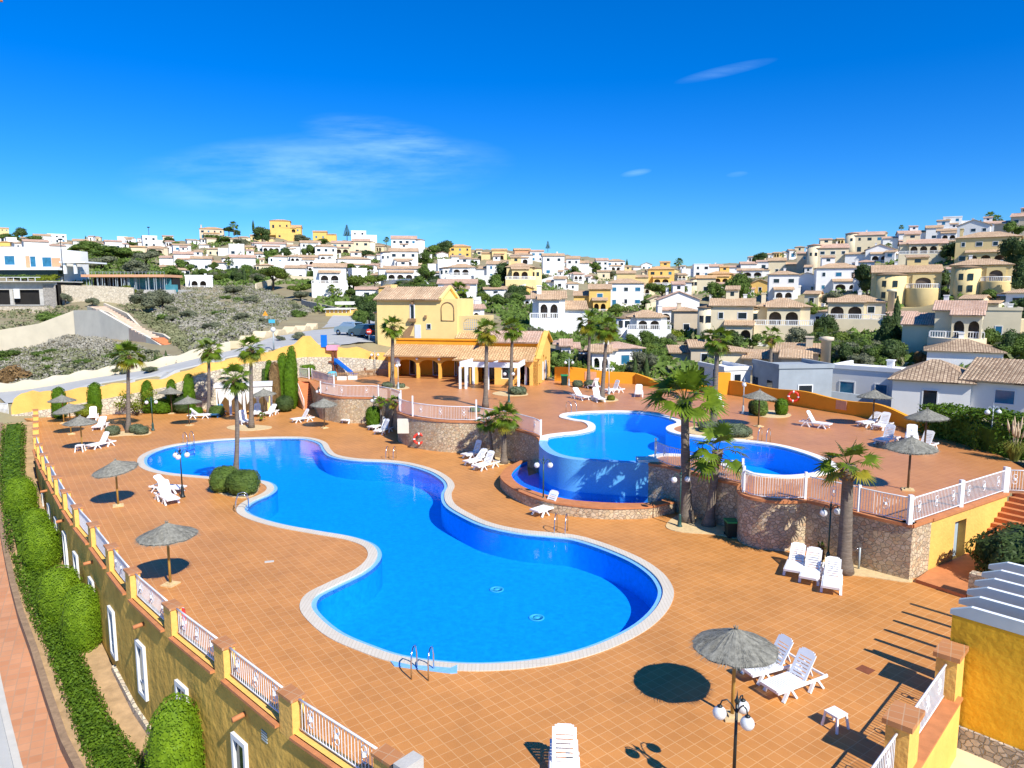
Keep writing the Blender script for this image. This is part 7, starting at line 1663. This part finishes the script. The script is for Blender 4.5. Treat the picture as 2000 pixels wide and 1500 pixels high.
# ------------------------------------------------------------------ trees and shrubs of the slopes
def crown(blobs, n, s, seed, hole=.25):
    R = random.Random(seed); b = MB(); ps = []; wts = [bl[3]**2 for bl in blobs]
    for _ in range(n):
        x, y, z, r, fl = R.choices(blobs, wts)[0]; d = Vector((R.gauss(0,1),R.gauss(0,1),R.gauss(0,1))).normalized()
        if d.z < -.45: d.z = -d.z*.6
        q = r*R.uniform(.55,1.06)**.5; ps.append((Vector((x,y,z))+Vector((d.x*q,d.y*q,d.z*q*fl)), d))
    leaves(b, ps, R, s, 0, .9)
    for x, y, z, r, fl in blobs: b.ball((x,y,z), r*.74, 8, 0, fl)
    return b
def make_tree(kind, seed):
    R = random.Random(seed); root = thing(kind, kind, 'tree'); h = 1.0
    if kind == 'cypress_tree':
        b = MB(); ps = []
        for _ in range(1300):
            z = R.uniform(.04,1); r = .13*(sin(pi*min(1,z*.9+.12))**.7)*(1.05-z*.35)*R.uniform(.7,1.1); a = R.uniform(0,2*pi); ps.append((Vector((cos(a)*r,sin(a)*r,z)), Vector((cos(a),sin(a),.8))))
        leaves(b, ps, R, .022, 0, .4); b.lathe([(.05,.03),(.095,.25),(.10,.5),(.06,.8),(.005,.98)], 8); b.build('crown', M['leafdark'], root); MB().tube([(0,0,-.1),(0,0,.2)], .03, 6).build('trunk', M['bark'], root)
    elif kind == 'pine_tree':
        bl = [(R.uniform(-.42,.42),R.uniform(-.3,.3),R.uniform(.55,.82),R.uniform(.2,.3),.7) for _ in range(9)]; crown(bl, 2000, .04, seed).build('crown', M['leafpine'], root)
        b = MB().tube([(0,0,-.15),(.03,0,.3),(.0,.02,.7)], [.05,.035,.02], 6)
        for k in range(4): x, y, z, r, f = bl[k]; b.tube([(.02,0,.35),(x*.6,y*.6,z-.08)], [.025,.012], 5)
        b.build('trunk', M['bark'], root)
    elif kind in ('broadleaf_tree', 'olive_tree', 'dark_tree'):
        bl = [(R.uniform(-.3,.3),R.uniform(-.28,.28),R.uniform(.3,.78),R.uniform(.18,.28),.95) for _ in range(9)]; crown(bl, 1900, .038, seed).build('crown', M[{'broadleaf_tree':'leaf','olive_tree':'leafolive','dark_tree':'leafdark'}[kind]], root)
        b = MB().tube([(0,0,-.15),(.02,.01,.3)], [.045,.03], 6)
        for k in range(3): x, y, z, r, f = bl[k]; b.tube([(.02,.01,.25),(x*.7,y*.7,z)], [.025,.01], 5)
        b.build('trunk', M['bark'], root)
    elif kind in ('shrub', 'yellow_shrub', 'brown_shrub'):
        bl = [(R.uniform(-.4,.4),R.uniform(-.35,.35),R.uniform(.2,.55),R.uniform(.25,.4),.9) for _ in range(6)]; crown(bl, 1100, .055, seed).build('foliage', M[{'shrub':'leaf','yellow_shrub':'leafyellow','brown_shrub':'brownleaf'}[kind]], root)
        MB().tube([(0,0,-.2),(0,0,.3)], .04, 5).build('stem', M['bark'], root)
    elif kind == 'monkey_puzzle_tree':
        b = MB()
        for k in range(13):
            z = .25+.72*k/13; r = .26*(1-k/15)
            for j in range(7): a = 2*pi*j/7+k; b.tube([(0,0,z),(cos(a)*r,sin(a)*r,z+.02)], [.014,.02], 4)
        b.build('crown', M['leafdark'], root); MB().tube([(0,0,-.1),(0,0,1)], [.025,.006], 6).build('trunk', M['bark'], root)
    elif kind == 'slope_palm':
        MB().tube([(0,0,-.1),(.02,0,.4),(0,0,.75)], [.04,.03,.03], 6).build('trunk', M['trunk'], root)
        make_crown(seed, 22, .30, .5, M['frond'], root, 0, 'crown').location = (0,0,.75)
    return Kit(root)
KITS = {}
def tkit(kind, v):
    if (kind, v) not in KITS: KITS[kind, v] = make_tree(kind, hash_(kind)+v*17)
    return KITS[kind, v]
def hash_(s): return sum(ord(c)*(i+1) for i, c in enumerate(s)) % 9973
LOOK = {'cypress_tree':['slim dark cypress','tall pointed cypress'],'pine_tree':['bright spreading pine','broad green pine','umbrella pine'],'broadleaf_tree':['round leafy green tree','bushy green tree','mid green tree'],'olive_tree':['grey green olive tree','pale silvery tree'],'dark_tree':['dense dark green tree','dark bushy tree'],
 'shrub':['low green shrub','leafy garden shrub','rounded green bush'],'yellow_shrub':['yellow green shrub'],'brown_shrub':['dry brown shrub'],'monkey_puzzle_tree':['thin tiered conifer'],'slope_palm':['small palm']}
def tree(kind, px, base, h, v=None, wide=1.0, label=None, y0=60):
    R = random.Random(int(px*13+base*3)); p = hit(px, base, 45 if base > 770 else y0); s = depth(p)/F; H = h*s
    if label is None:
        rel, hs_ = nearhouse(px, base); lk = LOOK[kind]
        size = 'small ' if H < 2.2 else 'large ' if H > 6.5 else ''
        for cand in [a+' '+rel+' the '+hs_ for a in [size+l for l in lk]+lk]:
            if cand not in USED: label = cand; break
        else: label = lk[0]+' '+rel+' the '+hs_
        if len(label.split()) > 16: label = ' '.join(label.split()[:16])
        USED[label] = 1
    tkit(kind, (int(px) % 3) if v is None else v).put((p.x, p.y, p.z-.1), R.uniform(0,6.28), label, 'trees and shrubs of the slopes', (H*wide, H*wide, H))
B_, C_, O_, D_, P_, S_, Y_ = 'broadleaf_tree','cypress_tree','olive_tree','dark_tree','pine_tree','shrub','yellow_shrub'
for a in [(P_,533,566,48,1,1.2),(P_,585,582,30,0,1.2),(P_,617,580,34,1,1.1),(P_,676,542,32,0),(P_,715,542,26,1,1.3),(P_,690,580,44,2),(P_,733,566,32,0,1.1),(D_,512,476,34,0),(C_,495,452,22,0),(B_,602,508,32,0),(D_,560,508,26,1,1.3),(B_,530,512,26,2,1.3),(B_,418,532,22,0),(B_,362,536,30,1,1.2),
  ('monkey_puzzle_tree',678,468,30,0),('monkey_puzzle_tree',1070,490,20,0),(B_,842,504,26,1,1.2),(D_,866,502,34,0),(B_,828,520,30,2,1.2),(B_,832,552,34,0,1.1),(D_,850,560,22,1,1.3),(B_,822,568,30,1),(D_,785,560,14,0,3.0),
  (D_,985,562,52,0),(D_,1000,588,34,1,1.3),(B_,960,584,40,1),(B_,940,576,34,2),(B_,975,606,34,0,1.2),(D_,1020,585,30,0),(P_,945,600,30,1),(B_,1012,600,30,2,1.2),(B_,965,565,30,1),(C_,1224,534,28,0),(C_,1038,625,38,0),(C_,1052,572,26,1),(B_,1140,532,26,0,1.1),(B_,1165,536,24,1,1.2),(B_,1120,540,22,2,1.2),
  (D_,1482,518,26,0,1.1),(B_,1446,600,70,0,.85),(B_,1400,592,42,1),(P_,1292,590,40,0,1.2),(P_,1325,588,36,1,1.1),(B_,1632,516,22,0,1.8),(D_,1692,582,70,0,.7),(O_,1628,604,36,0,1.3),(D_,1610,668,56,1),(O_,1562,682,46,1,1.2),(P_,1582,634,44,0,1.2),(B_,1806,470,20,2,2.0),(D_,1856,510,40,0),(D_,1830,574,54,1,1.1),(D_,1808,560,40,2),(C_,1748,662,84,0,.9),(D_,1735,700,90,1,.6),(C_,1722,690,70,1),(D_,1752,690,60,0,.7),
  (D_,1984,540,80,0,.7),(D_,1995,590,80,1,.7),(B_,1978,470,40,0),(D_,1990,640,60,2,.8),(B_,1926,696,60,0,.8),(D_,1965,710,70,1,.7),(D_,1990,705,60,0,.8),(B_,1920,600,36,1,1.4),(B_,1880,612,24,2,1.6),(B_,1938,640,34,0,1.4),('brown_shrub',1802,716,36,0,.8),(O_,1258,736,54,0),(O_,1240,735,36,1,1.2),(C_,1240,740,44,0),(C_,1262,745,50,1),(D_,1285,650,30,0,1.2),
  (C_,1903,795,68,1,1.2),(C_,1627,775,46,0,.8),(D_,1430,690,46,1,1.1),(B_,1410,640,50,0),(D_,1385,680,40,0,1.1),(B_,1470,680,30,1,1.1),(O_,1620,700,44,0,1.2),(O_,1650,716,50,1,1.3),(Y_,1605,712,28,0,1.3),(O_,1680,724,36,0,1.5),(Y_,1640,726,20,1,2),(S_,1690,736,18,1,2.2),(O_,1590,690,40,1,1.2),(D_,1660,690,30,1,1.4),
  (B_,1110,735,44,0,1.1),(B_,1092,724,40,1),(Y_,1140,735,34,0,1.1),(B_,1212,700,38,0,1.3),(B_,1270,690,46,1),(Y_,1320,665,30,1),(D_,1340,650,26,0,1.2),(B_,1230,680,30,2,1.2),(B_,1100,690,30,1,1.3),(S_,1060,680,22,0,1.6),(S_,1080,672,20,1,1.8),(O_,1045,662,26,0,1.3),(S_,1020,650,22,2,1.6),(O_,1000,660,30,1,1.3),(S_,1110,678,16,1,2),
  (B_,705,640,36,1,1.2),(D_,722,636,52,0),(D_,700,606,30,2,1.2),(B_,735,616,46,0),(D_,713,618,44,1),('slope_palm',648,585,28,0),('slope_palm',662,588,24,1),('slope_palm',457,458,24,0),('slope_palm',470,525,28,1),('slope_palm',448,530,26,0),('slope_palm',1325,532,26,1),('slope_palm',1760,454,14,0),('slope_palm',1932,446,30,1),('slope_palm',1946,450,28,0),('slope_palm',1734,500,24,0),('slope_palm',755,482,18,1),('slope_palm',924,545,34,0),('slope_palm',896,605,52,1),('slope_palm',1385,536,14,1),('slope_palm',28,538,30,0),
  (S_,105,634,34,0,1.2),(Y_,100,552,22,0,1.3),(Y_,85,552,20,1,1.3),('brown_shrub',145,552,26,0,.9),(S_,120,553,20,1,1.6),(S_,52,545,12,1,3),(S_,20,545,12,0,3),(O_,128,595,24,0),(Y_,250,575,24,1),(O_,235,580,18,1,1.4),(O_,180,600,20,0,1.4),(O_,285,612,44,0,1.3),(O_,318,606,44,1,1.2),('brown_shrub',30,745,46,1,1.1),('brown_shrub',12,755,30,0,1.2),(S_,230,700,22,1,1.8),(S_,15,700,22,2,2),(S_,320,710,22,0,1.3),(C_,304,712,26,0),(C_,325,710,28,1),(C_,283,716,26,0),
  (B_,20,475,20,0,2),(D_,45,470,26,1,1.4),(B_,60,478,18,1,2.4),(B_,150,496,20,0,2),(B_,185,500,30,1,2),(B_,215,506,28,2,2.4),(B_,250,508,26,0,2),(O_,200,530,30,0,2),(O_,262,540,34,1,1.6),(B_,238,528,24,2),(B_,268,532,30,0),(O_,285,520,30,0,1.8),(C_,168,476,16,0),(C_,178,478,14,1),(D_,330,480,18,0,1.5),(B_,345,488,16,1,1.4),(B_,250,484,12,1,3),(S_,420,470,14,0,2.6),(S_,450,474,14,1,2.6),(O_,470,482,16,0,2),(D_,447,458,16,1,1.4),(D_,463,462,14,0),(O_,590,475,18,1,2),(B_,630,480,14,1,2),
  (B_,340,552,36,0,1.3),(B_,390,548,24,1,1.4),(C_,478,556,34,0),(C_,471,554,26,1),(D_,300,500,14,1,2),(B_,480,540,24,1,1.5),(D_,745,505,14,1,2.5),(D_,715,500,12,0,3),(O_,1190,545,18,0,1.6)]: 
    tree(a[0], a[1], a[2], a[3], a[4] if len(a) > 4 else None, a[5] if len(a) > 5 else 1.0)
for k in range(20):
    px, py = R0.uniform(270, 600), R0.uniform(566, 668)
    if py < 690-(px-255)*.06 and py > 562 and not (px < 380 and py > 560+(px-250)*.9): tree(R0.choice([O_,O_,S_]), px, py, R0.uniform(12,24), None, R0.uniform(1.3,2))
for k in range(16): tree(R0.choice([O_,S_]), R0.uniform(0,300), R0.uniform(690,735), R0.uniform(10,20), None, R0.uniform(1.3,2))
# more greenery between the houses
RG_ = random.Random(21)
def inhouse(px, py, m=2): return any(x0-m < px < x1+m and t_-m < py < b_+1 for x0, x1, t_, b_, l in HOUSES)
n = 0
while n < 300:
    px = RG_.uniform(320, 2000); lo = 625 if px < 1250 else 730; py = RG_.uniform(skyline(px)+6, lo)
    if px < 620 and py > 555: continue
    if 735 < px < 1090 and py > 600: continue
    if 620 < px < 735 and py > 585: continue
    h = 10+(py-skyline(px))*.13*RG_.uniform(.7,1.3)
    if inhouse(px, py) or inhouse(px, py-h*.6): continue
    k = RG_.choices([B_, D_, O_, P_, C_, S_, Y_], [4,3,2,2,1,4,1])[0]
    if k in (S_, Y_): h *= .6
    if k == C_: h *= 1.2
    tree(k, px, py, h, None, RG_.uniform(.9,1.5) if k != C_ else 1); n += 1
# dry scrub of the lots and undergrowth of the slopes: nobody could count it
def scrub(name, n, region, m, s0, s1, seed, leaf=9, y0=60, keep=None):
    R = random.Random(seed); b = MB(); k = 0; tries = 0
    while k < n and tries < n*6:
        tries += 1; px, py = region(R); 
        if keep and not keep(px, py): continue
        p = hit(px, py, y0); r = R.uniform(s0, s1); k += 1; hh = r*R.uniform(.6,1.1)
        for _ in range(leaf):
            d = Vector((R.gauss(0,1),R.gauss(0,1),abs(R.gauss(0,1)))).normalized(); c = Vector((p.x+d.x*r, p.y+d.y*r, p.z+d.z*hh)); u = Vector((R.gauss(0,1),R.gauss(0,1),R.gauss(0,1))).normalized(); v = u.orthogonal().normalized(); q = r*R.uniform(.25,.55)*(9/leaf)**.6
            b.add([c-u*q, c+v*q*.6, c+u*q, c-v*q*.6], [(0,1,2,3)])
    return tag(b.build(name, m), kind='stuff')
def quad(a, b_, c, d):
    def f(R):
        u, v = R.random(), R.random(); t0 = (a[0]+(b_[0]-a[0])*u, a[1]+(b_[1]-a[1])*u); t1 = (d[0]+(c[0]-d[0])*u, d[1]+(c[1]-d[1])*u); return t0[0]+(t1[0]-t0[0])*v, t0[1]+(t1[1]-t0[1])*v
    return f
lotA = quad((-20,668),(170,655),(360,708),(-20,768)); lotB = quad((255,575),(480,552),(612,608),(385,690)); lotA2 = quad((-20,680),(300,690),(330,712),(-20,765))
k1 = lambda px, py: not (150 < px < 372 and py < 600+(px-150)*.47 and py > 590+(px-172)*.30)
scrub('dry_scrub', 1500, lotA, M['scrubgrey'], .25, .6, 1, 20, 60, k1); scrub('dry_scrub', 2600, lotB, M['scrubgrey'], .35, .9, 2, 22, 76, k1); scrub('low_scrub', 1000, lotA2, M['scrubgreen'], .25, .6, 3, 16, 60, k1); scrub('low_scrub', 1100, lotB, M['scrubgreen'], .4, 1.0, 4, 20, 76, k1)
scrub('low_scrub', 420, quad((215,588),(262,580),(400,688),(384,700)), M['scrubgreen'], .3, .8, 12, 14, 76); scrub('low_scrub', 300, quad((0,600),(150,600),(250,640),(0,650)), M['scrubgreen'], .3, .6, 7, 9)
hill = lambda R: (lambda px: (px, skyline(px)+4+(( (560 if px < 620 else 610 if px < 1090 else 735)-skyline(px)-4)*R.random())))(R.uniform(100, 2000))
scrub('undergrowth', 8200, hill, M['leaf'], .5, 1.5, 5, 8, 80, lambda px, py: not inhouse(px, py, 0)); scrub('undergrowth', 2600, hill, M['scrubgreen'], .5, 1.4, 6, 8, 80, lambda px, py: not inhouse(px, py, 0))
scrub('undergrowth', 900, quad((930,560),(1030,560),(1200,700),(1000,650)), M['leaf'], .4, 1.1, 8, 9, 78); scrub('dry_scrub', 350, quad((1560,690),(1740,690),(1740,730),(1560,735)), M['scrubgrey'], .3, .7, 9, 9, 62)
# wild bush in front of the boundary wall
bl = [(random.uniform(-1.6,1.6),random.uniform(-.4,.4),random.uniform(.8,2.4),random.uniform(.4,.8),1) for _ in range(9)]
t = thing('wild_bush', 'loose orange tinged wild bush in front of the wavy yellow wall behind the leftmost palm', 'bush', P(268,812,0)); ps = []; R = random.Random(8)
for _ in range(900):
    x, y, z, r, f = R.choice(bl); d = Vector((R.gauss(0,1),R.gauss(0,1),R.gauss(0,1))).normalized(); ps.append((Vector((x,y,z))+d*r*R.uniform(.5,1), d))
b = MB(); leaves(b, ps, R, .09, 0, .9); b.build('foliage', M['leafyellow'], t); b = MB()
for x, y, z, r, f in bl: b.tube([(0,0,0),(x*.6,y*.6,z*.6),(x,y,z)], [.04,.025,.01], 5)
b.build('stems', M['bark'], t)
